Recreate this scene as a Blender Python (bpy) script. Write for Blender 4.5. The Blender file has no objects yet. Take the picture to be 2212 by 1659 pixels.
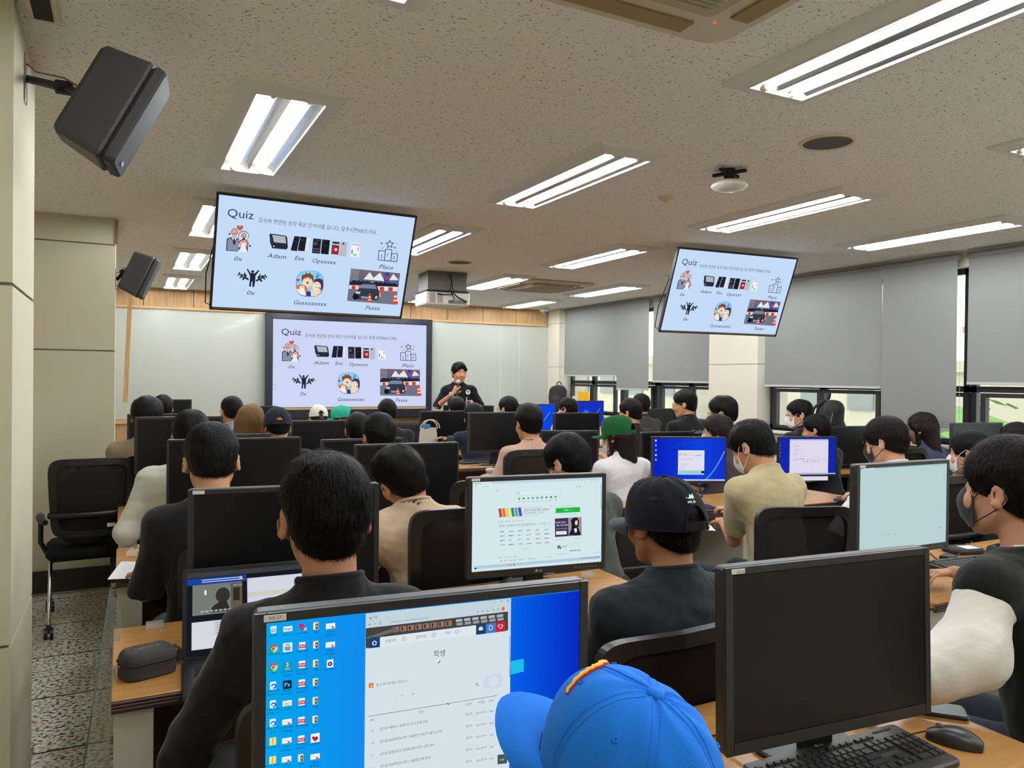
import bpy, math, random
import numpy as np
from mathutils import Matrix, Vector, Euler
random.seed(7); np.random.seed(7)
SC = bpy.context.scene
COL = SC.collection
PI = math.pi
# ------------------------------------------------------------------ camera (x right along the front wall, y to the front wall, z up)
F_PX, W_PX, H_PX, CAM_Z = 1644.4, 2212.0, 1659.0, 1.53
YAW, PITCH, ROLL = math.radians(27.1), math.radians(-0.466), math.radians(0.616)
def cam_axes():
    cy, sy = math.cos(YAW), math.sin(YAW)
    f = np.array([sy*math.cos(PITCH), cy*math.cos(PITCH), math.sin(PITCH)])
    r = np.array([cy, -sy, 0.0]); u = np.cross(r, f)
    c, s = math.cos(ROLL), math.sin(ROLL)
    return c*r+s*u, -s*r+c*u, f
AX_R, AX_U, AX_F = cam_axes()
CAM = np.array([0.0, 0.0, CAM_Z])
def ray(px, py):
    return AX_R*((px-W_PX/2)/F_PX) - AX_U*((py-H_PX/2)/F_PX) + AX_F
def hit(px, py, axis, val):
    d = ray(px, py); t = (val-CAM[axis])/d[axis]
    return CAM+d*t
cam_data = bpy.data.cameras.new('camera'); cam = bpy.data.objects.new('camera', cam_data); COL.objects.link(cam)
cam.matrix_world = Matrix(((AX_R[0], AX_U[0], -AX_F[0], CAM[0]), (AX_R[1], AX_U[1], -AX_F[1], CAM[1]), (AX_R[2], AX_U[2], -AX_F[2], CAM[2]), (0, 0, 0, 1)))
cam_data.sensor_width = 36.0; cam_data.lens = F_PX*36.0/W_PX; cam_data.clip_start = 0.02; cam_data.clip_end = 400
SC.camera = cam
# ------------------------------------------------------------------ world, exposure
world = bpy.data.worlds.new('overcast_sky'); SC.world = world; world.use_nodes = True
bgn = world.node_tree.nodes['Background']; bgn.inputs[0].default_value = (0.93, 0.97, 1.0, 1); bgn.inputs[1].default_value = 2.7
SC.view_settings.view_transform = 'Standard'; SC.view_settings.look = 'None'; SC.view_settings.gamma = 1.0
SC.view_settings.use_curve_mapping = False; SC.view_settings.exposure = 0.0
TUBE_POWER = 74.0
cyc = SC.cycles
cyc.use_denoising = True; cyc.max_bounces = 7; cyc.diffuse_bounces = 4; cyc.glossy_bounces = 3; cyc.transmission_bounces = 5
cyc.transparent_max_bounces = 12; cyc.caustics_reflective = False; cyc.caustics_refractive = False; cyc.sample_clamp_indirect = 6.0
# ------------------------------------------------------------------ materials
def lin(c):
    c = c/255.0
    return c/12.92 if c <= 0.04045 else ((c+0.055)/1.055)**2.4
def rgb(r, g, b): return (lin(r), lin(g), lin(b), 1.0)
MATS = {}
def mat(name, col, rough=0.6, metal=0.0, spec=0.5, bump=0.0, bscale=60.0, vary=0.0, vscale=8.0, emit=None, estr=1.0, trans=0.0, alpha=1.0, coat=0.0, stretch=None, sheen=0.0):
    if name in MATS: return MATS[name]
    m = bpy.data.materials.new(name); m.use_nodes = True; nt = m.node_tree; p = nt.nodes['Principled BSDF']
    c = rgb(*col) if max(col) > 1.001 else tuple(col)+(1.0,)
    p.inputs['Base Color'].default_value = c; p.inputs['Roughness'].default_value = rough; p.inputs['Metallic'].default_value = metal
    p.inputs['Specular IOR Level'].default_value = spec
    if coat: p.inputs['Coat Weight'].default_value = coat
    if sheen: p.inputs['Sheen Weight'].default_value = sheen
    if trans: p.inputs['Transmission Weight'].default_value = trans
    if alpha < 1: p.inputs['Alpha'].default_value = alpha
    if emit is not None:
        p.inputs['Emission Color'].default_value = rgb(*emit) if max(emit) > 1.001 else tuple(emit)+(1.0,)
        p.inputs['Emission Strength'].default_value = estr
    if bump or vary:
        tc = nt.nodes.new('ShaderNodeTexCoord'); mp = nt.nodes.new('ShaderNodeMapping'); nt.links.new(tc.outputs['Object'], mp.inputs[0])
        if stretch: mp.inputs['Scale'].default_value = stretch
    if bump:
        n = nt.nodes.new('ShaderNodeTexNoise'); n.inputs['Scale'].default_value = bscale; n.inputs['Detail'].default_value = 3
        b = nt.nodes.new('ShaderNodeBump'); b.inputs['Strength'].default_value = bump; b.inputs['Distance'].default_value = 0.01
        nt.links.new(mp.outputs[0], n.inputs['Vector']); nt.links.new(n.outputs['Fac'], b.inputs['Height']); nt.links.new(b.outputs[0], p.inputs['Normal'])
    if vary:
        n = nt.nodes.new('ShaderNodeTexNoise'); n.inputs['Scale'].default_value = vscale; n.inputs['Detail'].default_value = 4
        mx = nt.nodes.new('ShaderNodeMixRGB'); mx.inputs[1].default_value = tuple(max(0, v*(1-vary)) for v in c[:3])+(1,); mx.inputs[2].default_value = tuple(min(1, v*(1+vary)) for v in c[:3])+(1,)
        nt.links.new(mp.outputs[0], n.inputs['Vector']); nt.links.new(n.outputs['Fac'], mx.inputs[0]); nt.links.new(mx.outputs[0], p.inputs['Base Color'])
    MATS[name] = m; return m
def emat(r, g, b):
    """flat light-emitting colour of a lit screen"""
    n = 'screen_colour_%d_%d_%d' % (r, g, b)
    if n in MATS: return MATS[n]
    m = bpy.data.materials.new(n); m.use_nodes = True; p = m.node_tree.nodes['Principled BSDF']
    p.inputs['Base Color'].default_value = (0, 0, 0, 1); p.inputs['Specular IOR Level'].default_value = 0.0
    p.inputs['Emission Color'].default_value = rgb(r, g, b); p.inputs['Emission Strength'].default_value = 1.0
    MATS[n] = m; return m
# ------------------------------------------------------------------ mesh builder
def unit(v):
    v = np.asarray(v, float); return v/(np.linalg.norm(v)+1e-12)
class MB:
    def __init__(s): s.v = []; s.f = []; s.mi = []; s.sm = []; s.n = 0; s.M = None
    def add(s, V, F, mi=0, sm=False):
        V = np.asarray(V, float).reshape(-1, 3)
        if s.M is not None: V = V@np.array(s.M.to_3x3()).T+np.array(s.M.translation)
        s.v.append(V); n = s.n
        for f in F: s.f.append([i+n for i in f]); s.mi.append(mi); s.sm.append(sm)
        s.n += len(V); return s
    def box(s, x0, x1, y0, y1, z0, z1, mi=0):
        V = [(x, y, z) for z in (z0, z1) for y in (y0, y1) for x in (x0, x1)]
        return s.add(V, [(0, 2, 3, 1), (4, 5, 7, 6), (0, 1, 5, 4), (2, 6, 7, 3), (0, 4, 6, 2), (1, 3, 7, 5)], mi)
    def cyl(s, p0, p1, r0, r1=None, n=12, mi=0, sm=True, caps=True):
        r1 = r0 if r1 is None else r1
        return s.tube([p0, p1], [r0, r1], n, mi, sm, caps)
    def tube(s, P, r, n=8, mi=0, sm=True, caps=True):
        P = [np.asarray(p, float) for p in P]; R = r if isinstance(r, (list, tuple)) else [r]*len(P)
        V = []; prev = None
        for i, p in enumerate(P):
            t = unit(P[min(i+1, len(P)-1)]-P[max(i-1, 0)])
            if prev is None: a = np.cross(t, [0, 0, 1] if abs(t[2]) < 0.9 else [1, 0, 0])
            else: a = prev-t*np.dot(prev, t)
            a = unit(a); prev = a; b = np.cross(t, a)
            for k in range(n):
                w = 2*PI*k/n; V.append(p+R[i]*(math.cos(w)*a+math.sin(w)*b))
        F = [(i*n+k, i*n+(k+1) % n, (i+1)*n+(k+1) % n, (i+1)*n+k) for i in range(len(P)-1) for k in range(n)]
        s.add(V, F, mi, sm)
        if caps:
            L = len(P)-1
            s.add([V[k] for k in range(n)], [tuple(range(n))[::-1]], mi); s.add([V[L*n+k] for k in range(n)], [tuple(range(n))], mi)
        return s
    def lathe(s, prof, n=24, mi=0, sm=True, o=(0, 0, 0), ang=2*PI):
        V = []; full = ang > 6.28; m = n if full else n+1
        for r, z in prof:
            for k in range(m): w = ang*k/n; V.append((o[0]+r*math.cos(w), o[1]+r*math.sin(w), o[2]+z))
        F = [(i*m+k, i*m+(k+1) % m, (i+1)*m+(k+1) % m, (i+1)*m+k) for i in range(len(prof)-1) for k in range(n)]
        return s.add(V, F, mi, sm)
    def slab(s, w, h, d, r=0.01, c=0.003, o=(0, 0, 0), axis='y', n=4, mi=0, sm=False):
        """rounded-corner plate w x h, thickness d along axis, centre o"""
        r = max(1e-4, min(r, w/2-1e-4, h/2-1e-4)); base = []
        for cx, cy, a0 in ((w/2-r, h/2-r, 0), (-w/2+r, h/2-r, PI/2), (-w/2+r, -h/2+r, PI), (w/2-r, -h/2+r, 1.5*PI)):
            for k in range(n+1):
                a = a0+PI/2*k/n; base.append((cx, cy, math.cos(a), math.sin(a), r))
        rings = [(-d/2, c), (-d/2+c, 0), (d/2-c, 0), (d/2, c)]; V = []
        for t, ins in rings:
            for cx, cy, ca, sa, rr in base:
                q = max(rr-ins, 0); u, v = cx+q*ca, cy+q*sa
                if axis == 'y': V.append((u+o[0], -t+o[1], v+o[2]))
                elif axis == 'z': V.append((u+o[0], v+o[1], t+o[2]))
                else: V.append((t+o[0], u+o[1], v+o[2]))
        N = len(base); F = [(i*N+k, i*N+(k+1) % N, (i+1)*N+(k+1) % N, (i+1)*N+k) for i in range(3) for k in range(N)]
        F.append(tuple(range(N))[::-1]); F.append(tuple(3*N+k for k in range(N)))
        return s.add(V, F, mi, sm)
    def grid(s, P, mi=0, sm=True, close_u=False, flip=False):
        """P: array (m,n,3)"""
        P = np.asarray(P, float); m, n = P.shape[:2]; F = []
        for i in range(m-1):
            for k in range(n if close_u else n-1):
                q = (i*n+k, i*n+(k+1) % n, (i+1)*n+(k+1) % n, (i+1)*n+k); F.append(q[::-1] if flip else q)
        return s.add(P.reshape(-1, 3), F, mi, sm)
    def sheet(s, P, th, mi=0, sm=True):
        """thin curved sheet of thickness th from a grid of points"""
        P = np.asarray(P, float); gu = np.gradient(P, axis=0); gv = np.gradient(P, axis=1)
        nrm = np.cross(gu, gv); nrm /= (np.linalg.norm(nrm, axis=2, keepdims=True)+1e-9)
        A, B = P+nrm*th/2, P-nrm*th/2; m, n = P.shape[:2]
        s.grid(A, mi, sm, flip=True); s.grid(B, mi, sm)
        for ea, eb in ((A[0], B[0]), (B[-1], A[-1]), (B[:, 0], A[:, 0]), (A[:, -1], B[:, -1])): s.grid(np.array([ea, eb]), mi, False)
        return s
    def mesh(s, name, mats):
        me = bpy.data.meshes.new(name)
        V = np.concatenate(s.v) if s.v else np.zeros((0, 3))
        me.from_pydata(V.tolist(), [], s.f)
        for m in (mats if isinstance(mats, (list, tuple)) else [mats]): me.materials.append(m)
        if s.f:
            me.polygons.foreach_set('material_index', s.mi); me.polygons.foreach_set('use_smooth', s.sm)
        me.update(); return me
    def build(s, name, mats, parent=None):
        o = bpy.data.objects.new(name, s.mesh(name, mats)); COL.objects.link(o)
        if parent is not None: o.parent = parent
        return o
def tag(o, label=None, cat=None, group=None, kind=None):
    if label: o['label'] = label
    if cat: o['category'] = cat
    if group: o['group'] = group
    if kind: o['kind'] = kind
    return o
def thing(name, label, cat, loc=(0, 0, 0), rot=(0, 0, 0), group=None):
    o = bpy.data.objects.new(name, None); COL.objects.link(o); o.location = loc; o.rotation_euler = rot; o.empty_display_size = 0.1
    return tag(o, label, cat, group)
def link(name, me, parent=None, loc=None, rot=None):
    o = bpy.data.objects.new(name, me); COL.objects.link(o)
    if parent is not None: o.parent = parent
    if loc is not None: o.location = loc
    if rot is not None: o.rotation_euler = rot
    return o
TREES = {}
def copy_tree(o, parent=None):
    k = o.name
    if k not in TREES: TREES[k] = [x for x in SC.objects if x.parent == o]
    c = o.copy(); COL.objects.link(c); c.parent = parent
    for ch in TREES[k]: copy_tree(ch, c)
    return c
# ------------------------------------------------------------------ flat print on screens and signs
FONT_CACHE = {}
def glyph_run(txt, bold, italic):
    k = (txt, bold, italic)
    if k not in FONT_CACHE:
        cu = bpy.data.curves.new('t', 'FONT'); cu.body = txt; cu.size = 1.0; cu.resolution_u = 2; cu.shear = 0.25 if italic else 0.0
        if bold: cu.offset = 0.018
        o = bpy.data.objects.new('t', cu); me = o.to_mesh()
        V = np.array([v.co[:] for v in me.vertices]).reshape(-1, 3) if len(me.vertices) else np.zeros((0, 3)); F = [tuple(p.vertices) for p in me.polygons]
        o.to_mesh_clear(); bpy.data.objects.remove(o); bpy.data.curves.remove(cu)
        FONT_CACHE[k] = (V, F)
    return FONT_CACHE[k]
def glyphs(txt, bold=False, italic=False):
    """hangul is set syllable by syllable (each shape made once), latin in runs"""
    x = 0.0; Vs = []; Fs = []; n = 0; run = ''
    def put(V, F, adv):
        nonlocal x, n
        if len(V): Vs.append(V+np.array([x, 0, 0])); Fs.extend([tuple(i+n for i in f) for f in F]); n += len(V)
        x += adv
    def flush():
        nonlocal run, x
        if run.strip():
            V, F = glyph_run(run.strip(), bold, italic); put(V, F, (V[:, 0].max() if len(V) else 0)+0.06)
        if run != run.rstrip() or not run.strip() and run: x += 0.26
        run = ''
    for ch in txt:
        if ord(ch) > 500:
            flush(); V, F = glyph_run(ch, False, False); put(V, F, 0.92)
        else: run += ch
        if ch == ' ' and len(run) > 1 and False: pass
    flush()
    return (np.concatenate(Vs), Fs) if Vs else (np.zeros((0, 3)), [])
class Plane:
    """a flat rectangle standing in the room; local u right, v up, seen from -y"""
    def __init__(s, c, yaw=0, tilt=0, roll=0):
        s.c = np.array(c, float); s.rot = Matrix.Rotation(yaw, 3, 'Z')@Matrix.Rotation(tilt, 3, 'X')@Matrix.Rotation(-roll, 3, 'Y')
        R = np.array(s.rot); s.u = R[:, 0]; s.n = -R[:, 1]; s.v = R[:, 2]
        s.off = 0
    def uv(s, px, py):
        d = ray(px, py); t = np.dot(s.c+s.n*s.off-CAM, s.n)/np.dot(d, s.n); p = CAM+d*t-s.c
        return np.array([np.dot(p, s.u), np.dot(p, s.v)])
class Art:
    """flat coloured shapes on a screen; coordinates are metres on the screen unless a plane and zoom frame are given"""
    def __init__(s, plane=None, zf=None, lit=True): s.b = MB(); s.mats = []; s.idx = {}; s.z = 0; s.pl = plane; s.zf = zf; s.lit = lit
    def P(s, x, y):
        if s.zf: x, y = s.zf[1]+x/s.zf[0], s.zf[2]+y/s.zf[0]
        return s.pl.uv(x, y) if s.pl else np.array([x, y])
    def m(s, c):
        if c not in s.idx:
            s.idx[c] = len(s.mats)
            s.mats.append(emat(*c) if s.lit else mat('print_%d_%d_%d' % c, c, 0.7))
        return s.idx[c]
    def raw(s, V2, F, c):
        s.z += 1; V2 = np.asarray(V2)
        V = np.stack([V2[:, 0], np.full(len(V2), -0.0002-0.00002*s.z), V2[:, 1]], 1); s.b.add(V, F, s.m(c))
    def poly(s, pts, c): s.raw([s.P(*p) for p in pts], [tuple(range(len(pts)))], c)
    def rect(s, x0, y0, x1, y1, c, sk=0.0):
        """sk: slope dy/dx of the rectangle's horizontal edges in the zoom frame"""
        s.poly([(x0, y0), (x1, y0+sk*(x1-x0)), (x1, y1+sk*(x1-x0)), (x0, y1)], c)
    def lrect(s, x, y, w, h, c, r=0.0):
        """rectangle square to the screen: top-left at (x,y), size in zoom pixels"""
        a = s.P(x, y); k = s.k(x, y); w, h, r = w*k, h*k, r*k
        if r <= 0: pts = [(a[0], a[1]), (a[0]+w, a[1]), (a[0]+w, a[1]-h), (a[0], a[1]-h)]
        else:
            pts = []
            for cx, cy, a0 in ((a[0]+w-r, a[1]-r, PI/2), (a[0]+w-r, a[1]-h+r, 0), (a[0]+r, a[1]-h+r, -PI/2), (a[0]+r, a[1]-r, -PI)):
                for q in range(5): t = a0-PI/2*q/4; pts.append((cx+r*math.cos(t), cy+r*math.sin(t)))
        s.raw(pts, [tuple(range(len(pts)))], c)
    def k(s, x, y):
        a = s.P(x, y); b = s.P(x, y-10); return np.linalg.norm(b-a)/10
    def disc(s, x, y, r, c, ry=None, n=20, a0=0, a1=2*PI):
        a = s.P(x, y); k = s.k(x, y); ry = r if ry is None else ry
        s.raw([(a[0]+r*k*math.cos(a0+(a1-a0)*i/n), a[1]+ry*k*math.sin(a0+(a1-a0)*i/n)) for i in range(n+(a1-a0 < 6.2))], [tuple(range(n+(a1-a0 < 6.2)))], c)
    def ring(s, x, y, r, t, c, n=20, a0=0, a1=2*PI, ry=None):
        a = s.P(x, y); k = s.k(x, y); q = (ry or r)/r; V = []
        for i in range(n+1):
            w = a0+(a1-a0)*i/n
            for rr in (r, r-t): V.append((a[0]+rr*k*math.cos(w), a[1]+rr*k*math.sin(w)*q))
        s.raw(V, [(2*i, 2*i+1, 2*i+3, 2*i+2) for i in range(n)], c)
    def line(s, pts, t, c):
        Q = [s.P(*p) for p in pts]; k = s.k(*pts[0])*t/2
        for a, b in zip(Q[:-1], Q[1:]):
            d = (b-a)/(np.linalg.norm(b-a)+1e-9); n = np.array([-d[1], d[0]])*k; e = d*k*0.5
            s.raw([a+n-e, b+n+e, b-n+e, a-n-e], [(0, 1, 2, 3)], c)
    def text(s, txt, x, y, h, c, bold=False, italic=False, w=None):
        """baseline start (x,y), cap height h; w forces the width"""
        V, F = glyphs(txt, bold, italic)
        if not len(V): return
        a = s.P(x, y); k = s.k(x, y)*h/0.7; q = V[:, :2].copy()
        kx = k if w is None else s.k(x, y)*w/(q[:, 0].max()-q[:, 0].min())
        q[:, 0] = a[0]+(q[:, 0]-q[:, 0].min())*kx; q[:, 1] = a[1]+q[:, 1]*k; s.raw(q, F, c)
    def mesh(s, name): return s.b.mesh(name, s.mats)
# ------------------------------------------------------------------ room shell
CZ = 2.63; XR = 6.24; YF = 10.75; YB = -1.7; XL = -1.0
def struct(o, label=None): o['kind'] = 'structure'; return tag(o, label)
def node_mat(name, fn, rough=0.8, spec=0.3):
    m = bpy.data.materials.new(name); m.use_nodes = True; nt = m.node_tree; p = nt.nodes['Principled BSDF']
    p.inputs['Roughness'].default_value = rough; p.inputs['Specular IOR Level'].default_value = spec
    tc = nt.nodes.new('ShaderNodeTexCoord'); fn(nt, p, tc); MATS[name] = m; return m
def ramp(nt, src, stops):
    r = nt.nodes.new('ShaderNodeValToRGB'); el = r.color_ramp.elements
    el[0].position, el[0].color = stops[0]; el[1].position, el[1].color = stops[-1]
    for pos, c in stops[1:-1]: e = el.new(pos); e.color = c
    nt.links.new(src, r.inputs[0]); return r
def ceil_nodes(nt, p, tc):
    mp = nt.nodes.new('ShaderNodeMapping'); nt.links.new(tc.outputs['Object'], mp.inputs[0]); mp.inputs['Rotation'].default_value = (0, 0, 0.5)
    mp.inputs['Scale'].default_value = (1, 1.9, 1)
    n1 = nt.nodes.new('ShaderNodeTexNoise'); n1.inputs['Scale'].default_value = 72; n1.inputs['Detail'].default_value = 2.5; n1.inputs['Roughness'].default_value = 0.6
    nt.links.new(mp.outputs[0], n1.inputs['Vector'])
    r = ramp(nt, n1.outputs['Fac'], [(0.33, (0.17, 0.15, 0.12, 1)), (0.365, (0.875, 0.87, 0.84, 1))])
    nt.links.new(r.outputs[0], p.inputs['Base Color'])
    n2 = nt.nodes.new('ShaderNodeTexNoise'); n2.inputs['Scale'].default_value = 150; nt.links.new(tc.outputs['Object'], n2.inputs['Vector'])
    ad = nt.nodes.new('ShaderNodeMath'); ad.operation = 'MULTIPLY_ADD'; ad.inputs[1].default_value = 0.15; nt.links.new(n2.outputs['Fac'], ad.inputs[0])
    rr = ramp(nt, n1.outputs['Fac'], [(0.29, (0, 0, 0, 1)), (0.37, (1, 1, 1, 1))]); nt.links.new(rr.outputs[0], ad.inputs[2])
    b = nt.nodes.new('ShaderNodeBump'); b.inputs['Strength'].default_value = 0.5; b.inputs['Distance'].default_value = 0.003
    nt.links.new(ad.outputs[0], b.inputs['Height']); nt.links.new(b.outputs[0], p.inputs['Normal'])
M_ceil = node_mat('ceiling_mineral_board', ceil_nodes, 0.95, 0.1)
def terrazzo_nodes(nt, p, tc):
    v = nt.nodes.new('ShaderNodeTexVoronoi'); v.inputs['Scale'].default_value = 75; v.inputs['Randomness'].default_value = 1
    geo = nt.nodes.new('ShaderNodeNewGeometry'); n = nt.nodes.new('ShaderNodeTexNoise'); n.inputs['Scale'].default_value = 52; n.inputs['Detail'].default_value = 2.0
    nt.links.new(geo.outputs['Position'], v.inputs['Vector']); nt.links.new(geo.outputs['Position'], n.inputs['Vector'])
    r = ramp(nt, n.outputs['Fac'], [(0.36, (0.05, 0.052, 0.045, 1)), (0.42, (0.24, 0.24, 0.20, 1)), (0.48, (0.60, 0.60, 0.52, 1)), (0.60, (0.78, 0.77, 0.68, 1))])
    mx = nt.nodes.new('ShaderNodeMixRGB'); mx.blend_type = 'MULTIPLY'; mx.inputs[0].default_value = 0.22
    nt.links.new(r.outputs[0], mx.inputs[1]); nt.links.new(v.outputs['Color'], mx.inputs[2]); nt.links.new(mx.outputs[0], p.inputs['Base Color'])
M_terr = node_mat('terrazzo', terrazzo_nodes, 0.35, 0.4)
def wood_nodes(c0, c1, sx, sy, sz, sc=6):
    def fn(nt, p, tc):
        mp = nt.nodes.new('ShaderNodeMapping'); nt.links.new(tc.outputs['Object'], mp.inputs[0]); mp.inputs['Scale'].default_value = (sx, sy, sz)
        n = nt.nodes.new('ShaderNodeTexNoise'); n.inputs['Scale'].default_value = sc; n.inputs['Detail'].default_value = 5; n.inputs['Distortion'].default_value = 0.6
        nt.links.new(mp.outputs[0], n.inputs['Vector']); r = ramp(nt, n.outputs['Fac'], [(0.3, rgb(*c0)), (0.7, rgb(*c1))]); nt.links.new(r.outputs[0], p.inputs['Base Color'])
    return fn
M_trimwood = node_mat('maple_wall_panel', wood_nodes((176, 140, 96), (198, 163, 118), 9, 1, 1, 5), 0.5)
M_trimwood2 = node_mat('maple_wall_rail', wood_nodes((196, 160, 112), (212, 178, 130), 1, 1, 9, 5), 0.5)
M_desktop = node_mat('beech_desk_laminate', wood_nodes((172, 124, 66), (192, 144, 84), 1, 7, 1, 5), 0.32, 0.45)
M_wall = mat('painted_cream_wall', (196, 189, 165), 0.75, vary=0.03, vscale=1.5)
M_wallshade = mat('painted_offwhite_wall', (212, 207, 190), 0.75)
M_groove = mat('wall_joint', (120, 112, 92), 0.8)
M_board = mat('white_glass_board', (196, 200, 190), 0.16, spec=0.4, coat=0.15)
M_boardedge = mat('board_edge_glass', (225, 228, 220), 0.2)
M_black = mat('black_plastic', (26, 26, 27), 0.42, spec=0.45)
M_black2 = mat('matt_black', (18, 18, 19), 0.7)
M_alu = mat('black_window_aluminium', (34, 35, 36), 0.4, spec=0.5)
M_white = mat('white_plastic', (222, 220, 210), 0.45)
M_cream = mat('cream_enamel', (214, 206, 178), 0.5)
M_steel = mat('chrome_steel', (200, 200, 200), 0.18, metal=1.0)
M_grey = mat('grey_plastic', (112, 113, 112), 0.5)
M_darkbase = mat('dark_skirting', (36, 34, 33), 0.5)
floor = MB().box(XL-0.2, 6.7, YB, YF+0.2, -0.12, -0.0015).build('floor', mat('floor_screed', (46, 31, 25), 0.9)); struct(floor)
tb = MB(); tb.slab(0.585, 0.585, 0.013, 0.002, 0.0015, o=(0, 0, -0.0065), axis='z', n=1); tile_me = tb.mesh('tile', [M_terr])
for i in range(12):
    for j in range(20):
        y = 5.375-0.3-0.6*j+4.8
        if YB < y < YF: link('tile', tile_me, floor, (-0.85+0.6*i, y, 0))
ceiling = MB().box(XL-0.2, 6.7, YB, YF+0.2, CZ, CZ+0.12).build('ceiling', M_ceil); struct(ceiling)
# front wall with panels
wf = MB().box(XL-0.2, 6.7, YF+0.02, YF+0.2, 0, CZ).build('wall_front', M_wall); struct(wf)
tf = MB().box(-0.2, 6.12, YF-0.012, YF+0.02, 2.385, CZ-0.002).build('trim_1', mat('panel_gap_dark', (70, 52, 34), 0.8)); struct(tf)
xs = [-0.13, 0.23, 0.82, 1.41, 2.0, 2.6, 3.2, 3.79, 4.38, 4.97, 5.55, 6.12]
for a, b in zip(xs[:-1], xs[1:]): MB().slab(b-a-0.008, 0.235, 0.02, 0.001, 0.001, o=((a+b)/2, YF-0.022, 2.512), n=1).build('panel', M_trimwood, tf)
struct(MB().box(-0.2, 6.13, YF-0.05, YF, 2.362, 2.395).build('trim_2', M_trimwood2))
struct(MB().box(-0.2, 6.13, YF-0.05, YF+0.02, 0.90, 0.955).build('trim_3', M_trimwood2))
tl = MB().box(-0.2, 6.13, YF-0.02, YF+0.02, 0.1, 0.90).build('trim_4', M_trimwood); struct(tl)
YW = YF
wb = thing('whiteboard', 'long white glass writing board covering the front wall behind the presenter', 'whiteboard', (0, YF-0.012, 0))
for a, b in ((-0.2, 1.9), (1.9, 3.9), (3.9, 5.29), (5.29, 5.62), (5.62, 6.12)):
    MB().slab(b-a-0.006, 1.405, 0.014, 0.001, 0.001, o=((a+b)/2, 0, 1.66), n=1).build('panel', M_board, wb)
    MB().box(b-0.003, b+0.003, -0.006, 0.006, 0.96, 2.36).build('edge_strip', M_boardedge, wb)
struct(MB().box(XL, 6.3, YF-0.035, YF+0.02, 0, 0.1).build('baseboard_front', M_darkbase))
# left wall with two piers
wl = MB().box(XL-0.2, XL, YB, YF+0.02, 0, CZ).build('wall_left', M_wall); struct(wl)
def pier(name, x1, y0, y1, joints):
    b = MB(); x0 = XL
    zs = [0]+joints+[CZ]
    for k, (a, c) in enumerate(zip(zs[:-1], zs[1:])):
        b.box(x0, x1, y0, y1, a+(0.005 if k else 0), c-(0.005 if k < len(zs)-2 else 0), 0)
    for z in joints: b.box(x0, x1-0.008, y0+0.008, y1-0.008, z-0.006, z+0.006, 1)
    o = b.build(name, [M_wall, M_groove]); return struct(o)
pier('wall_pier_near', -0.29, 2.67, 3.27, [0.72, 1.79])
pf = pier('wall_pier_far', -0.05, 6.1, 6.8, [1.69, 2.44])
struct(MB().box(XL, -0.035, 6.085, 6.82, 0.02, 0.17).build('baseboard_left', M_darkbase))
struct(MB().box(-0.05, -0.035, 6.09, 6.12, 2.45, CZ-0.01).build('trim_5', mat('brass_trim', (120, 105, 80), 0.4)))
tw = MB(); tw.M = Matrix.Translation((-0.03, 6.6, 0))@Matrix.Rotation(0.035, 4, 'Y')
tw.box(-0.012, 0.02, -0.02, 0.02, 1.31, 2.28); tw.M = None; tw.box(-0.06, 0.03, 6.57, 6.63, 2.26, 2.30)
board = tw.build('wooden_batten', M_trimwood); tag(board, 'narrow brown wooden batten hanging beside the far pier by the whiteboard', 'batten')
# back wall
struct(MB().box(XL-0.2, 6.7, YB-0.1, YB, 0, CZ).build('wall_back', M_wall))
# right wall: parapet, header, columns
WX = 6.38
wr = MB(); wr.box(XR, 6.62, YB, YF+0.02, 0, 1.0); wr.box(XR+0.02, 6.62, YB, YF+0.02, 2.5, CZ); struct(wr.build('wall_right', M_wallshade))
def column(name, y0, y1, x0):
    b = MB(); zs = [0, 1.71, 2.4, CZ]
    for a, c in zip(zs[:-1], zs[1:]): b.box(x0, 6.62, y0, y1, a+0.003, c-0.003, 0)
    b.box(x0+0.006, 6.61, y0+0.006, y1-0.006, 0, CZ, 1); struct(b.build(name, [M_wallshade, M_groove]))
column('wall_column_middle', 6.17, 6.94, 6.16)
column('wall_column_corner', 10.36, YF+0.02, 6.13)
struct(MB().box(6.15, WX, YB, 10.36, 0.975, 1.0).build('trim_6', M_wallshade))
M_glass = None
def glass_mat():
    m = bpy.data.materials.new('window_glass'); m.use_nodes = True; nt = m.node_tree; nt.nodes.clear()
    o = nt.nodes.new('ShaderNodeOutputMaterial'); t = nt.nodes.new('ShaderNodeBsdfTransparent'); g = nt.nodes.new('ShaderNodeBsdfGlossy'); mx = nt.nodes.new('ShaderNodeMixShader')
    t.inputs[0].default_value = (0.93, 0.95, 0.92, 1); g.inputs[1].default_value = 0.02; mx.inputs[0].default_value = 0.06
    nt.links.new(t.outputs[0], mx.inputs[1]); nt.links.new(g.outputs[0], mx.inputs[2]); nt.links.new(mx.outputs[0], o.inputs[0]); return m
M_glass = glass_mat()
M_frost = None
wins = [(8.96, 10.36, [(9.14, 9.66), (9.76, 10.28)]), (8.16, 8.92, [(8.26, 8.86)]), (6.94, 8.12, [(7.02, 7.44), (7.52, 8.02)]), (4.72, 6.17, [(4.83, 5.42), (5.51, 6.05)]), (3.96, 4.68, [(3.99, 4.6)]), (1.6, 3.94, [(2.4, 3.06), (3.16, 3.80)]), (-1.6, 1.55, [(-1.5, 0.0), (0.1, 1.5)])]
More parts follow.
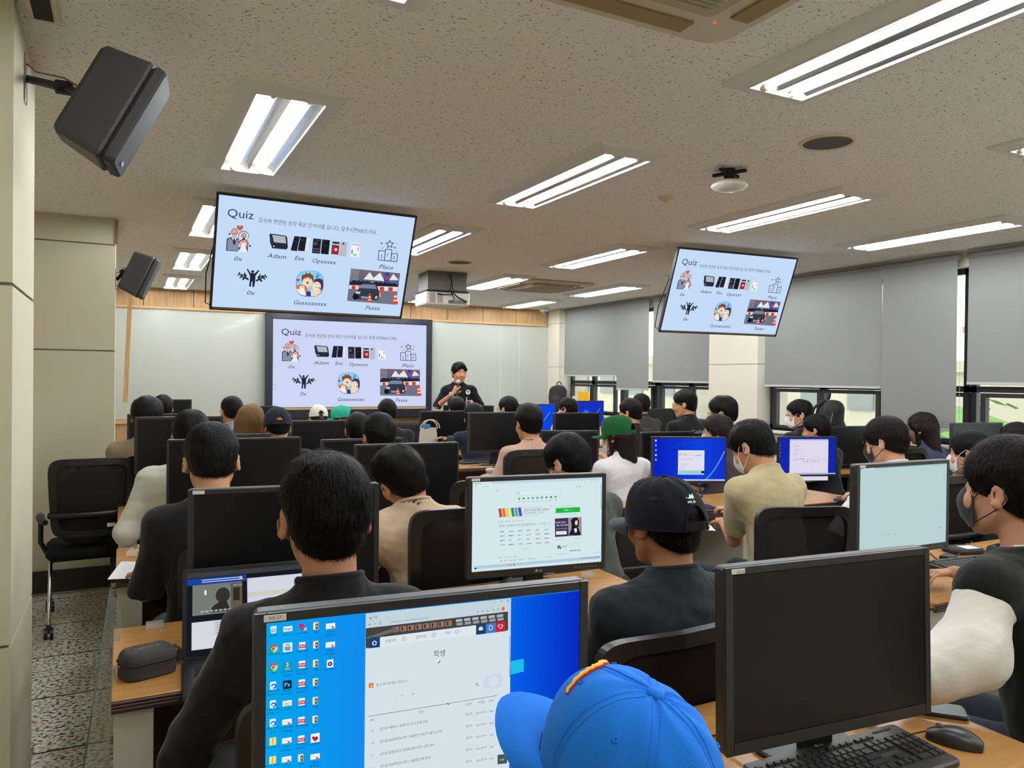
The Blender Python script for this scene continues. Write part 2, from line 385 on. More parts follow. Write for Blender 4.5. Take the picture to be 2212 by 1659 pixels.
for i, (y0, y1, panes) in enumerate(wins):
    f = MB(); th = 0.05
    for a, b in ((1.0, 1.05), (1.45, 1.50), (2.45, 2.5)): f.box(WX-th/2, WX+th/2, y0, y1, a, b)
    f.box(WX-th/2, WX+th/2, y0, y0+0.045, 1.0, 2.5); f.box(WX-th/2, WX+th/2, y1-0.045, y1, 1.0, 2.5)
    if len(panes) == 2:
        m_ = (panes[0][1]+panes[1][0])/2; f.box(WX-th/2, WX+th/2, m_-0.04, m_+0.04, 1.0, 2.5)
    w = f.build('window_%d' % (i+1), M_alu); struct(w)
    for a, b in panes:
        s_ = MB(); z0, z1 = 1.05, 1.41
        s_.box(WX-0.055, WX-0.005, a-0.045, a, z0-0.03, z1+0.035); s_.box(WX-0.055, WX-0.005, b, b+0.045, z0-0.03, z1+0.035)
        s_.box(WX-0.055, WX-0.005, a, b, z1, z1+0.035); s_.box(WX-0.055, WX-0.005, a, b, z0-0.03, z0); s_.build('sash', M_alu, w)
        MB().box(WX-0.03, WX-0.026, a, b, z0, z1).build('pane', M_glass, w)
        MB().box(WX-0.002, WX+0.002, a, b, 1.5, 2.45).build('pane', M_glass, w)
# roller blinds
def blind_mat():
    m = bpy.data.materials.new('grey_blind_fabric'); m.use_nodes = True; nt = m.node_tree; nt.nodes.clear()
    o = nt.nodes.new('ShaderNodeOutputMaterial'); d = nt.nodes.new('ShaderNodeBsdfDiffuse'); t = nt.nodes.new('ShaderNodeBsdfTranslucent'); mx = nt.nodes.new('ShaderNodeMixShader')
    d.inputs[0].default_value = rgb(148, 149, 147); t.inputs[0].default_value = rgb(110, 112, 114); mx.inputs[0].default_value = 0.16
    nt.links.new(d.outputs[0], mx.inputs[1]); nt.links.new(t.outputs[0], mx.inputs[2]); nt.links.new(mx.outputs[0], o.inputs[0]); return m
M_blind = blind_mat(); M_rail = mat('blind_rail', (176, 178, 176), 0.4)
def blind(y0, y1, zb, x, label, chain=True):
    t = thing('roller_blind', label, 'roller blind', (x, (y0+y1)/2, 0), group='roller blinds along the window wall'); h = (y1-y0)/2
    ys = np.linspace(-h, h, 5); zz = np.linspace(zb, 2.57, 8)
    P = np.array([[(0.003*math.sin(3*a+z*2), a, z) for a in ys] for z in zz]); MB().sheet(P, 0.001).build('fabric', M_blind, t)
    MB().cyl((0.012, -h-0.01, 2.58), (0.012, h+0.01, 2.58), 0.026, n=14).build('roller_tube', M_blind, t)
    MB().slab(0.012, 0.022, 2*h, 0.004, 0.001, o=(0, 0, zb), axis='y').build('bottom_rail', M_rail, t)
    if chain:
        c = MB()
        for k in range(60): c.box(0.03-0.002, 0.03+0.002, -h-0.014, -h-0.010, zb-0.05+k*0.02, zb-0.038+k*0.02)
        c.build('bead_chain', M_rail, t)['kind'] = 'stuff'
    return t
blind(8.89, 10.31, 1.575, 6.20, 'grey roller blind nearest the front wall, above the window with the yellow folder')
blind(8.14, 8.87, 1.39, 6.19, 'narrow grey roller blind reaching lower than both of its neighbours near the front')
blind(6.96, 8.06, 1.50, 6.20, 'grey roller blind directly in front of the white middle column, partly behind the small television')
blind(4.68, 6.10, 1.475, 6.20, 'wide grey roller blind just past the middle column, above the window with the backpack')
blind(3.96, 4.66, 1.13, 6.18, 'longest grey roller blind, hanging down almost to the window sill')
blind(2.2, 3.88, 1.525, 6.20, 'grey roller blind at the right edge of the photo, over the apartment view')
blind(0.3, 2.1, 1.5, 6.20, 'grey roller blind outside the frame beside the nearest window')
blind(-1.6, 0.2, 1.5, 6.20, 'grey roller blind outside the frame at the rear corner')
# ------------------------------------------------------------------ outside
M_bld = mat('pale_render_facade', (196, 190, 170), 0.9); M_bldw = mat('facade_window', (132, 138, 138), 0.3); M_bld2 = mat('grey_facade', (176, 180, 182), 0.9)
M_bld3 = mat('tan_facade', (188, 162, 116), 0.9)
def building(x, y, z0, w, d, h, m, label, nx, nz, wm=M_bldw):
    t = thing('building', label, 'building', (x, y, z0))
    MB().box(0, w, -d/2, d/2, 0, h).build('walls', m, t); MB().box(-0.3, w+0.3, -d/2-0.3, d/2+0.3, h, h+0.5).build('roof', m, t)
    wm_ = MB().box(-0.12, 0.06, -0.5*d/nx*0.5, 0.5*d/nx*0.5, -0.8, 0.8).mesh('window', [wm])
    for i in range(nx):
        for k in range(nz): link('window', wm_, t, (0, -d/2+(i+0.5)*d/nx, (k+0.6)*h/nz))
building(30, 44, -9, 12, 16, 11.5, M_bld, 'pale rendered block seen through the windows near the front wall', 5, 4)
building(33, 27.5, -9, 12, 12, 11.0, M_bld, 'low pale building with a grey lower wall outside the window by the middle column', 4, 4)
building(60, 33.0, -9, 10, 9, 14.5, M_bld3, 'tan apartment block with stepped top outside the rightmost window', 6, 7)
building(85, 38, -9, 10, 14, 15, M_bld2, 'hazy grey apartment tower beyond the tan block', 7, 8)
building(58, 22, -9, 10, 12, 10, M_bld2, 'low grey houses outside the rightmost window', 5, 3)
g = MB(); xs_ = np.linspace(14, 200, 8); ys_ = np.linspace(-60, 160, 10)
g.grid(np.array([[(x, y, -9.3) for y in ys_] for x in xs_])); o = g.build('ground', mat('hazy_ground', (176, 176, 164), 0.95)); o['kind'] = 'structure'
rs = np.random.RandomState(4)
M_leaf = mat('pale_green_leaves', (122, 160, 92), 0.8, vary=0.3, vscale=2)
def tree(x, y, z, r, label):
    t = thing('tree', label, 'tree', (x, y, z)); f = MB()
    for k in range(260):
        d = unit(rs.normal(size=3)); p = d*r*rs.uniform(0.65, 1.0); s_ = r*0.12; a = unit(np.cross(d, rs.normal(size=3)))*s_; b_ = unit(np.cross(d, a))*s_
        f.add([p-a, p+b_*0.6, p+a, p-b_*0.6], [(0, 1, 2, 3)])
    f.lathe([(r*0.05, -r*0.8), (r*0.6, -r*0.6), (r*0.8, 0), (r*0.55, r*0.6), (0.01, r*0.8)], 10); o_ = f.build('foliage', M_leaf, t); o_['kind'] = 'stuff'
    MB().cyl((0, 0, -r*2.0), (0, 0, 0), r*0.1, r*0.06).build('trunk', mat('bark', (90, 80, 65), 0.9), t)
tree(17.0, 11.2, -1.6, 1.9, 'green leafy tree outside the window below the longest blind')
tree(21.0, 13.2, -0.9, 2.2, 'taller green tree behind the first, seen through the slit beside the longest blind')
# ------------------------------------------------------------------ ceiling fittings
M_tube = mat('fluorescent_tube', (255, 255, 255), 0.5, emit=(0.96, 0.98, 1.0), estr=TUBE_POWER)
M_refl = mat('polished_reflector', (205, 208, 212), 0.22, metal=1.0)
M_skirt = mat('light_frame_enamel', (222, 221, 220), 0.6)
def light_proto():
    t = thing('ceiling_light', 'x', 'ceiling light')
    b = MB(); zo, zi = 0.0, -0.028
    O = [(-0.2, -0.67), (0.2, -0.67), (0.2, 0.67), (-0.2, 0.67)]; I = [(-0.135, -0.60), (0.135, -0.60), (0.135, 0.60), (-0.135, 0.60)]
    V = [(x, y, zo) for x, y in O]+[(x*0.995, y*0.998, zo-0.012) for x, y in O]+[(x, y, zi) for x, y in I]+[(x, y, zo-0.001) for x, y in I]
    b.add(V, [(i+4*k, (i+1) % 4+4*k, (i+1) % 4+4*k+4, i+4*k+4) for k in range(3) for i in range(4)]); b.build('frame', M_skirt, t)
    e = MB()
    for s in (-1, 1): e.box(-0.135, 0.135, s*0.6-0.004, s*0.6+0.004, zi-0.003, zi+0.006); e.box(s*0.135-0.003, s*0.135+0.003, -0.6, 0.6, zi-0.003, zi+0.006)
    e.build('rim', M_white, t)
    r = MB()
    for s in (-1, 1):
        c = s*0.0675; prof = [(-0.066, -0.022), (-0.045, -0.006), (-0.015, -0.001), (0.015, -0.001), (0.045, -0.006), (0.066, -0.022)]
        r.grid(np.array([[(c+x, y, z) for x, z in prof] for y in (-0.575, 0.575)]), flip=True)
    r.build('reflector', M_refl, t)
    for s in (-1, 1):
        for q in (-1, 1):
            c = MB(); x = q*0.0675; c.add([(x-0.066, s*0.6, zi), (x+0.066, s*0.6, zi), (x+0.05, s*0.572, -0.002), (x-0.05, s*0.572, -0.002)], [(0, 1, 2, 3) if s < 0 else (3, 2, 1, 0)]); c.build('end_plate', M_cream, t)
    for q in (-1, 1):
        tb_ = MB(); tb_.cyl((q*0.0675, -0.575, -0.019), (q*0.0675, 0.575, -0.019), 0.0125, n=10); tb_.build('tube', M_tube, t)
        for s in (-1, 1): MB().cyl((q*0.0675, s*0.575, -0.019), (q*0.0675, s*0.592, -0.019), 0.014, n=10).build('tube_socket', M_white, t)
    return t
LX = [(0.58, 'in the column along the left pier'), (2.17, 'in the second column'), (3.78, 'in the third column'), (5.30, 'in the column beside the windows')]
LY = [(1.5, 'nearest'), (3.63, 'second'), (5.78, 'third'), (7.88, 'fourth'), (9.85, 'farthest')]
lp = light_proto(); first = True
for x, cx in LX:
    for y, ry in LY+[(-0.65, 'overhead')]:
        o = lp if first else copy_tree(lp); first = False
        o.location = (x, y, CZ); o['group'] = 'recessed twin-tube ceiling lights'
        o['label'] = '%s recessed twin-tube ceiling light %s' % (ry, cx)
def cassette(x, y, label, s=0.95):
    t = thing('air_conditioner', label, 'air conditioner', (x, y, CZ)); h = s/2
    b = MB(); b.slab(s, s, 0.035, 0.09, 0.012, o=(0, 0, -0.0175), axis='z', n=6); b.build('panel', mat('aircon_cream', (206, 198, 178), 0.5), t)
    b = MB(); b.slab(s*0.62, s*0.62, 0.02, 0.03, 0.006, o=(0, 0, -0.045), axis='z', n=4); b.build('intake_panel', mat('aircon_intake', (176, 166, 140), 0.5), t)
    gl = MB().box(-s*0.27, s*0.27, -0.003, 0.003, -0.062, -0.055).mesh('grille_slat', [mat('aircon_slat', (178, 170, 148), 0.5)])
    for k in range(26): link('grille_slat', gl, t, (0, -s*0.26+k*s*0.0208, 0))
    for k in range(4):
        f = MB(); f.box(-s*0.30, s*0.30, h-0.115, h-0.05, -0.043, -0.034); o = f.build('louver', mat('aircon_louver', (150, 130, 92), 0.5), t); o.rotation_euler.z = k*PI/2
    MB().cyl((s*0.36, h-0.14, -0.034), (s*0.36, h-0.14, -0.038), 0.004).build('indicator_lamp', mat('red_led', (255, 60, 40), 0.5, emit=(255, 60, 40), estr=2.0), t)
    return t
cassette(1.22, 1.42, 'large cream ceiling air conditioner with ribbed intake at the top edge of the photo')
cassette(4.38, 7.85, 'cream ceiling air conditioner with brown intake far down the room')
hp = thing('ceiling_hatch', 'flat square access hatch in the ceiling beside the far air conditioner', 'hatch', (3.93, 8.35, CZ)); MB().slab(0.45, 0.45, 0.006, 0.004, 0.001, o=(0, 0, -0.003), axis='z').build('hatch_panel', M_skirt, hp)
def ceil_speaker(x, y, label):
    t = thing('ceiling_speaker', label, 'ceiling speaker', (x, y, CZ), group='round ceiling speakers')
    MB().lathe([(0.105, -0.001), (0.108, -0.008), (0.120, -0.008), (0.124, -0.001)], 36).build('rim', M_cream, t)
    MB().lathe([(0.0005, -0.004), (0.106, -0.004)], 36).build('grille', mat('speaker_grille', (98, 97, 96), 0.7, bump=0.6, bscale=900), t)
ceil_speaker(2.88, 2.47, 'round flush ceiling speaker with grey grille above the small router'); ceil_speaker(2.86, 6.71, 'round flush ceiling speaker near the projector')
t = thing('wireless_router', 'white domed wireless access point on a black bracket under the ceiling', 'router', (2.81, 3.03, CZ), (0, 0, 0.4))
b = MB(); b.box(-0.1, 0.1, -0.012, 0.012, -0.028, -0.014); b.box(-0.012, 0.012, -0.09, 0.09, -0.028, -0.014); b.lathe([(0.03, 0), (0.032, -0.02), (0.026, -0.05), (0.05, -0.062), (0.0, -0.064)], 16); b.build('bracket', M_black2, t)
b = MB(); b.lathe([(0.0, -0.058), (0.05, -0.06), (0.088, -0.078), (0.094, -0.088), (0.085, -0.1), (0.05, -0.112), (0.0, -0.116)], 32); b.build('dome', M_white, t)
b = MB(); b.tube([(0.02, 0.0, 0), (0.028, 0.002, -0.03), (0.03, 0.0, -0.06)], 0.003, 6); b.build('cable', M_cream, t)
def disc_thing(name, x, y, r, label, cat):
    t = thing(name, label, cat, (x, y, CZ)); MB().lathe([(r, 0), (r, -0.012), (r*0.8, -0.02), (0.001, -0.022)], 24).build('cover', M_cream, t)
    MB().lathe([(r*0.4, -0.02), (r*0.38, -0.034), (0.001, -0.036)], 16).build('sensor', M_cream, t)
disc_thing('smoke_detector', 2.91, 3.67, 0.045, 'small round smoke detector between the router and the second-column light', 'smoke detector')
disc_thing('smoke_detector', 3.42, 8.35, 0.07, 'flat round detector on the ceiling beside the projector', 'smoke detector')
t = thing('security_camera', 'white dome security camera on the ceiling near the front right corner', 'camera', (5.85, 10.35, CZ))
MB().lathe([(0.075, 0), (0.075, -0.05), (0.06, -0.062), (0.0, -0.062)], 20).build('housing', M_white, t); MB().lathe([(0.052, -0.06), (0.045, -0.09), (0.025, -0.108), (0.001, -0.112)], 20).build('dome', M_grey, t)
t = thing('ceiling_vent', 'dark slot vent in the ceiling at the upper left corner above the pier', 'vent', (-0.22, 2.62, CZ))
MB().box(-0.04, 0.04, -0.14, 0.14, -0.02, 0).build('frame', M_cream, t); MB().box(-0.026, 0.026, -0.12, 0.12, -0.022, -0.019).build('slot', M_black2, t)
# projector
t = thing('projector', 'white ceiling projector in a grey bracket box with black cables', 'projector', (3.02, 7.55, CZ), (0, 0, -0.06))
MB().slab(0.43, 0.34, 0.2, 0.004, 0.003, o=(0, 0, -0.1), axis='z').build('bracket', mat('bracket_grey', (104, 104, 98), 0.5, metal=0.3), t)
MB().slab(0.46, 0.37, 0.02, 0.004, 0.003, o=(0, 0, -0.208), axis='z').build('mount_plate', M_black2, t)
pb = MB().slab(0.49, 0.40, 0.13, 0.03, 0.012, o=(0, 0, -0.285), axis='z').build('body', M_white, t)
for sx in (-0.17, -0.09):
    b = MB()
    for k in range(7): b.box(sx-0.03, sx+0.03, -0.203, -0.199, -0.33+k*0.015, -0.322+k*0.015)
    b.build('vent_grille', M_grey, t)
MB().box(0.0, 0.2, -0.203, -0.198, -0.335, -0.30).build('socket_panel', M_grey, t)
b = MB(); b.tube([(0.02, -0.19, -0.02), (0.03, -0.22, -0.12), (0.0, -0.24, -0.2), (0.09, -0.24, -0.27), (0.2, -0.21, -0.31)], 0.008, 8); b.tube([(0.03, -0.22, -0.12), (0.04, -0.25, -0.24), (-0.08, -0.22, -0.25), (-0.12, -0.2, -0.24)], 0.006, 8)
b.tube([(0.0, -0.24, -0.2), (0.06, -0.23, -0.29), (0.02, -0.21, -0.32)], 0.006, 8); b.build('cable', M_black2, t)
# wall loudspeakers
def wall_speaker(base, ctr, lean, s, label):
    t = thing('loudspeaker', label, 'loudspeaker', ctr, group='black loudspeakers on wall brackets')
    fy = unit(np.array([0.985, -0.10, 0])*math.cos(lean)-np.array([0, 0, 1])*math.sin(lean)); fx = unit(np.cross(fy, [0, 0, 1])); fz = np.cross(fx, fy); R = Matrix(((fx[0], fy[0], fz[0]), (fx[1], fy[1], fz[1]), (fx[2], fy[2], fz[2]))).to_4x4(); w, h, d = 0.205*s, 0.33*s, 0.19*s
    def hollow(w0, h0, y0, w1, h1, y1, r=0.02*s):
        b = MB(); b.M = R; n = 5; V = []
        for (w_, h_, y_, ins) in ((w0-0.02*s, h0-0.02*s, y0, 0), (w0, h0, y0+0.012*s, 0), (w1, h1, y1-0.008*s, 0), (w1-0.012*s, h1-0.012*s, y1, 0)):
            for cx, cz, a0 in ((w_/2-r, h_/2-r, 0), (-w_/2+r, h_/2-r, PI/2), (-w_/2+r, -h_/2+r, PI), (w_/2-r, -h_/2+r, 1.5*PI)):
                for k in range(n+1): a = a0+PI/2*k/n; V.append((cx+r*math.cos(a), y_, cz+r*math.sin(a)))
        N = 4*(n+1); F = [(i*N+k, i*N+(k+1) % N, (i+1)*N+(k+1) % N, (i+1)*N+k) for i in range(3) for k in range(N)]+[tuple(range(N))[::-1], tuple(3*N+k for k in range(N))]
        b.add(V, F); return b
    ms = mat('speaker_cabinet', (60, 60, 61), 0.6, bump=0.15, bscale=300)
    hollow(w*0.62, h*0.92, -d/2, w, h, d*0.28).build('cabinet', ms, t); hollow(w, h, d*0.285, w*0.98, h*0.98, d/2).build('front_grille', mat('speaker_front', (46, 46, 48), 0.7), t)
    b = MB(); b.M = R; b.slab(0.035*s, 0.014*s, 0.004, 0.006*s, 0.001, o=(w*0.0, d*0.5+0.001, -h*0.4)); b.build('badge', M_steel, t)
    B = Vector(base)-Vector(ctr); back = R@Vector((0, -d/2, 0)); a = MB()
    mid = B.lerp(back, 0.72); a.tube([B+Vector((0.01, 0, 0)), mid], 0.013*s, 10); a.tube([mid, back], 0.009*s, 8); a.M = Matrix.Translation(mid); a.slab(0.05*s, 0.035*s, 0.035*s, 0.006, 0.003); a.cyl((-0.02*s, -0.04*s, -0.02*s), (0.015*s, 0.03*s, 0.02*s), 0.006*s); a.M = None
    a.build('arm', M_black2, t)
    p = MB(); p.M = Matrix.Translation(B); p.slab(0.006, 0.05*s, 0.16*s, 0.003, 0.001, o=(0.003, 0, 0), axis='z'); p.build('wall_plate', M_steel, t)
    c = MB(); c.tube([B+Vector((0.005, 0, 0.05)), B.lerp(mid, 0.3)+Vector((0, 0, 0.03)), mid+Vector((0, 0, 0.03)), back+Vector((0, 0, 0.01))], 0.003, 6); c.build('cable', mat('brown_cable', (120, 85, 60), 0.6), t)
    return t
sp1 = wall_speaker((-0.29, 2.95, 2.49), tuple(hit(243, 237, 1, 2.62)), 0.46, 1.0, 'large black loudspeaker on a bracket arm at the near pier, upper left')
sp2 = wall_speaker((-0.05, 6.3, 2.22), tuple(hit(301, 594, 1, 6.2)), 0.40, 0.95, 'small-looking black loudspeaker on the far pier beside the whiteboard')
# ------------------------------------------------------------------ desks
M_edge = mat('dark_ribbed_edge', (72, 46, 40), 0.45); M_brown = mat('brown_modesty_panel', (96, 62, 38), 0.55); M_leg = mat('pale_grey_leg', (196, 192, 178), 0.5)
DZ = 0.73
def desk_proto(w, dp=0.59):
    t = thing('computer_desk', 'x', 'desk')
    MB().slab(w, dp, 0.022, 0.004, 0.002, o=(0, dp/2, DZ-0.011), axis='z', n=1).build('desk_top', M_desktop, t)
    b = MB()
    for k in range(3): b.tube([(-w/2, 0.0, DZ-0.008-0.0085*k), (w/2, 0.0, DZ-0.008-0.0085*k)], 0.0045, 6)
    b.box(-w/2, w/2, 0.0, 0.012, DZ-0.034, DZ-0.003); b.build('edge_band', M_edge, t)
    lg = MB().box(-0.045, 0.045, 0.03, dp-0.03, 0.0, DZ-0.034).mesh('leg', [M_leg])
    for s in (-1, 1): link('leg', lg, t, (s*(w/2-0.05), 0, 0))
    MB().box(-w/2+0.095, w/2-0.095, dp-0.07, dp-0.052, 0.30, DZ-0.022).build('modesty_panel', M_brown, t)
    return t
DESK = {}
def desk(x0, x1, y0, label):
    w = round(x1-x0, 3)
    if w not in DESK: DESK[w] = desk_proto(w); o = DESK[w]
    else: o = copy_tree(DESK[w])
    o.location = ((x0+x1)/2, y0, 0); o['label'] = label; o['group'] = 'beech computer desks in rows'; return o
rows_l = [0.86, 2.09, 3.325, 4.56, 5.80, 7.03, 8.26]
nm = ['nearest', 'second', 'third', 'fourth', 'fifth', 'sixth', 'seventh']
for k, y in enumerate(rows_l):
    desk(-0.02, 0.88, y, 'beech desk with dark ribbed edge at the aisle end of the %s left-block row' % nm[k])
    desk(0.883, 1.79, y, 'beech desk with dark ribbed edge on the inner side of the %s left-block row' % nm[k])
rows_r = [1.74, 3.52, 5.08, 6.15, 7.22]
nr = ['first', 'second', 'third', 'fourth', 'fifth']
for k, y in enumerate(rows_r):
    desk(2.62 if k < 3 else 2.22, 3.54, y, 'beech desk on the central-aisle side of the %s right-block row' % nr[k])
    desk(3.543, 4.50, y, 'beech desk on the window side of the %s right-block row' % nr[k])
for k, y in enumerate([1.9, 3.25, 4.55, 6.7, 7.5]):
    desk(5.15, 6.05, y, 'beech desk against the window wall, %s from the camera' % ['first', 'second', 'third', 'fourth', 'fifth'][k])
t = thing('lectern_desk', 'dark teaching desk between the front rows and the presenter', 'desk', (3.80, 8.14, 0))
MB().slab(0.95, 0.55, 0.03, 0.01, 0.003, o=(0, 0.27, 0.80), axis='z').build('desk_top', M_black2, t); MB().box(-0.45, 0.45, 0.02, 0.06, 0, 0.785).build('front_panel', M_black2, t)
for s in (-1, 1): MB().box(s*0.45-0.015, s*0.45+0.015, 0.02, 0.5, 0, 0.785).build('side_panel', M_black2, t)
# ------------------------------------------------------------------ chairs
M_mesh = None
def mesh_mat():
    m = bpy.data.materials.new('chair_mesh_fabric'); m.use_nodes = True; nt = m.node_tree; nt.nodes.clear(); o = nt.nodes.new('ShaderNodeOutputMaterial')
    d = nt.nodes.new('ShaderNodeBsdfDiffuse'); d.inputs[0].default_value = rgb(46, 43, 41); t_ = nt.nodes.new('ShaderNodeBsdfTransparent'); mx = nt.nodes.new('ShaderNodeMixShader'); mx.inputs[0].default_value = 0.84
    nt.links.new(t_.outputs[0], mx.inputs[1]); nt.links.new(d.outputs[0], mx.inputs[2]); nt.links.new(mx.outputs[0], o.inputs[0]); return m
M_mesh = mesh_mat(); M_seatf = cloth0 = mat('black_seat_fabric', (28, 28, 30), 0.9, spec=0.1, bump=0.3, bscale=400)
def chair_proto():
    t = thing('office_chair', 'x', 'chair')
    W, H0, H1 = 0.23, 0.56, 1.03
    def bp(u, v):  # back surface, u -1..1, v 0..1 ; sits at y=-0.22, faces +y
        wx = W*(0.94+0.08*v)*(1-0.03*(1-v)); return np.array([u*wx, -0.20-0.06*v+0.035*(u*u)-0.02*math.sin(PI*v), H0+(H1-H0)*v])
    b = MB(); out = []
    for t_ in np.linspace(0, 2*PI, 49)[:-1]:
        c, s = math.cos(t_), math.sin(t_); n = 0.28; u = math.copysign(abs(c)**n, c); v = 0.5+0.5*math.copysign(abs(s)**n, s); out.append((u*0.985, v))
    V = []; R = []
    for (u, v) in out:
        o = bp(u, v); i = bp(u*0.82, 0.5+(v-0.5)*0.83); d_ = np.array([0, 0.014, 0]); V += [o-d_, o+d_, i+d_, i-d_]
    N = len(out); F = [((4*k+a), (4*k+(a+1) % 4), (4*((k+1) % N)+(a+1) % 4), (4*((k+1) % N)+a)) for k in range(N) for a in range(4)]
    b.add(V, F, 0, False); b.build('back_frame', M_black, t)
    b = MB(); b.sheet(np.array([[bp(u, v) for u in np.linspace(-0.83, 0.83, 9)] for v in np.linspace(0.08, 0.92, 9)]), 0.003); b.build('back_mesh', M_mesh, t)
    b = MB(); b.tube([bp(u, 0.30)-np.array([0, 0.02, 0]) for u in np.linspace(-1.02, 1.02, 9)], 0.018, 8); b.build('lumbar_bar', M_black, t)
    b = MB(); b.slab(0.47, 0.46, 0.07, 0.07, 0.025, o=(0, 0.03, 0.455), axis='z', n=5, sm=False); b.build('seat', M_seatf, t)
    for s in (-1, 1):
        a = MB(); a.tube([(s*0.235, -0.20, 0.66), (s*0.26, -0.12, 0.67), (s*0.265, 0.02, 0.665), (s*0.26, 0.12, 0.65)], [0.016, 0.022, 0.024, 0.016], 8); a.build('armrest', M_black, t)
        a = MB(); a.tube([(s*0.26, -0.05, 0.655), (s*0.262, -0.04, 0.52), (s*0.22, -0.02, 0.43)], 0.014, 8); a.build('arm_support', M_black, t)
        for q, y1 in ((-1, -0.26), (1, 0.33)):
            l = MB(); l.tube([(s*0.17, 0.0, 0.42), (s*0.21, q*0.10, 0.40), (s*0.215, y1*0.92, 0.16), (s*0.215, y1, 0.075)], 0.011, 8); l.build('leg', M_steel, t)
            c = MB(); c.cyl((s*0.215-0.024, y1, 0.033), (s*0.215-0.006, y1, 0.033), 0.032, n=14); c.cyl((s*0.215+0.006, y1, 0.033), (s*0.215+0.024, y1, 0.033), 0.032, n=14); c.box(s*0.215-0.012, s*0.215+0.012, y1-0.02, y1+0.02, 0.035, 0.085); c.build('caster', M_black, t)
    return t
CH = None
def chair(x, y, rz, label):
    global CH
    if CH is None: CH = chair_proto(); o = CH
    else: o = copy_tree(CH)
    o.location = (x, y, 0); o.rotation_euler = (0, 0, rz); o['label'] = label; o['group'] = 'black mesh-back office chairs'; return o
# ------------------------------------------------------------------ monitors
def dark_screen():
    m = bpy.data.materials.new('dark_lcd'); m.use_nodes = True; p = m.node_tree.nodes['Principled BSDF']; p.inputs['Base Color'].default_value = rgb(13, 14, 17); p.inputs['Roughness'].default_value = 0.32; p.inputs['Specular IOR Level'].default_value = 0.35; return m
M_off = dark_screen(); MW, MH = 0.556, 0.368
M_bezel = mat('monitor_bezel', (38, 38, 40), 0.4, spec=0.5, bump=0.1, bscale=500); M_label = mat('paper_sticker', (216, 214, 206), 0.6)
FRAME_ME = {}
def frame_mesh(w, h, sd, tp, bt):
    k = (w, h)
    if k not in FRAME_ME:
        b = MB(); d0, d1 = -0.014, 0.022; z0, z1 = -h/2, h/2
        b.slab(w, h, 0.03, 0.010, 0.003, o=(0, 0.017, 0)); b.slab(w*0.6, h*0.6, 0.03, 0.02, 0.012, o=(0, 0.045, 0))
        for (a, c, e, f_) in ((-w/2, -w/2+sd, z0, z1), (w/2-sd, w/2, z0, z1), (-w/2+sd, w/2-sd, z1-tp, z1), (-w/2+sd, w/2-sd, z0, z0+bt)): b.box(a+0.0015, c-0.0015 if c > 0 and a > 0 else c, -0.004, 0.004, e+0.0015, f_-0.0015)
        FRAME_ME[k] = b.mesh('housing', [M_bezel])
    return FRAME_ME[k]
def solve_top(a, b, W):
    """two corners of a level top edge of known length, seen at two pixels -> left corner, yaw"""
    lo, hi = 0.9, 1.45
    for _ in range(50):
        z = (lo+hi)/2; p, q = hit(a[0], a[1], 2, z), hit(b[0], b[1], 2, z); L = np.linalg.norm(p-q)
        if L > W: lo = z
        else: hi = z
    return p, math.atan2(q[1]-p[1], q[0]-p[0])
MON = []
def monitor(label, p=None, q=None, Y=None, W=MW, H=MH, yaw=-0.09, tilt=0.0, anchor='L', screen=None, sticker=True, logo=True, desk_z=DZ, thin=False, stand=True):
    """p, q: the pixels of the upper corners; or one corner p on the plane y=Y"""
    if q is not None: c0, yaw = solve_top(p, q, W); anchor = 'L'
    else: c0 = hit(p[0], p[1], 1, Y)
    d = np.array([math.cos(yaw), math.sin(yaw), 0]); s = 1 if anchor == 'L' else -1
    c = c0+d*(W/2*s); c = np.array([c[0], c[1], c0[2]-H/2]); sd, tp, bt = (0.018, 0.017, 0.027) if not thin else (0.011, 0.011, 0.018)
    t = thing('computer_monitor', label, 'monitor', (c[0], c[1], desk_z), (0, 0, yaw)); z = c[2]-desk_z
    hs = link('housing', frame_mesh(W, H, sd, tp, bt), t, (0, 0, z), (tilt, 0, 0))
    pl = Plane(c+np.array([0, 0, (bt-tp)/2]), yaw, tilt); sw, sh = W-2*sd, H-tp-bt; pl.off = 0.003; pl.size = (sw, sh)
    sc = MB(); sc.box(-sw/2, sw/2, -0.003, 0.0, -sh/2, sh/2); col = screen or None
    so = sc.build('screen', M_off if col is None else emat(*col), t); so.location = (0, 0, z+(bt-tp)/2); so.rotation_euler = (tilt, 0, 0)
    if sticker:
        st = MB(); st.box(-W/2+0.014, -W/2+0.046, -0.0055, -0.0045, H/2-0.0135, H/2-0.0035); so2 = st.build('asset_sticker', M_label, t); so2.location = (0, 0, z); so2.rotation_euler = (tilt, 0, 0)
    if logo:
        A = Art(lit=False); A.disc(-0.008, 0, 0.0055, (150, 150, 150)); A.text('LG', 0.001, -0.0045, 0.0085, (150, 150, 150), bold=True)
        lo_ = link('logo', A.mesh('logo'), t, (0, -0.0045, z-H/2+bt*0.5))
        A2 = MB()
        for k in range(6): A2.box(W/2-0.13+k*0.017, W/2-0.121+k*0.017, -0.0052, -0.0042, z-H/2+bt*0.5-0.0015, z-H/2+bt*0.5+0.0015)
        bo = A2.build('button_row', M_grey, t); bo['kind'] = 'stuff'
    if stand:
        b = MB(); zt = z-H/2+0.10; b.box(-0.035, 0.035, 0.035, 0.065, 0.012, zt); b.build('neck', M_black, t)
        b = MB(); b.slab(0.24, 0.19, 0.012, 0.09, 0.004, o=(0, 0.09, 0.006), axis='z', n=6); b.build('stand_base', M_black, t)
    MON.append((t, so, pl)); return t, so, pl
def art_on(so, art, name='screen_image'):
    o = link(name, art.mesh(name), so, (0, -0.003, 0)); return o
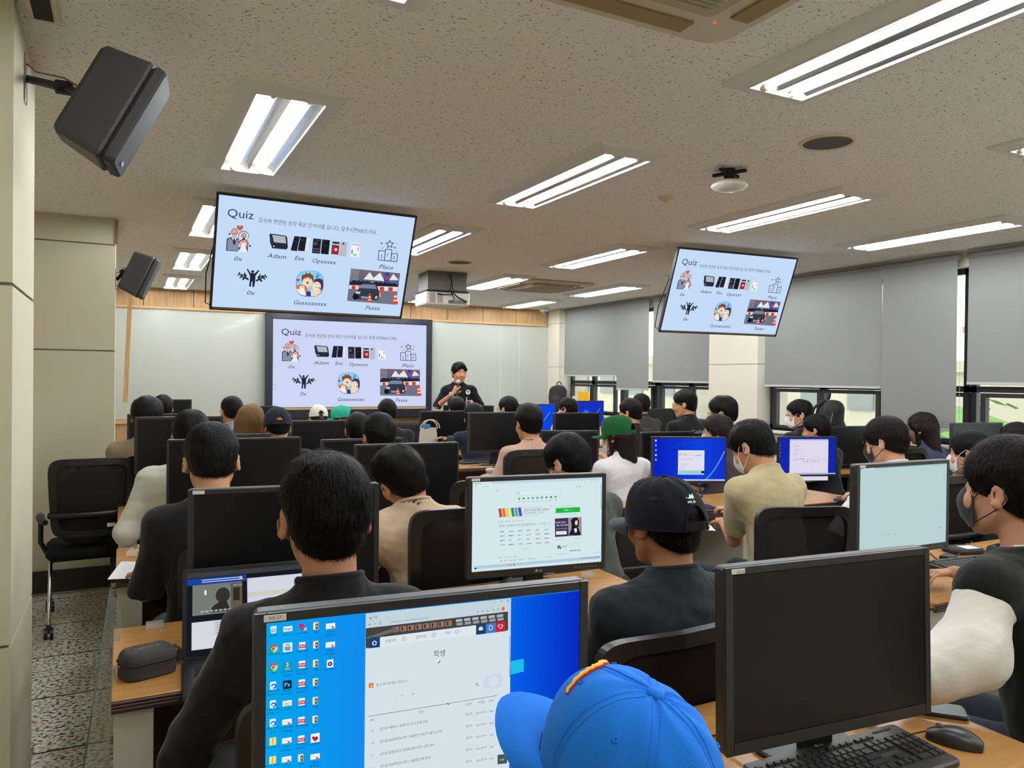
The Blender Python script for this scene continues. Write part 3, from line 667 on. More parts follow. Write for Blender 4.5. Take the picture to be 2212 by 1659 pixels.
mA = monitor('large monitor with a light blue desktop and a web page, lower middle foreground', (548, 1325), (1270, 1252), screen=(8, 150, 232))
mB = monitor('switched-off monitor beside the keyboard and mouse, lower right foreground', (1568, 1228), (2010, 1182), tilt=-0.03)
mN = monitor('monitor showing a white search portal page, centre', (1010, 1032), (1309, 1021), screen=(212, 232, 236))
mR = monitor('monitor showing an almost empty pale page, right', (1850, 1004), (2050, 992), screen=(184, 210, 214))
mL1 = monitor('dark monitor behind the head of the student in black, left', (405, 1058), (820, 1043))
mbl = monitor('monitor with a saturated blue desktop and a small dialog window, right of centre', (1408, 943), (1570, 944), W=0.515, H=0.315, screen=(12, 48, 205), thin=True, sticker=False, logo=False)
mdc = monitor('monitor with a white document on blue, left of the man with glasses', (1682, 943), (1808, 943), W=0.49, H=0.315, screen=(20, 38, 170), thin=True, sticker=False, logo=False)
kw = dict(sticker=False, logo=False)
monitor('wide dark monitor behind the short-haired man in black, left', (360, 950), Y=3.80, W=0.60, H=0.36, yaw=-0.04, thin=True, **kw)
monitor('wide dark monitor behind the man in the beige sweatshirt', (767, 961), Y=3.72, W=0.555, H=0.35, yaw=-0.02, thin=True, **kw)
monitor('dark monitor whose grey back edge shows left of the two dark-haired heads', (694, 950), Y=4.95, W=0.56, yaw=0.0, **kw)
monitor('dark monitor behind the white-shirted student on the left', (367, 941), Y=4.74, yaw=-0.03, **kw)
monitor('dark monitor in front of the student in the khaki shirt', (290, 901), Y=5.08, W=0.50, H=0.35, yaw=-0.02, **kw)
monitor('dark monitor to the right of the student in the black cap', (627, 909), Y=6.15, yaw=0.0, **kw)
monitor('dark monitor beside the second head on the far left', (424, 893), Y=7.4, anchor='R', yaw=0.0, **kw)
monitor('farthest dark monitor on the left, against the whiteboard', (289, 863), Y=8.55, yaw=0.0, W=0.54, **kw)
monitor('far dark monitor behind the woman with dyed blonde hair', (598, 877), Y=8.55, anchor='R', yaw=0.0, **kw)
monitor('dark monitor behind the white bag', (907, 888), Y=7.52, W=0.60, yaw=-0.03, **kw)
monitor('dark monitor left of the student in the pink top', (1012, 891), Y=6.22, W=0.54, yaw=-0.03, **kw)
monitor('dark monitor left of the woman in the green cap', (1167, 930), (1294, 930), W=0.52, H=0.34, **kw)
monitor('dark monitor in front of the head beside the yellow folder', (1197, 892), Y=6.50, W=0.53, yaw=-0.03, **kw)
mb2 = monitor('small bright blue screen right of the head of the student in the pink top', (1120, 873), Y=7.75, W=0.47, H=0.32, yaw=-0.1, screen=(14, 70, 225), thin=True, **kw)
mb3 = monitor('small blue screen below the yellow folder', (1243, 866), Y=7.85, W=0.45, H=0.32, yaw=0.12, screen=(24, 48, 190), thin=True, **kw)
monitor('dark monitor left of the student with the lettered black shirt', (1377, 883), Y=6.95, yaw=0.0, **kw)
monitor('dark monitor below the lettered black shirt', (1385, 934), Y=5.25, yaw=-0.05, **kw)
monitor('dark monitor under the backpack by the window', (1782, 921), Y=4.85, W=0.5, yaw=-0.15, **kw)
monitor('dark monitor directly left of the long-haired woman by the window', (1946, 919), Y=4.0, W=0.42, yaw=0.62, **kw)
monitor('dark monitor at the right in front of the apartment view', (2059, 914), Y=3.5, W=0.54, yaw=-0.08, **kw)
monitor('dark presenter monitor on the teaching desk', (957, 875), (1067, 876), W=0.60, H=0.36, desk_z=0.815, **kw)
# big interactive display at the front
t = thing('front_display', 'large black-framed display with the quiz slide on the front wall', 'display', (2.905, YF-0.10, 1.66)); FD = t
M_navy = mat('display_frame', (22, 26, 40), 0.45)
b = MB(); w_, h_ = 2.38, 1.44
b.slab(w_, h_, 0.07, 0.02, 0.006, o=(0, 0.02, 0)); b.build('housing', M_navy, t)
fr = MB()
for (a, c, e, f_) in ((-w_/2, -1.1, -h_/2, h_/2), (1.1, w_/2, -h_/2, h_/2), (-1.1, 1.1, 0.64, h_/2), (-1.1, 1.1, -h_/2, -0.60)): fr.box(a, c, -0.03, -0.015, e, f_)
fr.build('bezel', M_navy, t); fds = MB().box(-1.1, 1.1, -0.022, -0.016, -0.565, 0.632).build('screen', emat(205, 214, 244), t)
MB().box(-1.1, 1.1, -0.035, -0.015, -0.60, -0.572).build('lower_trim', M_trimwood2, t)
cb = thing('display_cabinet', 'low black cabinet under the front display', 'cabinet', (3.1, YF-0.35, 0)); MB().slab(2.6, 0.42, 0.86, 0.01, 0.004, o=(0, 0, 0.43), axis='z').build('body', M_black2, cb)
for s in (-0.65, 0.65): MB().slab(1.26, 0.78, 0.012, 0.004, 0.002, o=(s, -0.216, 0.44)).build('door', M_black, cb)
# televisions hanging from the ceiling
def tv(c, yaw, tilt, label):
    t = thing('television', label, 'television', c, (0, 0, yaw), group='hanging televisions with the quiz slide'); R = Matrix.Rotation(tilt, 4, 'X')
    b = MB(); b.M = R; b.slab(1.24, 0.715, 0.022, 0.008, 0.003, o=(0, 0.012, 0)); b.slab(1.0, 0.42, 0.045, 0.03, 0.015, o=(0, 0.045, -0.08)); b.build('housing', M_black, t)
    b = MB(); b.M = R
    for (a, c_, e, f_) in ((-0.62, -0.607, -0.357, 0.357), (0.607, 0.62, -0.357, 0.357), (-0.607, 0.607, 0.344, 0.357), (-0.607, 0.607, -0.357, -0.338)): b.box(a, c_, -0.006, 0.002, e, f_)
    b.build('bezel', M_black, t)
    b = MB(); b.M = R; b.box(-0.604, 0.604, -0.007, -0.003, -0.348, -0.341); b.build('lower_trim', mat('copper_trim', (150, 118, 92), 0.35, metal=0.5), t)
    so = MB().box(-0.607, 0.607, -0.003, 0.0, -0.338, 0.344).build('screen', emat(196, 220, 248), t); so.rotation_euler = (tilt, 0, 0)
    b = MB(); top = CZ-c[2]; b.cyl((0, 0.16, 0.02), (0, 0.16, top-0.005), 0.025, n=14); b.lathe([(0.09, top), (0.09, top-0.012), (0.025, top-0.02)], 20, o=(0, 0.16, 0)); b.box(-0.04, 0.04, 0.05, 0.18, -0.04, 0.04); b.build('ceiling_mount', M_black2, t)
    b = MB(); b.tube([R@Vector((-0.60, 0.05, 0.1)), R@Vector((-0.645, 0.05, -0.15)), R@Vector((-0.64, 0.04, -0.33)), R@Vector((-0.60, 0.03, -0.34))], 0.004, 6); b.build('cable', M_black2, t)
    pl = Plane(c, yaw, tilt); pl.off = 0.003; return t, so, pl
TVL = tv((1.094, 4.87, 2.258), 0.035, math.radians(22.8), 'larger-looking ceiling-hung television with the quiz slide, left')
TVR = tv((4.57, 4.905, 2.256), -0.068, math.radians(21.5), 'ceiling-hung television with the quiz slide near the windows, right')
# ------------------------------------------------------------------ implicit surfaces for bodies, clothes and hair
class Field:
    def __init__(s, lo, hi, h):
        s.h = h; s.lo = np.array(lo, float); n = np.ceil((np.array(hi)-s.lo)/h).astype(int)+1
        s.n = n; s.ax = [s.lo[i]+h*np.arange(n[i]) for i in range(3)]; s.val = np.full(n, 0.3, np.float32)
    def win(s, lo, hi):
        a = np.maximum(np.floor((np.asarray(lo)-s.lo)/s.h).astype(int), 0); b = np.minimum(np.ceil((np.asarray(hi)-s.lo)/s.h).astype(int)+1, s.n)
        if np.any(b <= a): return None, None
        sl = tuple(slice(a[i], b[i]) for i in range(3))
        X, Y, Z = np.meshgrid(*[s.ax[i][sl[i]] for i in range(3)], indexing='ij')
        return sl, np.stack([X, Y, Z], -1).astype(np.float32)
    def comb(s, sl, d, k, op):
        v = s.val[sl]
        if op == 'u':
            if k <= 0: s.val[sl] = np.minimum(v, d); return
            t = np.maximum(k-np.abs(v-d), 0)/k; s.val[sl] = np.minimum(v, d)-t*t*k*0.25
        elif op == 's':
            d = -d
            if k <= 0: s.val[sl] = np.maximum(v, d); return
            t = np.maximum(k-np.abs(v-d), 0)/k; s.val[sl] = np.maximum(v, d)+t*t*k*0.25
    def cone(s, a, b, r0, r1=None, k=0.02, op='u', sx=None):
        """rounded cone; sx = (direction, factor) widens the shape along a direction"""
        a = np.asarray(a, float); b = np.asarray(b, float); r1 = r0 if r1 is None else r1; R = max(r0, r1)*(sx[1] if sx else 1)+k+2*s.h
        sl, P = s.win(np.minimum(a, b)-R, np.maximum(a, b)+R)
        if sl is None: return
        ab = b-a; L2 = float(ab@ab)+1e-12; Q = P-a
        if sx:
            w = np.asarray(sx[0], float); c = Q@w; t0 = (Q@ab)/L2; t0 = np.clip(t0, 0, 1); D = Q-t0[..., None]*ab
            e = D@w; D = D+(e/sx[1]-e)[..., None]*w; d = np.linalg.norm(D, axis=-1)-(r0+(r1-r0)*t0)
        else:
            t0 = np.clip((Q@ab)/L2, 0, 1); d = np.linalg.norm(Q-t0[..., None]*ab, axis=-1)-(r0+(r1-r0)*t0)
        s.comb(sl, d.astype(np.float32), k, op)
    def ell(s, c, r, R=None, k=0.02, op='u', mask=None):
        c = np.asarray(c, float); r = np.asarray(r, float); m = r.max()+k+2*s.h; sl, P = s.win(c-m, c+m)
        if sl is None: return
        Q = P-c
        if R is not None: Q = Q@R
        q = Q/r; n = np.linalg.norm(q, axis=-1); g = np.linalg.norm(q/r, axis=-1)+1e-9; d = n*(n-1)/g
        if mask is not None: d = np.maximum(d, mask(Q))
        s.comb(sl, d.astype(np.float32), k, op)
    def half(s, p, n, k=0.0, lo=None, hi=None):
        """cut away the side the normal points to"""
        sl, P = s.win(s.lo if lo is None else lo, s.lo+s.h*s.n if hi is None else hi)
        if sl is None: return
        d = -((P-np.asarray(p))@unit(n)); s.comb(sl, d.astype(np.float32), k, 's')
    def warp(s, amp, sc, seed=0, lo=None, hi=None):
        sl, P = s.win(s.lo if lo is None else lo, s.lo+s.h*s.n if hi is None else hi); r_ = np.random.RandomState(seed); v = 0
        sub = s.val[sl]; near = np.abs(sub) < 0.03; Q = P[near]*np.float32(sc)
        for i in range(3):
            a, b, c = r_.normal(size=3).astype(np.float32), r_.normal(size=3).astype(np.float32), r_.uniform(0, 6, 3)
            v = v+np.sin(Q@a+np.float32(c[0])+np.float32(1.8)*np.sin(Q@b*np.float32(0.6)+np.float32(c[1])))
        sub[near] += (amp*v/3).astype(np.float32)
    def surface(s):
        v = s.val; neg = v < 0; n = v.shape
        c = np.zeros(tuple(np.array(n)-1), np.uint8)
        for i in (0, 1):
            for j in (0, 1):
                for k in (0, 1): c += neg[i:n[0]-1+i, j:n[1]-1+j, k:n[2]-1+k]
        cells = np.argwhere((c > 0) & (c < 8)); idx = np.full(c.shape, -1, np.int64); idx[tuple(cells.T)] = np.arange(len(cells))
        acc = np.zeros((len(cells), 3)); cnt = np.zeros(len(cells))
        E = []
        for ax in range(3):
            for p in (0, 1):
                for q in (0, 1):
                    o = [0, 0, 0]; oth = [i for i in range(3) if i != ax]; o[oth[0]] = p; o[oth[1]] = q; E.append((ax, tuple(o)))
        for ax, o in E:
            A = cells+o; B = A.copy(); B[:, ax] += 1; va = v[tuple(A.T)]; vb = v[tuple(B.T)]; m = (va < 0) != (vb < 0)
            t = va[m]/(va[m]-vb[m]); pt = A[m].astype(float); pt[:, ax] += t; acc[m] += pt; cnt[m] += 1
        V = acc/cnt[:, None]*s.h+s.lo; F = []
        for ax in range(3):
            b, c_ = (ax+1) % 3, (ax+2) % 3
            s0 = [slice(None)]*3; s1 = [slice(None)]*3; s0[ax] = slice(0, -1); s1[ax] = slice(1, None); A = neg[tuple(s0)]; B = neg[tuple(s1)]
            G = np.argwhere(A != B); G = G[(G[:, b] > 0) & (G[:, c_] > 0) & (G[:, b] < n[b]-1) & (G[:, c_] < n[c_]-1)]
            if not len(G): continue
            def cell(db, dc): q = G.copy(); q[:, b] -= db; q[:, c_] -= dc; return idx[tuple(q.T)]
            Q = np.stack([cell(1, 1), cell(0, 1), cell(0, 0), cell(1, 0)], 1); flip = ~A[tuple(G.T)]; Q[flip] = Q[flip][:, ::-1]; F.append(Q)
        F = np.concatenate(F) if F else np.zeros((0, 4), int); return V, F
def quad_mesh(name, V, F, m):
    me = bpy.data.meshes.new(name); me.vertices.add(len(V)); me.vertices.foreach_set('co', np.asarray(V, np.float32).ravel())
    me.loops.add(len(F)*4); me.loops.foreach_set('vertex_index', np.asarray(F, np.int32).ravel()); me.polygons.add(len(F))
    me.polygons.foreach_set('loop_start', np.arange(0, len(F)*4, 4, dtype=np.int32)); me.polygons.foreach_set('use_smooth', np.ones(len(F), bool))
    me.materials.append(m); me.update(calc_edges=True); me.validate(); return me
def rotm(yaw=0, pitch=0, roll=0):
    """yaw: + turns left; pitch: + bows forward; roll: + leans to the left shoulder. facing +y"""
    return np.array(Matrix.Rotation(yaw, 3, 'Z')@Matrix.Rotation(-pitch, 3, 'X')@Matrix.Rotation(-roll, 3, 'Y'))
D = math.radians
def cloth(name, c, rough=0.9, fold=0.25): return mat('cloth_'+name, c, rough, spec=0.15, bump=fold, bscale=28, sheen=0.15)
def skin_mat(c=(205, 152, 118)): return mat('skin_%d_%d_%d' % c, c, 0.55, spec=0.35, vary=0.06, vscale=30)
def hair_mat(c=(20, 18, 18)): return mat('hair_%d_%d_%d' % c, tuple(int(v*0.82) for v in c), 0.45, spec=0.12, bump=0.6, bscale=60, stretch=(3, 3, 0.5))
# head in its own frame: origin between the ears, y forward, z up
def head_field(f, T, Rm, fine, face=True):
    """T: local->field point transform"""
    def E(c, r, k=0.015, op='u', R2=None): f.ell(T(c), r, Rm if R2 is None else Rm@R2, k, op)
    E((0, -0.012, 0.036), (0.073, 0.092, 0.085)); E((0, 0.022, -0.02), (0.062, 0.070, 0.085), 0.03)
    f.cone(T((0, 0.05, -0.075)), T((0, 0.062, -0.092)), 0.034, 0.022, 0.03)
    for s in (-1, 1):
        f.cone(T((s*0.052, -0.004, -0.045)), T((s*0.022, 0.055, -0.09)), 0.016, 0.018, 0.025)
        E((s*0.036, 0.066, -0.03), (0.026, 0.022, 0.026), 0.02)
    if face:
        f.cone(T((0, 0.084, 0.012)), T((0, 0.104, -0.028)), 0.0075, 0.012, 0.012)
        for s in (-1, 1):
            E((s*0.011, 0.097, -0.032), (0.009, 0.010, 0.007), 0.006)
            f.cone(T((s*0.014, 0.083, 0.028)), T((s*0.048, 0.070, 0.024)), 0.007, 0.006, 0.012)
            if fine: E((s*0.031, 0.089, 0.006), (0.016, 0.012, 0.010), 0.01, 's')
            if fine: E((s*0.031, 0.076, 0.006), (0.0125, 0.0125, 0.0125), 0.002)
        f.cone(T((-0.016, 0.084, -0.058)), T((0.016, 0.084, -0.058)), 0.0065, 0.0065, 0.01)
        f.cone(T((-0.012, 0.084, -0.068)), T((0.012, 0.084, -0.068)), 0.007, 0.007, 0.008)
    for s in (-1, 1):
        R2 = np.array(Matrix.Rotation(s*-0.45, 3, 'Z')@Matrix.Rotation(0.18, 3, 'X'))
        E((s*0.085, -0.012, -0.004), (0.008, 0.021, 0.033), 0.005, 'u', R2)
        f.cone(T((s*0.077, 0.0, -0.028)), T((s*0.079, -0.004, -0.02)), 0.007, 0.009, 0.006)
        E((s*0.094, -0.006, -0.002), (0.006, 0.011, 0.020), 0.004, 's', R2)
def hand_prims(f, W, fwd, up, side, s, fine, curl=0.5, k=0.006, sc=1.0, spread=1.0):
    """W wrist, fwd towards the fingers, up = back of the hand, side = thumb side"""
    fwd = unit(fwd); up = unit(up-np.dot(up, fwd)*fwd); sd = unit(np.cross(up, fwd))*s
    P = lambda a, b, c: W+sc*(a*sd+b*fwd+c*up)
    f.cone(P(0.018, 0.012, 0), P(0.024, 0.075, 0), 0.013*sc, 0.013*sc, 0.012); f.cone(P(-0.018, 0.012, 0), P(-0.024, 0.07, 0), 0.012*sc, 0.012*sc, 0.014); f.cone(P(0, 0.01, 0), P(0, 0.075, 0.002), 0.015*sc, 0.013*sc, 0.012)
    for i, (x, L) in enumerate(((0.029, 0.070), (0.010, 0.078), (-0.010, 0.072), (-0.028, 0.056))):
        b = P(x, 0.078-abs(i-1)*0.003, 0.0); a = 0.25+curl*0.35; dr = fwd+sd*(x*2.5*spread)
        r = 0.0085*sc if i < 3 else 0.0075*sc; q = b
        for j, fr in enumerate((0.46, 0.31, 0.23)):
            dd = unit(unit(dr)*math.cos(a)-up*math.sin(a)); q2 = q+dd*L*fr*sc; f.cone(q, q2, r*(1-0.06*j), r*(0.94-0.08*j), 0.003); q = q2; a += 0.25+curl*(0.75 if j == 0 else 0.6)
    b = P(0.028, 0.022, -0.002); q = b+unit(sd*0.75+fwd*0.62-up*0.25)*0.036*sc; f.cone(b, q, 0.012*sc, 0.0095*sc, 0.008); f.cone(q, q+unit(sd*0.25+fwd*0.9-up*0.35*(1+curl))*0.03*sc, 0.0095*sc, 0.008*sc, 0.003)
HAIR_CUT = {}
def hair_field(f, T, Rm, style, seed, h):
    def E(c, r, k=0.02, op='u', R2=None): f.ell(T(c), r, Rm if R2 is None else Rm@R2, k, op)
    puff = {'short': 0.0, 'full': 0.003, 'mop': 0.008, 'crop': -0.004, 'long': 0.006, 'pony': 0.0, 'part': 0.004, 'bob': 0.006}.get(style, 0)
    E((0, -0.012, 0.046), (0.085+puff, 0.105+puff, 0.090+puff)); E((0, -0.036, 0.0), (0.073+puff*0.7, 0.079+puff*0.6, 0.082+puff*0.5), 0.03)
    E((0, -0.05, -0.045), (0.053, 0.045, 0.045), 0.03)
    f.warp(0.0035, 38, seed); f.warp(0.0012, 120, seed+1)
    # clear the face, the ears and the nape
    E((0, 0.105, -0.045), (0.074, 0.082, 0.112), 0.012, 's')
    if style in ('short', 'crop'): E((0, 0.115, 0.03), (0.064, 0.05, 0.045), 0.012, 's')
    if style not in ('long', 'bob', 'part'):
        for s in (-1, 1): E((s*0.094, -0.006, -0.020), (0.027, 0.030, 0.040), 0.008, 's'); E((s*0.078, 0.028, -0.062), (0.03, 0.048, 0.055), 0.01, 's')
        z0 = {'crop': -0.045, 'short': -0.066, 'part': -0.066}.get(style, -0.074)
        f.half(T((0, -0.09, z0)), Rm@np.array([0, 0.5, -1.0]), 0.01)
    if style in ('long', 'bob'):
        L = -0.42 if style == 'long' else -0.10
        for s in (-1, 1): f.cone(T((s*0.045, -0.055, 0.0)), T((s*0.055, -0.085, L)), 0.042, 0.03, 0.04)
        f.cone(T((0, -0.065, 0.0)), T((0, -0.10, L-0.02)), 0.05, 0.04, 0.04)
        for s in (-1, 1): f.cone(T((s*0.078, 0.012, 0.02)), T((s*0.083, 0.005, L*0.55-0.03)), 0.016, 0.014, 0.03)
        E((0, 0.115, -0.06), (0.066, 0.09, 0.11), 0.012, 's')
    if style == 'part':
        f.half(T((0, -0.09, -0.07)), Rm@np.array([0, 0.5, -1.0]), 0.01)
        for s in (-1, 1): E((s*0.094, 0.0, -0.026), (0.027, 0.026, 0.034), 0.008, 's'); E((s*0.078, 0.034, -0.066), (0.03, 0.05, 0.055), 0.01, 's')
        for s in (-1, 1): f.cone(T((s*0.012, 0.078, 0.092)), T((s*0.062, 0.066, 0.045)), 0.024, 0.016, 0.02)
    if style == 'pony':
        f.cone(T((0, -0.10, 0.03)), T((0, -0.135, -0.02)), 0.022, 0.024, 0.02); f.cone(T((0, -0.135, -0.02)), T((0.01, -0.125, -0.2)), 0.025, 0.014, 0.02)
def strands(V, F, n, c, whorl, length, width, seed, grav=(0, 0, -1), zmin=None):
    """fine locks of hair lying along a hair surface: V verts, F quads, c head centre"""
    rs_ = np.random.RandomState(seed); Q = V[F]; cen = Q.mean(1); nr = np.cross(Q[:, 2]-Q[:, 0], Q[:, 3]-Q[:, 1]); nr /= np.linalg.norm(nr, axis=1, keepdims=True)+1e-12
    out = cen-c; sgn = np.sign((nr*out).sum(1)); keep = sgn*1 > -2
    i = rs_.choice(len(cen), n); p = cen[i]+rs_.normal(size=(n, 3))*0.002; nn = nr[i]*np.where(sgn[i] == 0, 1, sgn[i])[:, None]
    g = (p-whorl); g = g/(np.linalg.norm(g, axis=1, keepdims=True)+1e-9)+np.asarray(grav)*np.clip(np.linalg.norm(p-whorl, axis=1, keepdims=True)/0.10, 0.15, 1.3)+rs_.normal(size=(n, 3))*0.22
    t = g-(g*nn).sum(1, keepdims=True)*nn; t /= np.linalg.norm(t, axis=1, keepdims=True)+1e-9; s = np.cross(nn, t)
    L = length*rs_.uniform(0.5, 1.1, (n, 1))*np.clip(1.0+((p[:, 2:3]-c[2])/0.10), 0.20, 1.0); R = 0.10; ps = []
    lift = rs_.uniform(-0.001, 0.004, (n, 1)); wv = rs_.normal(size=(n, 1))*0.12
    for q in (0.0, 0.4, 0.75, 1.0):
        a = L*q; ps.append(p+t*a-nn*(a*a/(2*R))+nn*(0.0008+lift*q)+s*(wv*a*q))
    Vs = []; w = width
    for k, (pt, ww) in enumerate(zip(ps, (w, w*0.9, w*0.6, w*0.1))): Vs += [pt-s*ww/2, pt+s*ww/2]
    Vs = np.stack(Vs, 1); base = np.arange(n)[:, None]*8; Fs = np.concatenate([base+np.array([[2*k, 2*k+1, 2*k+3, 2*k+2]]) for k in range(3)], 1).reshape(-1, 4)
    return Vs.reshape(-1, 3), Fs
# shared lower bodies
def lower_body():
    f = Field((-0.3, -0.25, 0.03), (0.3, 0.65, 0.68), 0.018)
    f.cone((-0.07, 0, 0.55), (0.07, 0, 0.55), 0.13, 0.13, 0.03)
    for s in (-1, 1): f.cone((s*0.09, 0.02, 0.54), (s*0.13, 0.43, 0.53), 0.088, 0.062, 0.04); f.cone((s*0.13, 0.43, 0.52), (s*0.13, 0.44, 0.1), 0.06, 0.045, 0.02)
    V, F = f.surface(); return V, F
LOW = lower_body(); LOW_ME = {}
def shoes_mesh():
    b = MB()
    for s in (-1, 1): b.M = Matrix.Translation((s*0.13, 0.5, 0.045)); b.slab(0.09, 0.27, 0.05, 0.04, 0.012, o=(0, 0, -0.02), axis='z'); b.slab(0.08, 0.16, 0.05, 0.035, 0.018, o=(0, -0.04, 0.02), axis='z')
    b.M = None; return b
SHOES = None
def lower(parent, col, z_off=0):
    global SHOES
    if col not in LOW_ME: LOW_ME[col] = quad_mesh('trousers', LOW[0], LOW[1], cloth('trousers_%d_%d_%d' % col, col))
    link('trousers', LOW_ME[col], parent)
    if SHOES is None: SHOES = shoes_mesh().mesh('shoes', mat('shoe_white', (190, 188, 182), 0.6))
    link('shoes', SHOES, parent)
def person(label, H, yaw=0, pitch=0.1, hyaw=0, hroll=0, hip=(0, -0.12), style='short', hair=(20, 18, 18), shirt=(24, 24, 26), skin=(196, 142, 108), h=0.010, sleeve='short', arms='type', hscale=1.0, nstrand=0,
           cap=None, mask=None, glasses=None, legs=(40, 44, 56), collar=True, seed=0, sh_w=0.175, extra=None, fold=0.003, group='students at the computer desks', width=1.0, neck=1.0, stand=False, fine=None, hlift=0.0, hair_cut=None, nape=None, swid=0.0012, vest=None):
    """H: head centre in the room; hip: hips relative to the head (before body yaw)"""
    H = np.array(H, float); cy, sy = math.cos(yaw), math.sin(yaw); Rz = np.array([[cy, -sy, 0], [sy, cy, 0], [0, 0, 1.0]])
    hp = Rz@np.array([hip[0], hip[1], 0.0]); O = np.array([H[0]+hp[0], H[1]+hp[1], 0.0])
    Hl = Rz.T@(H-O); fine = (h <= 0.0075) if fine is None else fine
    Rh = rotm(hyaw, pitch, hroll); T = lambda c: Hl+hscale*(Rh@np.asarray(c, float))
    hip_z = 0.55 if not stand else 0.93
    N = Hl+hscale*(rotm(hyaw*0.3, pitch*0.75, hroll*0.6)@np.array([0, -0.035, -0.132*neck]))
    C = np.array([Hl[0]*0.3+N[0]*0.7, N[1]*0.8-0.02, N[2]-0.15]); hipc = np.array([0, 0, hip_z+0.02]); sp = unit(N-hipc)
    sw = sh_w*width; S = {s: np.array([N[0]+s*sw, N[1]-0.005, N[2]-0.078]) for s in (-1, 1)}; A = {}
    desk = 0.765
    for s in (-1, 1):
        if isinstance(arms, dict): w2l = (lambda p: Rz.T@(np.asarray(p, float)-O)) if arms.get('world') else (lambda p: np.array(p, float)); A[s] = (w2l(arms[s][0]), w2l(arms[s][1]), arms[s][2] if len(arms[s]) > 2 else 0.5)
        elif arms == 'lap': A[s] = (S[s]+np.array([s*0.05, 0.03, -0.27]), np.array([s*0.07, 0.24, 0.66]), 0.6)
        elif arms == 'down': A[s] = (S[s]+np.array([s*0.05, -0.02, -0.28]), S[s]+np.array([s*0.06, 0.05, -0.52]), 0.5)
        else:
            wz = max(desk+0.03, 0.0); W = np.array([s*0.13, max(N[1]+0.30, 0.36), wz]); e = S[s]+np.array([s*0.025, 0.07, -0.25]); e[2] = max(e[2], 0.70); A[s] = (e, W, 0.5)
    pts = np.array([Hl+[0, 0, 0.2], Hl-[0.15, 0.15, 0.2], Hl+[0.15, 0.2, 0.15], hipc-[0.2, 0.2, 0.1], hipc+[0.2, 0.2, 0]]+[q for s in (-1, 1) for q in (S[s]+[s*0.1, -0.1, 0.1], A[s][0]+[s*0.08, -0.08, -0.08], A[s][1]+[0.0, 0.19, -0.06], A[s][1]+[s*0.12, 0.15, 0.13], A[s][1]-[s*0.1, 0.05, 0.1])])
    lo, hi = pts.min(0)-0.03, pts.max(0)+0.03
    f = Field(lo, hi, h)
    head_T = T; head_field_scaled(f, T, Rh, hscale, fine)
    f.cone(T((0, -0.03, -0.05)), N+np.array([0, -0.01, -0.05]), 0.053*hscale, 0.053*hscale, 0.02)
    f.cone(N-sp*0.13, hipc, 0.070, 0.09, 0.03, sx=((1, 0, 0), 1.4))
    for s in (-1, 1):
        f.cone(N-np.array([0, 0.01, 0.085]), S[s], 0.036, 0.040, 0.02)
        e, W, cu = A[s]; f.cone(S[s], e, 0.042, 0.036, 0.03); f.cone(e, W, 0.036, 0.024, 0.015)
        fw = unit(W-e); fw2 = unit(fw+np.array([0, 0.4, 0.05])) if not isinstance(arms, dict) else unit(np.array(arms[s][3], float)) if len(arms[s]) > 3 else fw
        up = np.array([0, 0, 1.0]) if not (isinstance(arms, dict) and len(arms[s]) > 4) else np.array(arms[s][4], float)
        hand_prims(f, W, fw2, up, None, -s, fine, cu)
    V, F = f.surface(); me = quad_mesh('person_body', V, F, skin_mat(skin))
    root = bpy.data.objects.new('person', me); COL.objects.link(root); root.location = O; root.rotation_euler = (0, 0, yaw)
    tag(root, label, 'person', group)
    nbase = T((0, -0.03, -0.05)); nax = unit(nbase-(N+np.array([0, -0.01, -0.05]))+np.array([0, 0.012, 0])); NT = N+np.array([0, -0.006, 0.0])+nax*(0.022 if not vest else 0.004)
    # shirt
    def garment(name, col, sleeve, w, g, fold):
        f = Field(lo, hi, h)
        f.cone(N-sp*0.10, hipc+np.array([0, 0, 0.02]), 0.098*w+g, 0.115*w+g, 0.05, sx=((1, 0, 0), 1.38))
        f.cone(np.array([N[0]-0.09*w, N[1]-0.015, N[2]-0.13]), np.array([N[0]+0.09*w, N[1]-0.015, N[2]-0.13]), 0.088*w+g, 0.088*w+g, 0.05)
        f.cone(N-np.array([0, 0.012, 0.035]), N-sp*0.12, 0.066+g, 0.1+g, 0.03)
        f.cone(N-np.array([0, 0.012, 0.03]), NT, 0.074+g, 0.0665*hscale+g, 0.03)
        for s in (-1, 1):
            e, W, cu = A[s][:3]
            f.cone(N-np.array([0, 0.012, 0.045]), S[s], 0.048+g, 0.054*w+g, 0.05)
            if sleeve == 'none': f.cone(S[s], S[s]+(e-S[s])*0.04, 0.057*w+g, 0.058*w+g, 0.03)
            else:
                L = {'short': 0.72, 'long': 1.0, 'half': 1.0, 'loose': 1.0}[sleeve]; lw = 1.3 if sleeve == 'loose' else 1.0; f.cone(S[s], S[s]+(e-S[s])*L, 0.054*w*(1+0.3*(lw-1))+g, 0.054*w*lw+g, 0.04)
                if sleeve == 'long': f.cone(e, W-unit(W-e)*0.02, 0.058*w+g, 0.036*w+g, 0.03)
                if sleeve == 'loose': f.cone(e, e+(W-e)*0.5, 0.058*w*1.3+g, 0.066*w+g, 0.03)
        if fold: f.warp(fold*1.6, 17, seed); f.warp(fold, 38, seed+5); f.warp(fold*0.5, 75, seed+9)
        f.half(NT+nax*0.008, nax, 0.004, NT-0.13, NT+0.13); f.cone(N-nax*0.02, N+nax*0.15, 0.0595*hscale+g*0.5, 0.0595*hscale+g*0.5, 0.004, 's')
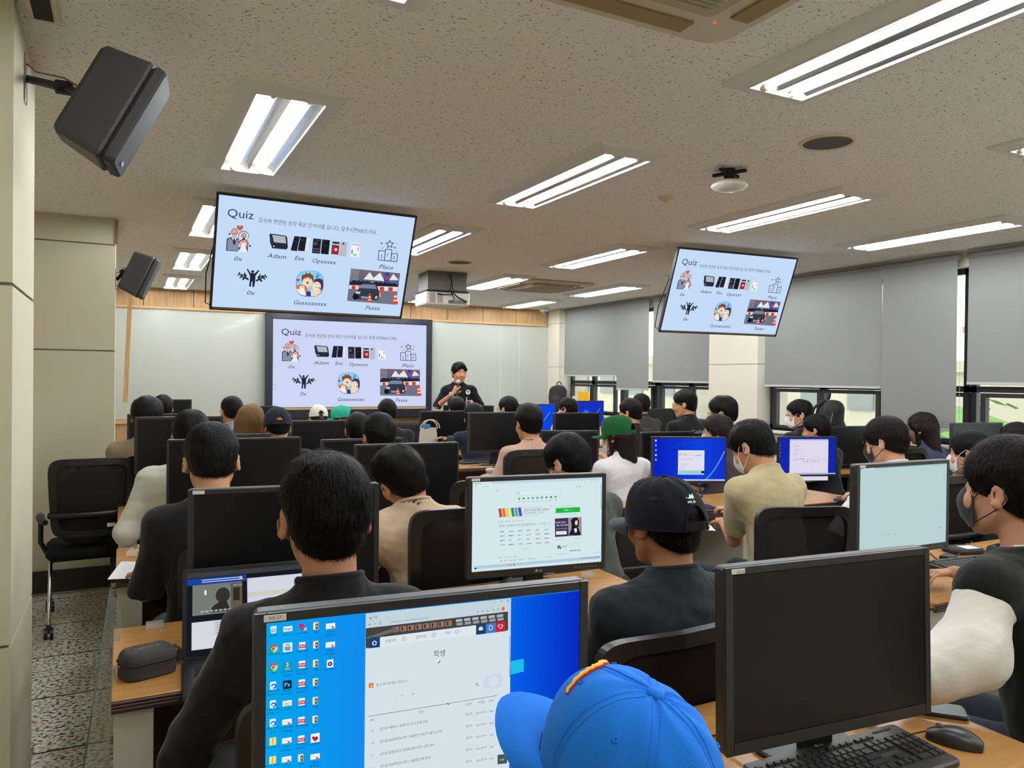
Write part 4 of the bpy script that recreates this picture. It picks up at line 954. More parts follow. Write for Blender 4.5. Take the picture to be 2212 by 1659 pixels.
        if sleeve in ('short', 'half'):
            for s in (-1, 1):
                e = A[s][0]; q = S[s]+(e-S[s])*{'short': 0.72, 'half': 1.0}[sleeve]; a_ = unit(e-S[s]); f.cone(q+a_*0.075, q+a_*0.10, 0.07, 0.07, 0.004, 's')
        if len(CLIP): f.half(*CLIP)
        V, F = f.surface(); return link(name, quad_mesh(name, V, F, cloth('shirt_%d_%d_%d' % tuple(col[:3]), col[:3])), root)
    CLIP = ()
    so = garment('shirt', shirt, sleeve, width, 0.0, fold)
    if vest: garment('vest', vest, 'none', width, 0.010, fold*0.6)
    if collar:
        b = MB(); rgt = unit(np.cross(nax, [0, 1.0, 0])); fw_ = np.cross(nax, rgt); fw_ = -fw_ if fw_[1] < 0 else fw_; pts_ = []
        for i in range(25):
            t = 2*PI*i/24; pts_.append(NT+nax*(0.004-0.022*max(0, math.sin(t)))+(rgt*math.cos(t)+fw_*math.sin(t)*(1.08 if math.sin(t) > 0 else 1.0))*0.0625*hscale)
        b.tube(pts_, 0.0068, 7, caps=False); b.build('collar', cloth('shirt_%d_%d_%d' % tuple(shirt[:3]), shirt[:3]), root)
    if not stand: lower(root, legs)
    # hair
    if style:
        hh = max(h*0.75, 0.0055) if h > 0.0075 else 0.0048
        q = Hl; hl_lo = Hl-np.array([0.16, 0.2, 0.15]); hl_hi = Hl+np.array([0.16, 0.17, 0.2])
        if style == 'long': hl_lo = Hl-np.array([0.17, 0.24, 0.54])
        if style == 'pony': hl_lo = Hl-np.array([0.16, 0.24, 0.30])
        f = Field(hl_lo, hl_hi, hh); hair_field_scaled(f, T, Rh, hscale, style, seed)
        if cap: f.half(T((0, 0, cap.get('hair_top', 0.082))), Rh@np.array([0, 0, 1.0]), 0.01)
        V, F = f.surface(); nv = len(V)
        if nstrand:
            wh = T((0.01, -0.055, 0.128)); Vs, Fs = strands(V, F, nstrand, T((0, -0.01, 0.03)), wh, 0.045*hscale, swid, seed)
            z_ok = np.ones(len(Fs), bool); LP = (((Vs.reshape(-1, 8, 3)-Hl)@Rh)/hscale); bad = np.any((np.abs(LP[:, :, 0]) > 0.066) & (LP[:, :, 2] < 0.012) & (LP[:, :, 1] > -0.042) & (LP[:, :, 1] < 0.05), 1) | np.any((LP[:, :, 1] > 0.062) & (LP[:, :, 2] < 0.02), 1)
            if style in ('long', 'bob'): bad = np.any((LP[:, :, 1] > 0.07) & (LP[:, :, 2] < 0.02), 1)
            if cap: bad = bad | np.any(LP[:, :, 2] > 0.018, 1)
            kp = np.repeat(~bad, 3); V = np.concatenate([V, Vs]); F = np.concatenate([F, (Fs+nv)[kp]])
        link('hair', quad_mesh('hair', V, F, hair_mat(hair)), root)
    M = Matrix.Translation(Hl)@Matrix(Rh.tolist()).to_4x4()@Matrix.Scale(hscale, 4)
    if cap: make_cap(root, M, **cap)
    if mask: make_mask(root, M, mask, skin)
    if glasses: make_glasses(root, M, glasses)
    if fine or stand: face_details(root, M, mask, hair)
    if extra: extra(root, Hl, N, S, A, T)
    return root
def head_field_scaled(f, T, Rh, sc, fine):
    o = f.ell, f.cone
    f.ell = lambda c, r, R=None, k=0.02, op='u', mask=None: o[0](c, np.asarray(r)*sc, R, k, op, mask)
    f.cone = lambda a, b, r0, r1=None, k=0.02, op='u', sx=None: o[1](a, b, r0*sc, None if r1 is None else r1*sc, k, op, sx)
    head_field(f, T, Rh, fine); f.ell, f.cone = o
def hair_field_scaled(f, T, Rh, sc, style, seed):
    o = f.ell, f.cone
    f.ell = lambda c, r, R=None, k=0.02, op='u', mask=None: o[0](c, np.asarray(r)*sc, R, k, op, mask)
    f.cone = lambda a, b, r0, r1=None, k=0.02, op='u', sx=None: o[1](a, b, r0*sc, None if r1 is None else r1*sc, k, op, sx)
    hair_field(f, T, Rh, style, seed, f.h); f.ell, f.cone = o
def face_details(root, M, mask, hair):
    for s in (-1, 1):
        b = MB(); b.M = M@Matrix.Translation((s*0.031, 0.0785, 0.006)); b.lathe([(0.001, -0.0102), (0.006, -0.0085), (0.0102, 0), (0.006, 0.0085), (0.001, 0.0102)], 12); b.build('eye', mat('eye_white', (225, 220, 212), 0.3), root)
        b = MB(); b.M = M; b.cyl((s*0.031, 0.0875, 0.006), (s*0.031, 0.0893, 0.006), 0.0048, 0.004, n=12); b.build('iris', mat('iris', (32, 22, 18), 0.2), root)
        b = MB(); b.M = M; b.tube([(s*0.014, 0.0915, 0.026), (s*0.032, 0.088, 0.031), (s*0.050, 0.077, 0.026)], [0.002, 0.003, 0.0015], 6); b.build('eyebrow', hair_mat(hair), root)
    if not mask:
        b = MB(); b.M = M; b.tube([(-0.023, 0.084, -0.061), (-0.008, 0.0915, -0.0635), (0.008, 0.0915, -0.0635), (0.023, 0.084, -0.061)], [0.001, 0.0034, 0.0034, 0.001], 6); b.build('lips', mat('lips', (168, 92, 84), 0.5), root)
def make_mask(root, M, col, skin):
    b = MB(); b.M = M; rows = []
    for i in range(9):
        v = i/8; row = []; yc = float(np.interp(v, [0, 0.18, 0.42, 0.75, 1], [0.100, 0.117, 0.124, 0.112, 0.086])); z = 0.004-0.106*v
        for j in range(13):
            u = -1+j/6; x = u*0.066; zz = -0.05+(z+0.05)*(1-0.36*u*u); row.append((x, yc-(abs(u)**1.7)*(yc-0.052), zz))
        rows.append(row)
    b.sheet(np.array(rows), 0.0018); o = b.build('mask', cloth('mask_%d_%d_%d' % col, col, 0.8, 0.1), root)
    s_ = MB(); s_.M = M
    for s in (-1, 1):
        s_.tube([(s*0.066, 0.052, -0.018), (s*0.078, 0.025, 0.012), (s*0.086, -0.006, 0.032), (s*0.090, -0.026, 0.018), (s*0.089, -0.03, -0.008), (s*0.083, -0.014, -0.032), (s*0.076, 0.018, -0.056), (s*0.066, 0.052, -0.080)], 0.0016, 5)
    s_.build('mask_strap', cloth('mask_%d_%d_%d' % col, col, 0.8, 0.1), o)
def make_glasses(root, M, col):
    b = MB(); b.M = M
    for s in (-1, 1):
        b.tube([(s*0.033+0.0235*math.cos(t), 0.103-0.010*abs(math.cos(t))*(1 if math.cos(t)*s > 0 else 0), 0.004+0.019*math.sin(t)) for t in np.linspace(0, 2*PI, 17)], 0.0013, 5)
        b.tube([(s*0.056, 0.096, 0.008), (s*0.073, 0.07, 0.011), (s*0.080, 0.0, 0.013), (s*0.079, -0.02, -0.002)], 0.0015, 5)
    b.tube([(-0.010, 0.105, 0.008), (0, 0.108, 0.010), (0.010, 0.105, 0.008)], 0.0013, 5)
    o = b.build('glasses', mat('spectacle_frame_%d' % col[0], col, 0.3, metal=0.6), root)
    for s in (-1, 1):
        l = MB(); l.M = M@Matrix.Translation((s*0.033, 0.101, 0.004))@Matrix.Rotation(PI/2, 4, 'X'); l.lathe([(0.0005, 0.0003), (0.022, 0.0), (0.0005, -0.0003)], 16); l.build('lens', M_glass, o)
def make_cap(root, M, col=(30, 30, 36), brim=None, deco=None, lift=0.0, tilt=0.0, hole=True, seg=56, size=1.0, hair_top=0, logo=None, panel=True, back=False):
    """baseball cap in head coordinates; brim points to +y"""
    brim = brim or col; cm = mat('cap_%d_%d_%d' % col, col, 0.85, spec=0.15, bump=0.12, bscale=420, sheen=0.05); bm = mat('cap_%d_%d_%d' % brim, brim, 0.85, spec=0.15, bump=0.25, bscale=220, sheen=0.2)
    MM = M@Matrix.Translation((0, -0.012, 0.022+lift))@Matrix.Rotation(-tilt, 4, 'X')@Matrix.Scale(size, 4)
    if back: MM = MM@Matrix.Rotation(PI, 4, 'Z')
    rx, ry, rz = 0.094, 0.113, 0.122; b = MB(); b.M = MM; nu, nv = seg, 18; rows = []
    def pt(th, v, off=0.0):
        """v 0 at rim, 1 at the crown"""
        a = v*PI/2; e = math.cos(a)**0.82; z = rz*math.sin(a)**1.0
        seam = min(abs(((th-PI/6)/(PI/3)+0.5) % 1-0.5)*2*(PI/6)*3.3, 1.0); g = -0.0016*(1-seam)**3 if panel else 0
        g += 0.0016*math.sin(5*th+2.0*v*3)*(1-v)*0.6+0.0012*math.sin(9*th+11*v)
        r_ = 1.0+off; front = max(0, math.sin(th)); bul = 0.010*front*math.sin(PI*min(1, v*1.4))*(1 if v < 0.71 else 0.3)
        return ((rx+bul*0.3+g)*e*r_*math.cos(th), (ry+bul+g)*e*r_*math.sin(th), z*r_+g*math.sin(a)+0.016*front*math.sin(PI*min(1, v*1.15))**1.5)
    for i in range(nv+1):
        v = i/nv*0.985; row = []
        for k in range(nu): row.append(pt(2*PI*k/nu, v))
        rows.append(row)
    P = np.array(rows)
    # crown with an arched opening at the back (th = -pi/2)
    V = P.reshape(-1, 3); F = []
    for i in range(nv):
        for k in range(nu):
            th = 2*PI*(k+0.5)/nu; dth = (th-1.5*PI)
            if hole and (dth/0.36)**2+((i+0.5)/nv/0.32)**2 < 1: continue
            F.append((i*nu+k, i*nu+(k+1) % nu, (i+1)*nu+(k+1) % nu, (i+1)*nu+k))
    b.add(V, F, 0, True); I = V*0.975; b.add(I, [q[::-1] for q in F], 0, True)
    o = b.build('cap', cm, root)
    b = MB(); b.M = MM; b.tube([pt(t, 0.0, 0.004) for t in np.linspace(-PI/2+0.36, 1.5*PI-0.36, 40)], 0.0022, 6); b.build('cap_edge', cm, o)
    if hole:
        b = MB(); b.M = MM; b.tube([pt(1.5*PI+0.37*math.cos(a), 0.33*math.sin(a), 0.004) for a in np.linspace(0, PI, 16)], 0.003, 6)
        b.sheet(np.array([[pt(1.5*PI+d_, v_, 0.004) for d_ in np.linspace(-0.42, 0.42, 9)] for v_ in (0.0, 0.11)]), 0.002); b.build('strap', cm, o)
    b = MB(); b.M = MM@Matrix.Translation((0, 0, rz)); b.lathe([(0.0005, 0.005), (0.006, 0.0045), (0.0098, 0.002), (0.0105, -0.001), (0.008, -0.004)], 16); b.build('button', cm, o)
    for k in range(6):
        e = MB(); e.M = MM; th = PI/3*k+PI/3; c_ = np.array(pt(th, 0.52, 0.006)); n_ = unit(c_*np.array([1, 1, 1.2]))
        a_ = unit(np.cross(n_, [0, 0, 1])); b_ = np.cross(n_, a_); e.tube([c_+0.0028*(a_*math.cos(t)+b_*math.sin(t)) for t in np.linspace(0, 2*PI, 11)], 0.0011, 5, caps=False); e.build('eyelet', cm, o)
    # seams stitched along the panels
    sm = MB(); sm.M = MM
    for k in range(6):
        th = PI/6+PI/3*k
        for d_ in (-0.035, 0.035):
            sm.tube([pt(th+d_/(max(0.15, math.cos(v*PI/2))), v, 0.002) for v in np.linspace(0.1 if not (hole and abs(th-1.5*PI) < 0.3) else 0.36, 0.93, 14)], 0.0005, 4, caps=False)
    sm.build('stitching', cm, o)
    br = MB(); br.M = MM; rows = []
    for i in range(8):
        q = i/7; row = []
        for k in range(21):
            th = PI/2+(k/20-0.5)*2*1.02; base_ = np.array(pt(th, 0.0)); w = math.cos((k/20-0.5)*PI)**0.55 if 0 < k < 20 else 0
            L = 0.080*w*q; p_ = base_+np.array([0.25*math.cos(th)*L, L, 0.002-0.010*q*0.6-0.022*((k/20-0.5)*2)**2*q]); row.append(p_)
        rows.append(row)
    br.sheet(np.array(rows), 0.0028); br.build('brim', bm, o)
    if deco: deco(o, MM, pt)
    if logo: logo(o, MM, pt)
    return o
# ------------------------------------------------------------------ the quiz slide, traced on the left television and shared by the three screens
K = (34, 42, 58); INK = (52, 62, 84)
q = Art(TVL[2], (4.809, 440, 400))
q.text('Quiz', 245, 326, 86, INK, w=262)
q.text('강사와 연관된 숫자 혹은 단어어들 입니다. 맞추시면 000드려요.', 568, 382, 40, (74, 84, 104), w=1278)
for s_, x, y, w in (('0x', 318, 782, 78), ('Adam', 658, 750, 190), ('Exx', 945, 776, 100), ('Opxxxxx', 1128, 803, 245), ('0x', 450, 1137, 76), ('Gexxxxxxxx', 935, 1237, 330), ('Pxxxx', 1678, 1292, 152), ('Place', 1820, 865, 148)):
    q.text(s_, x, y, 44, INK, italic=True, w=w)
def heart(a, x, y, r, c):
    a.poly([(x+r*1.0*(16*math.sin(t)**3)/16, y-r*(13*math.cos(t)-5*math.cos(2*t)-2*math.cos(3*t)-math.cos(4*t))/16) for t in np.linspace(0, 2*PI, 25)[:-1]], c)
heart(q, 377, 444, 34, K); heart(q, 377, 444, 30, (235, 82, 62))
# bride and groom
q.poly([(240, 560), (262, 545), (300, 540), (345, 545), (372, 560), (372, 690), (232, 680)], K); q.poly([(250, 565), (270, 552), (345, 552), (364, 566), (362, 684), (242, 674)], (136, 146, 170))
q.poly([(278, 545), (318, 610), (355, 548)], K); q.poly([(290, 545), (318, 596), (344, 548)], (240, 244, 250)); q.poly([(310, 552), (324, 552), (328, 610), (316, 622), (306, 610)], K)
q.disc(320, 487, 32, K, ry=38); q.disc(320, 487, 27, (240, 160, 140), ry=33); q.rect(308, 518, 334, 545, (240, 160, 140)); q.ring(320, 492, 14, 5, K, a0=PI*1.1, a1=PI*1.9)
q.disc(415, 525, 52, K, ry=50); q.disc(415, 527, 47, (214, 226, 244), ry=45); q.poly([(370, 540), (362, 640), (395, 640), (400, 540)], (214, 226, 244))
q.disc(416, 524, 25, K, ry=30); q.disc(416, 524, 20, (240, 160, 140), ry=26); q.ring(416, 527, 11, 4, K, a0=PI*1.1, a1=PI*1.9)
q.poly([(362, 590), (380, 570), (408, 560), (408, 545), (426, 545), (428, 562), (452, 574), (466, 600), (456, 660), (462, 702), (432, 640), (428, 600), (400, 600), (398, 640), (350, 690), (374, 630)], K)
q.poly([(370, 592), (385, 577), (428, 568), (447, 580), (458, 602), (450, 650), (432, 600), (396, 598), (386, 645), (372, 655)], (240, 160, 140)); q.poly([(392, 600), (436, 602), (440, 660), (458, 700), (352, 688), (386, 650)], (232, 236, 244))
for x, y in ((268, 505), (481, 631)): q.poly([(x, y-16), (x+5, y-5), (x+16, y), (x+5, y+5), (x, y+16), (x-5, y+5), (x-16, y), (x-5, y-5)], K)
# phones
q.poly([(682, 512), (700, 502), (855, 525), (868, 545), (874, 645), (862, 668), (712, 656), (690, 600)], (46, 50, 64)); q.poly([(712, 515), (848, 534), (856, 604), (730, 592)], (176, 184, 196)); q.poly([(715, 610), (864, 622), (866, 655), (722, 645)], (26, 30, 42)); q.poly([(722, 626), (734, 627), (736, 640), (724, 640)], (240, 240, 244))
for i in range(9): q.line([(742+i*13, 618), (745+i*13, 648)], 2, (80, 86, 100))
q.poly([(942, 528), (1000, 532), (968, 686), (902, 676)], (30, 36, 52)); q.poly([(1000, 532), (1070, 540), (1048, 686), (976, 680)], (30, 32, 42)); q.poly([(1072, 540), (1104, 544), (1086, 688), (1052, 686)], (222, 228, 238)); q.line([(1002, 534), (970, 686)], 5, (200, 206, 216)); q.text('LG', 1015, 574, 10, (150, 156, 168))
q.poly([(1138, 552), (1222, 560), (1208, 712), (1124, 704)], (34, 36, 46)); q.ring(1162, 605, 14, 4, (150, 156, 166)); q.line([(1160, 570), (1205, 574)], 4, (96, 100, 110))
for i in range(4):
    for k in range(2): q.disc(1146+i*17, 660+i*1.5+k*26, 5, (140, 146, 156), n=8)
q.poly([(1230, 562), (1312, 570), (1296, 720), (1216, 712)], (26, 28, 36)); q.text('LG', 1254, 630, 9, (130, 134, 142)); q.disc(1248, 582, 6, (86, 90, 98), n=8)
q.poly([(1338, 584), (1412, 590), (1398, 722), (1322, 714)], (44, 40, 50)); q.poly([(1336, 634), (1408, 640), (1400, 716), (1326, 708)], (176, 36, 52)); q.disc(1372, 668, 16, (232, 190, 196)); q.text('03:00', 1338, 622, 20, (246, 246, 250), bold=True, w=66)
q.poly([(1424, 584), (1495, 592), (1476, 742), (1402, 734)], (184, 190, 200)); q.disc(1452, 608, 11, (60, 62, 70)); q.disc(1475, 608, 4, (220, 222, 226), n=8)
q.poly([(1532, 598), (1632, 608), (1616, 754), (1514, 745)], (224, 232, 242)); q.poly([(1540, 614), (1624, 622), (1608, 738), (1524, 730)], (240, 244, 250)); q.disc(1541, 690, 8, (60, 168, 150), ry=22); q.disc(1570, 722, 22, (150, 200, 96), ry=9); q.disc(1604, 660, 6, (222, 120, 110), ry=22); q.line([(1542, 616), (1626, 624)], 6, (120, 128, 140))
# podium
def outline(a, pts, t, c): a.line(list(pts)+[pts[0]], t, c)
outline(q, [(1820, 678), (1885, 684), (1876, 782), (1810, 774)], 7, K); outline(q, [(1888, 664), (1954, 670), (1942, 788), (1876, 782)], 7, K); outline(q, [(1952, 708), (2014, 714), (2006, 794), (1942, 788)], 7, K)
q.text('2', 1832, 756, 36, K); q.text('1', 1904, 738, 36, K); q.text('3', 1962, 768, 36, K)
st = []
for i in range(10):
    a_ = -PI/2+i*PI/5; r_ = 42 if i % 2 == 0 else 19; st.append((1932+r_*math.cos(a_), 612+r_*math.sin(a_)+(1.2 if i else 0)))
outline(q, st, 7, K)
for x, y in ((1846, 602), (1986, 648)): q.line([(x-13, y-1), (x+13, y+1)], 5, K); q.line([(x, y-13), (x, y+13)], 5, K)
for x, y in ((2010, 611), (1860, 651), (2002, 690)): q.disc(x, y, 5, K, n=8)
# cheering crowd
q.disc(508, 897, 15, K); q.poly([(446, 872), (458, 868), (486, 912), (532, 914), (566, 880), (577, 888), (538, 940), (534, 1000), (524, 1056), (504, 1056), (506, 1000), (496, 1000), (490, 1052), (470, 1050), (478, 990), (480, 938)], K)
for x, y, r_ in ((432, 942, 14), (574, 958, 14), (396, 932, 11), (612, 944, 11), (371, 912, 9), (426, 914, 8), (583, 930, 8), (638, 934, 9)):
    q.disc(x, y, r_, K, n=12); q.ring(x, y+r_*3.3, r_*2.4, r_*1.25, K, a0=0.15, a1=PI-0.15, n=12)
# round illustration of a couple and a dog
def blob(x, y, rx, ry, c, n=28, p=0.72): q.poly([(x+rx*math.copysign(abs(math.cos(t))**p, math.cos(t)), y+ry*math.copysign(abs(math.sin(t))**p, math.sin(t))) for t in np.linspace(0, 2*PI, n+1)[:-1]], c)
blob(1100, 1022, 144, 136, (110, 116, 214)); blob(1099, 1020, 139, 131, (134, 208, 242))
q.poly([(1014, 950), (1030, 925), (1048, 930), (1062, 903), (1082, 922), (1105, 905), (1118, 930), (1138, 935), (1142, 985), (1128, 1010), (1020, 1000)], (132, 72, 50)); blob(1078, 1008, 52, 50, (240, 218, 184), p=0.9); q.disc(1078, 1012, 11, (150, 40, 42)); q.ring(1058, 978, 12, 4, K, a0=0.3, a1=2.8, n=8); q.ring(1100, 978, 12, 4, K, a0=0.3, a1=2.8, n=8)
blob(1190, 1030, 52, 62, (74, 52, 96)); blob(1172, 1050, 44, 48, (244, 226, 198), p=0.9); q.ring(1158, 1030, 10, 4, K, a0=0.3, a1=2.8, n=8); q.ring(1188, 1034, 10, 4, K, a0=0.3, a1=2.8, n=8); q.ring(1170, 1052, 12, 4, K, a0=PI*1.1, a1=PI*1.9, n=8); q.disc(1200, 1066, 9, (226, 76, 66), n=10)
q.poly([(962, 1040), (1010, 1030), (1060, 1045), (1084, 1085), (1078, 1110), (1000, 1090), (962, 1070)], (214, 122, 60)); blob(1020, 1070, 26, 24, (246, 238, 220)); q.disc(1026, 1062, 5, K, n=8); q.poly([(962, 1075), (1050, 1090), (1062, 1145), (1010, 1135), (975, 1105)], (244, 236, 220)); q.poly([(1062, 1105), (1110, 1100), (1112, 1154), (1062, 1148)], (58, 56, 130)); q.poly([(1110, 1085), (1215, 1090), (1212, 1120), (1170, 1148), (1112, 1152)], (238, 216, 182))
heart(q, 979, 984, 18, (206, 52, 62)); q.line([(1174, 950), (1178, 922), (1194, 926), (1191, 948)], 5, K); q.disc(1169, 952, 7, K, n=8); q.disc(1186, 951, 7, K, n=8)
# photograph of a car among cones
def ph(pts, c): q.poly(pts, c)
ph([(1530, 864), (2040, 914), (1994, 1240), (1487, 1200)], (92, 100, 120)); ph([(1530, 864), (2040, 914), (2032, 975), (1522, 930)], (118, 100, 110))
for i in range(5): q.line([(1540+i*17, 872), (1528+i*17, 985)], 6, (150, 158, 172))
ph([(1660, 976), (1724, 902), (1762, 962), (1832, 906), (1876, 996)], (228, 234, 244)); ph([(1925, 986), (1968, 920), (2024, 985)], (222, 230, 242)); ph([(1884, 905), (1930, 909), (1912, 1040), (1868, 1034)], (40, 74, 170)); ph([(1890, 940), (1920, 943), (1914, 985), (1884, 982)], (200, 60, 70))
ph([(1516, 1002), (2022, 1030), (2017, 1058), (1512, 1040)], (40, 42, 52))
for i in range(10): q.disc(1560+i*46, 1004+i*3.5, 24, (34, 36, 46), ry=20, n=10)
ph([(1512, 1036), (2016, 1056), (2010, 1104), (1506, 1074)], (226, 226, 232))
for a_, b_ in ((1535, 1575), (1606, 1640), (1826, 1872), (1915, 1962)): q.rect(a_, 1040+(a_-1512)*0.045, b_, 1078+(a_-1512)*0.05, (220, 60, 48), sk=0.04)
ph([(1506, 1074), (2010, 1106), (1994, 1240), (1487, 1200)], (110, 118, 134))
ph([(1550, 1128), (1600, 1084), (1622, 1070), (1650, 1018), (1668, 1010), (1776, 1018), (1800, 1040), (1818, 1095), (1820, 1140), (1806, 1180), (1760, 1192), (1590, 1184), (1552, 1160)], (52, 60, 74)); ph([(1644, 1026), (1780, 1034), (1796, 1076), (1610, 1066)], (118, 138, 156)); ph([(1576, 1100), (1628, 1104), (1620, 1128), (1578, 1124)], (190, 202, 214)); ph([(1632, 1150), (1708, 1156), (1702, 1180), (1632, 1174)], (140, 148, 158))
q.disc(1576, 1158, 30, (22, 24, 30), ry=30); q.disc(1790, 1164, 26, (22, 24, 30), ry=32); q.disc(1790, 1164, 15, (168, 174, 184), ry=20); q.disc(1748, 1004, 14, (232, 110, 60), ry=9)
def cone_(x, y, w, h): ph([(x-4, y), (x+6, y), (x+w*0.5, y+h), (x-w*0.5, y+h-4)], (232, 72, 44)); ph([(x-w*0.16, y+h*0.35), (x+w*0.2, y+h*0.35), (x+w*0.26, y+h*0.5), (x-w*0.22, y+h*0.5)], (238, 226, 224)); ph([(x-w*0.30, y+h*0.66), (x+w*0.34, y+h*0.66), (x+w*0.38, y+h*0.76), (x-w*0.36, y+h*0.76)], (238, 226, 224))
cone_(1722, 1120, 52, 98); cone_(1988, 1095, 60, 142); cone_(1828, 1096, 26, 74)
slide = q.mesh('screen_image')
link('screen_image', slide, TVL[1], (0, -0.003, 0)); link('screen_image', slide, TVR[1], (0, -0.003, 0))
o = link('screen_image', slide, fds, (0, -0.0225, 0.034)); o.scale = (1.1/0.607*0.985, 1, 1.197/0.682)
A = Art(lit=True); A.ring(-1.09, -0.28, 0.035, 0.005, (150, 156, 176)); link('touch_marker', A.mesh('touch_marker'), fds, (0, -0.0235, 0))
# ------------------------------------------------------------------ foreground monitor
WHT = (214, 228, 238)
a = Art(mA[2], (2.949, 530, 1240)); Pz = a.P
def full(art, pl, c, x0, x1, y0=-1, y1=1):
    w, h = pl.size; art.raw([(x0*w/2, y1*h/2), (x1*w/2, y1*h/2), (x1*w/2, y0*h/2), (x0*w/2, y0*h/2)], [(3, 2, 1, 0)], c)
w_, h_ = mA[2].size; xb = Pz(765, 400)[0]/(w_/2); xr = Pz(1690, 300)[0]/(w_/2)
[full(a, mA[2], (int(2+16*i/7), int(166-26*i/7), 238), -1+(xb+1)*i/8, -1+(xb+1)*(i+1)/8) for i in range(8)]
n_ = 14
for i in range(n_):
    t0 = xr+(1-xr)*i/n_; t1 = xr+(1-xr)*(i+1)/n_; m_ = i/(n_-1); full(a, mA[2], (int(6+10*m_*0), int(96-52*m_), int(232-38*m_)), t0, t1)
full(a, mA[2], (196, 212, 220), xb, xr, -0.88, 1); full(a, mA[2], (214, 226, 234), xb, xr, -0.88, 0.66)
a.poly([(1690, 555), (1772, 538), (1772, 620), (1690, 640)], (30, 190, 236))
full(a, mA[2], (12, 60, 150), -1, 1, -1, -0.88)
a.poly([(766, 345), (1672, 238), (1672, 358), (766, 472)], (70, 66, 66))
for i in range(8): a.rect(940+i*48-2, 338-i*5.6, 978+i*48, 372-i*5.6, (150, 116, 100), sk=-0.12); a.rect(946+i*48, 342-i*5.6, 956+i*48, 366-i*5.6, (54, 46, 46), sk=-0.12)
for i in range(6): a.rect(1340+i*52, 288-i*6, 1380+i*52, 305-i*6, (176, 180, 188), sk=-0.12); a.rect(1344+i*52, 310-i*6, 1384+i*52, 328-i*6, (150, 156, 166), sk=-0.12)
a.poly([(766, 404), (936, 345), (1000, 352), (860, 392), (786, 412)], (104, 106, 104))
a.poly([(786, 410), (1468, 324), (1468, 386), (786, 472)], (222, 230, 238)); a.poly([(786, 404), (856, 396), (856, 464), (786, 472)], (24, 66, 112)); a.line([(806, 438), (821, 424), (836, 434)], 5, WHT); a.line([(811, 436), (811, 450), (831, 448), (831, 434)], 5, WHT)
for x0, c, e in ((1468, (26, 62, 100), 1530), (1530, (66, 122, 196), 1592), (1592, (206, 34, 52), 1654)): a.rect(x0, 324-(x0-1468)*0.125, e, 385-(x0-1468)*0.125, c, sk=-0.12)
a.ring(1561, 340, 14, 4, WHT, ry=18); heart(a, 1623, 332, 17, WHT); heart(a, 1623, 332, 12, (206, 34, 52)); a.rect(1484, 342, 1512, 358, WHT, sk=-0.1); a.rect(1488, 334, 1508, 340, WHT, sk=-0.1)
for s_, x, y, w in (('학생', 815, 282, 26), ('성결광장', 890, 434, 72), ('공지사항', 1084, 408, 70), ('학생', 1270, 383, 34)): a.text(s_, x, y, 15, (112, 120, 128), w=w)
for x, y in ((1008, 410), (1199, 386), (1348, 367)): a.ring(x, y, 15, 2.5, (120, 128, 134), n=6); a.disc(x, y, 3, (120, 128, 134), n=6)
a.text('학생', 1198, 526, 34, (66, 70, 74), w=74); a.line([(1226, 566), (1240, 550)], 5, (50, 60, 70))
a.ring(797, 279, 8, 4, (110, 100, 120), n=10); a.text('x', 1014, 258, 7, (80, 84, 88)); a.text('+', 1052, 253, 11, (80, 84, 88)); a.text('sungkyul.ac.kr/skukr/901/subview.do', 920, 308, 10, (110, 116, 122), w=248)
for pts in ([(798, 318), (784, 320)], [(784, 320), (790, 314)], [(784, 320), (791, 325)], [(818, 316), (832, 314)]): a.line(pts, 2.5, (80, 84, 88))
a.ring(859, 311, 8, 2.5, (80, 84, 88), a0=0.5, a1=5.8)
for i, x in enumerate((1478, 1509, 1540, 1578, 1608)): a.ring(x, 239-(x-1478)*0.12, 6, 2.2, (90, 94, 100), n=8)
a.disc(1639, 218, 11, (232, 110, 40)); a.line([(1665, 162), (1674, 172)], 2.5, (80, 84, 88)); a.line([(1674, 162), (1665, 172)], 2.5, (80, 84, 88)); a.ring(1625, 172, 6, 2, (80, 84, 88), n=4); a.line([(1577, 178), (1587, 177)], 2, (80, 84, 88))
a.rect(1676, 390, 1684, 655, (172, 186, 192)); a.rect(784, 692, 815, 724, (230, 124, 50), sk=-0.1); a.ring(797, 716, 14, 4, WHT, a0=0, a1=PI/2, n=6); a.disc(797, 715, 4, WHT, n=8)
a.text('총 15 개의 게시물이 있습니다.', 832, 712, 15, (100, 106, 112), w=204); a.ring(1471, 697, 8, 2.5, (70, 74, 80)); a.line([(1477, 703), (1483, 709)], 3, (70, 74, 80))
outline(a, [(952, 752), (1095, 735), (1095, 785), (952, 803)], 1.2, (190, 202, 208)); a.text('제목', 976, 780, 12, (160, 168, 174), w=30); a.line([(1060, 758), (1067, 764), (1074, 756)], 2.5, (90, 96, 100))
a.disc(1575, 680, 55, (204, 216, 230), ry=48); a.disc(1575, 680, 36, (212, 224, 234), ry=34); a.ring(1575, 680, 68, 10, (202, 214, 228), ry=56, a0=-0.9, a1=1.0); a.ring(1575, 680, 68, 10, (202, 214, 228), ry=56, a0=PI-1.0, a1=PI+0.9)
a.line([(782, 903), (1600, 770)], 3, (80, 88, 96)); a.text('제목', 1102, 884, 14, (96, 102, 108), w=30); a.text('번호', 794, 935, 13, (96, 102, 108), w=30); a.text('작성자', 1401, 834, 13, (96, 102, 108), w=42); a.text('작성일', 1480, 822, 13, (96, 102, 108), w=42); a.text('조회수', 1546, 812, 13, (96, 102, 108), w=40)
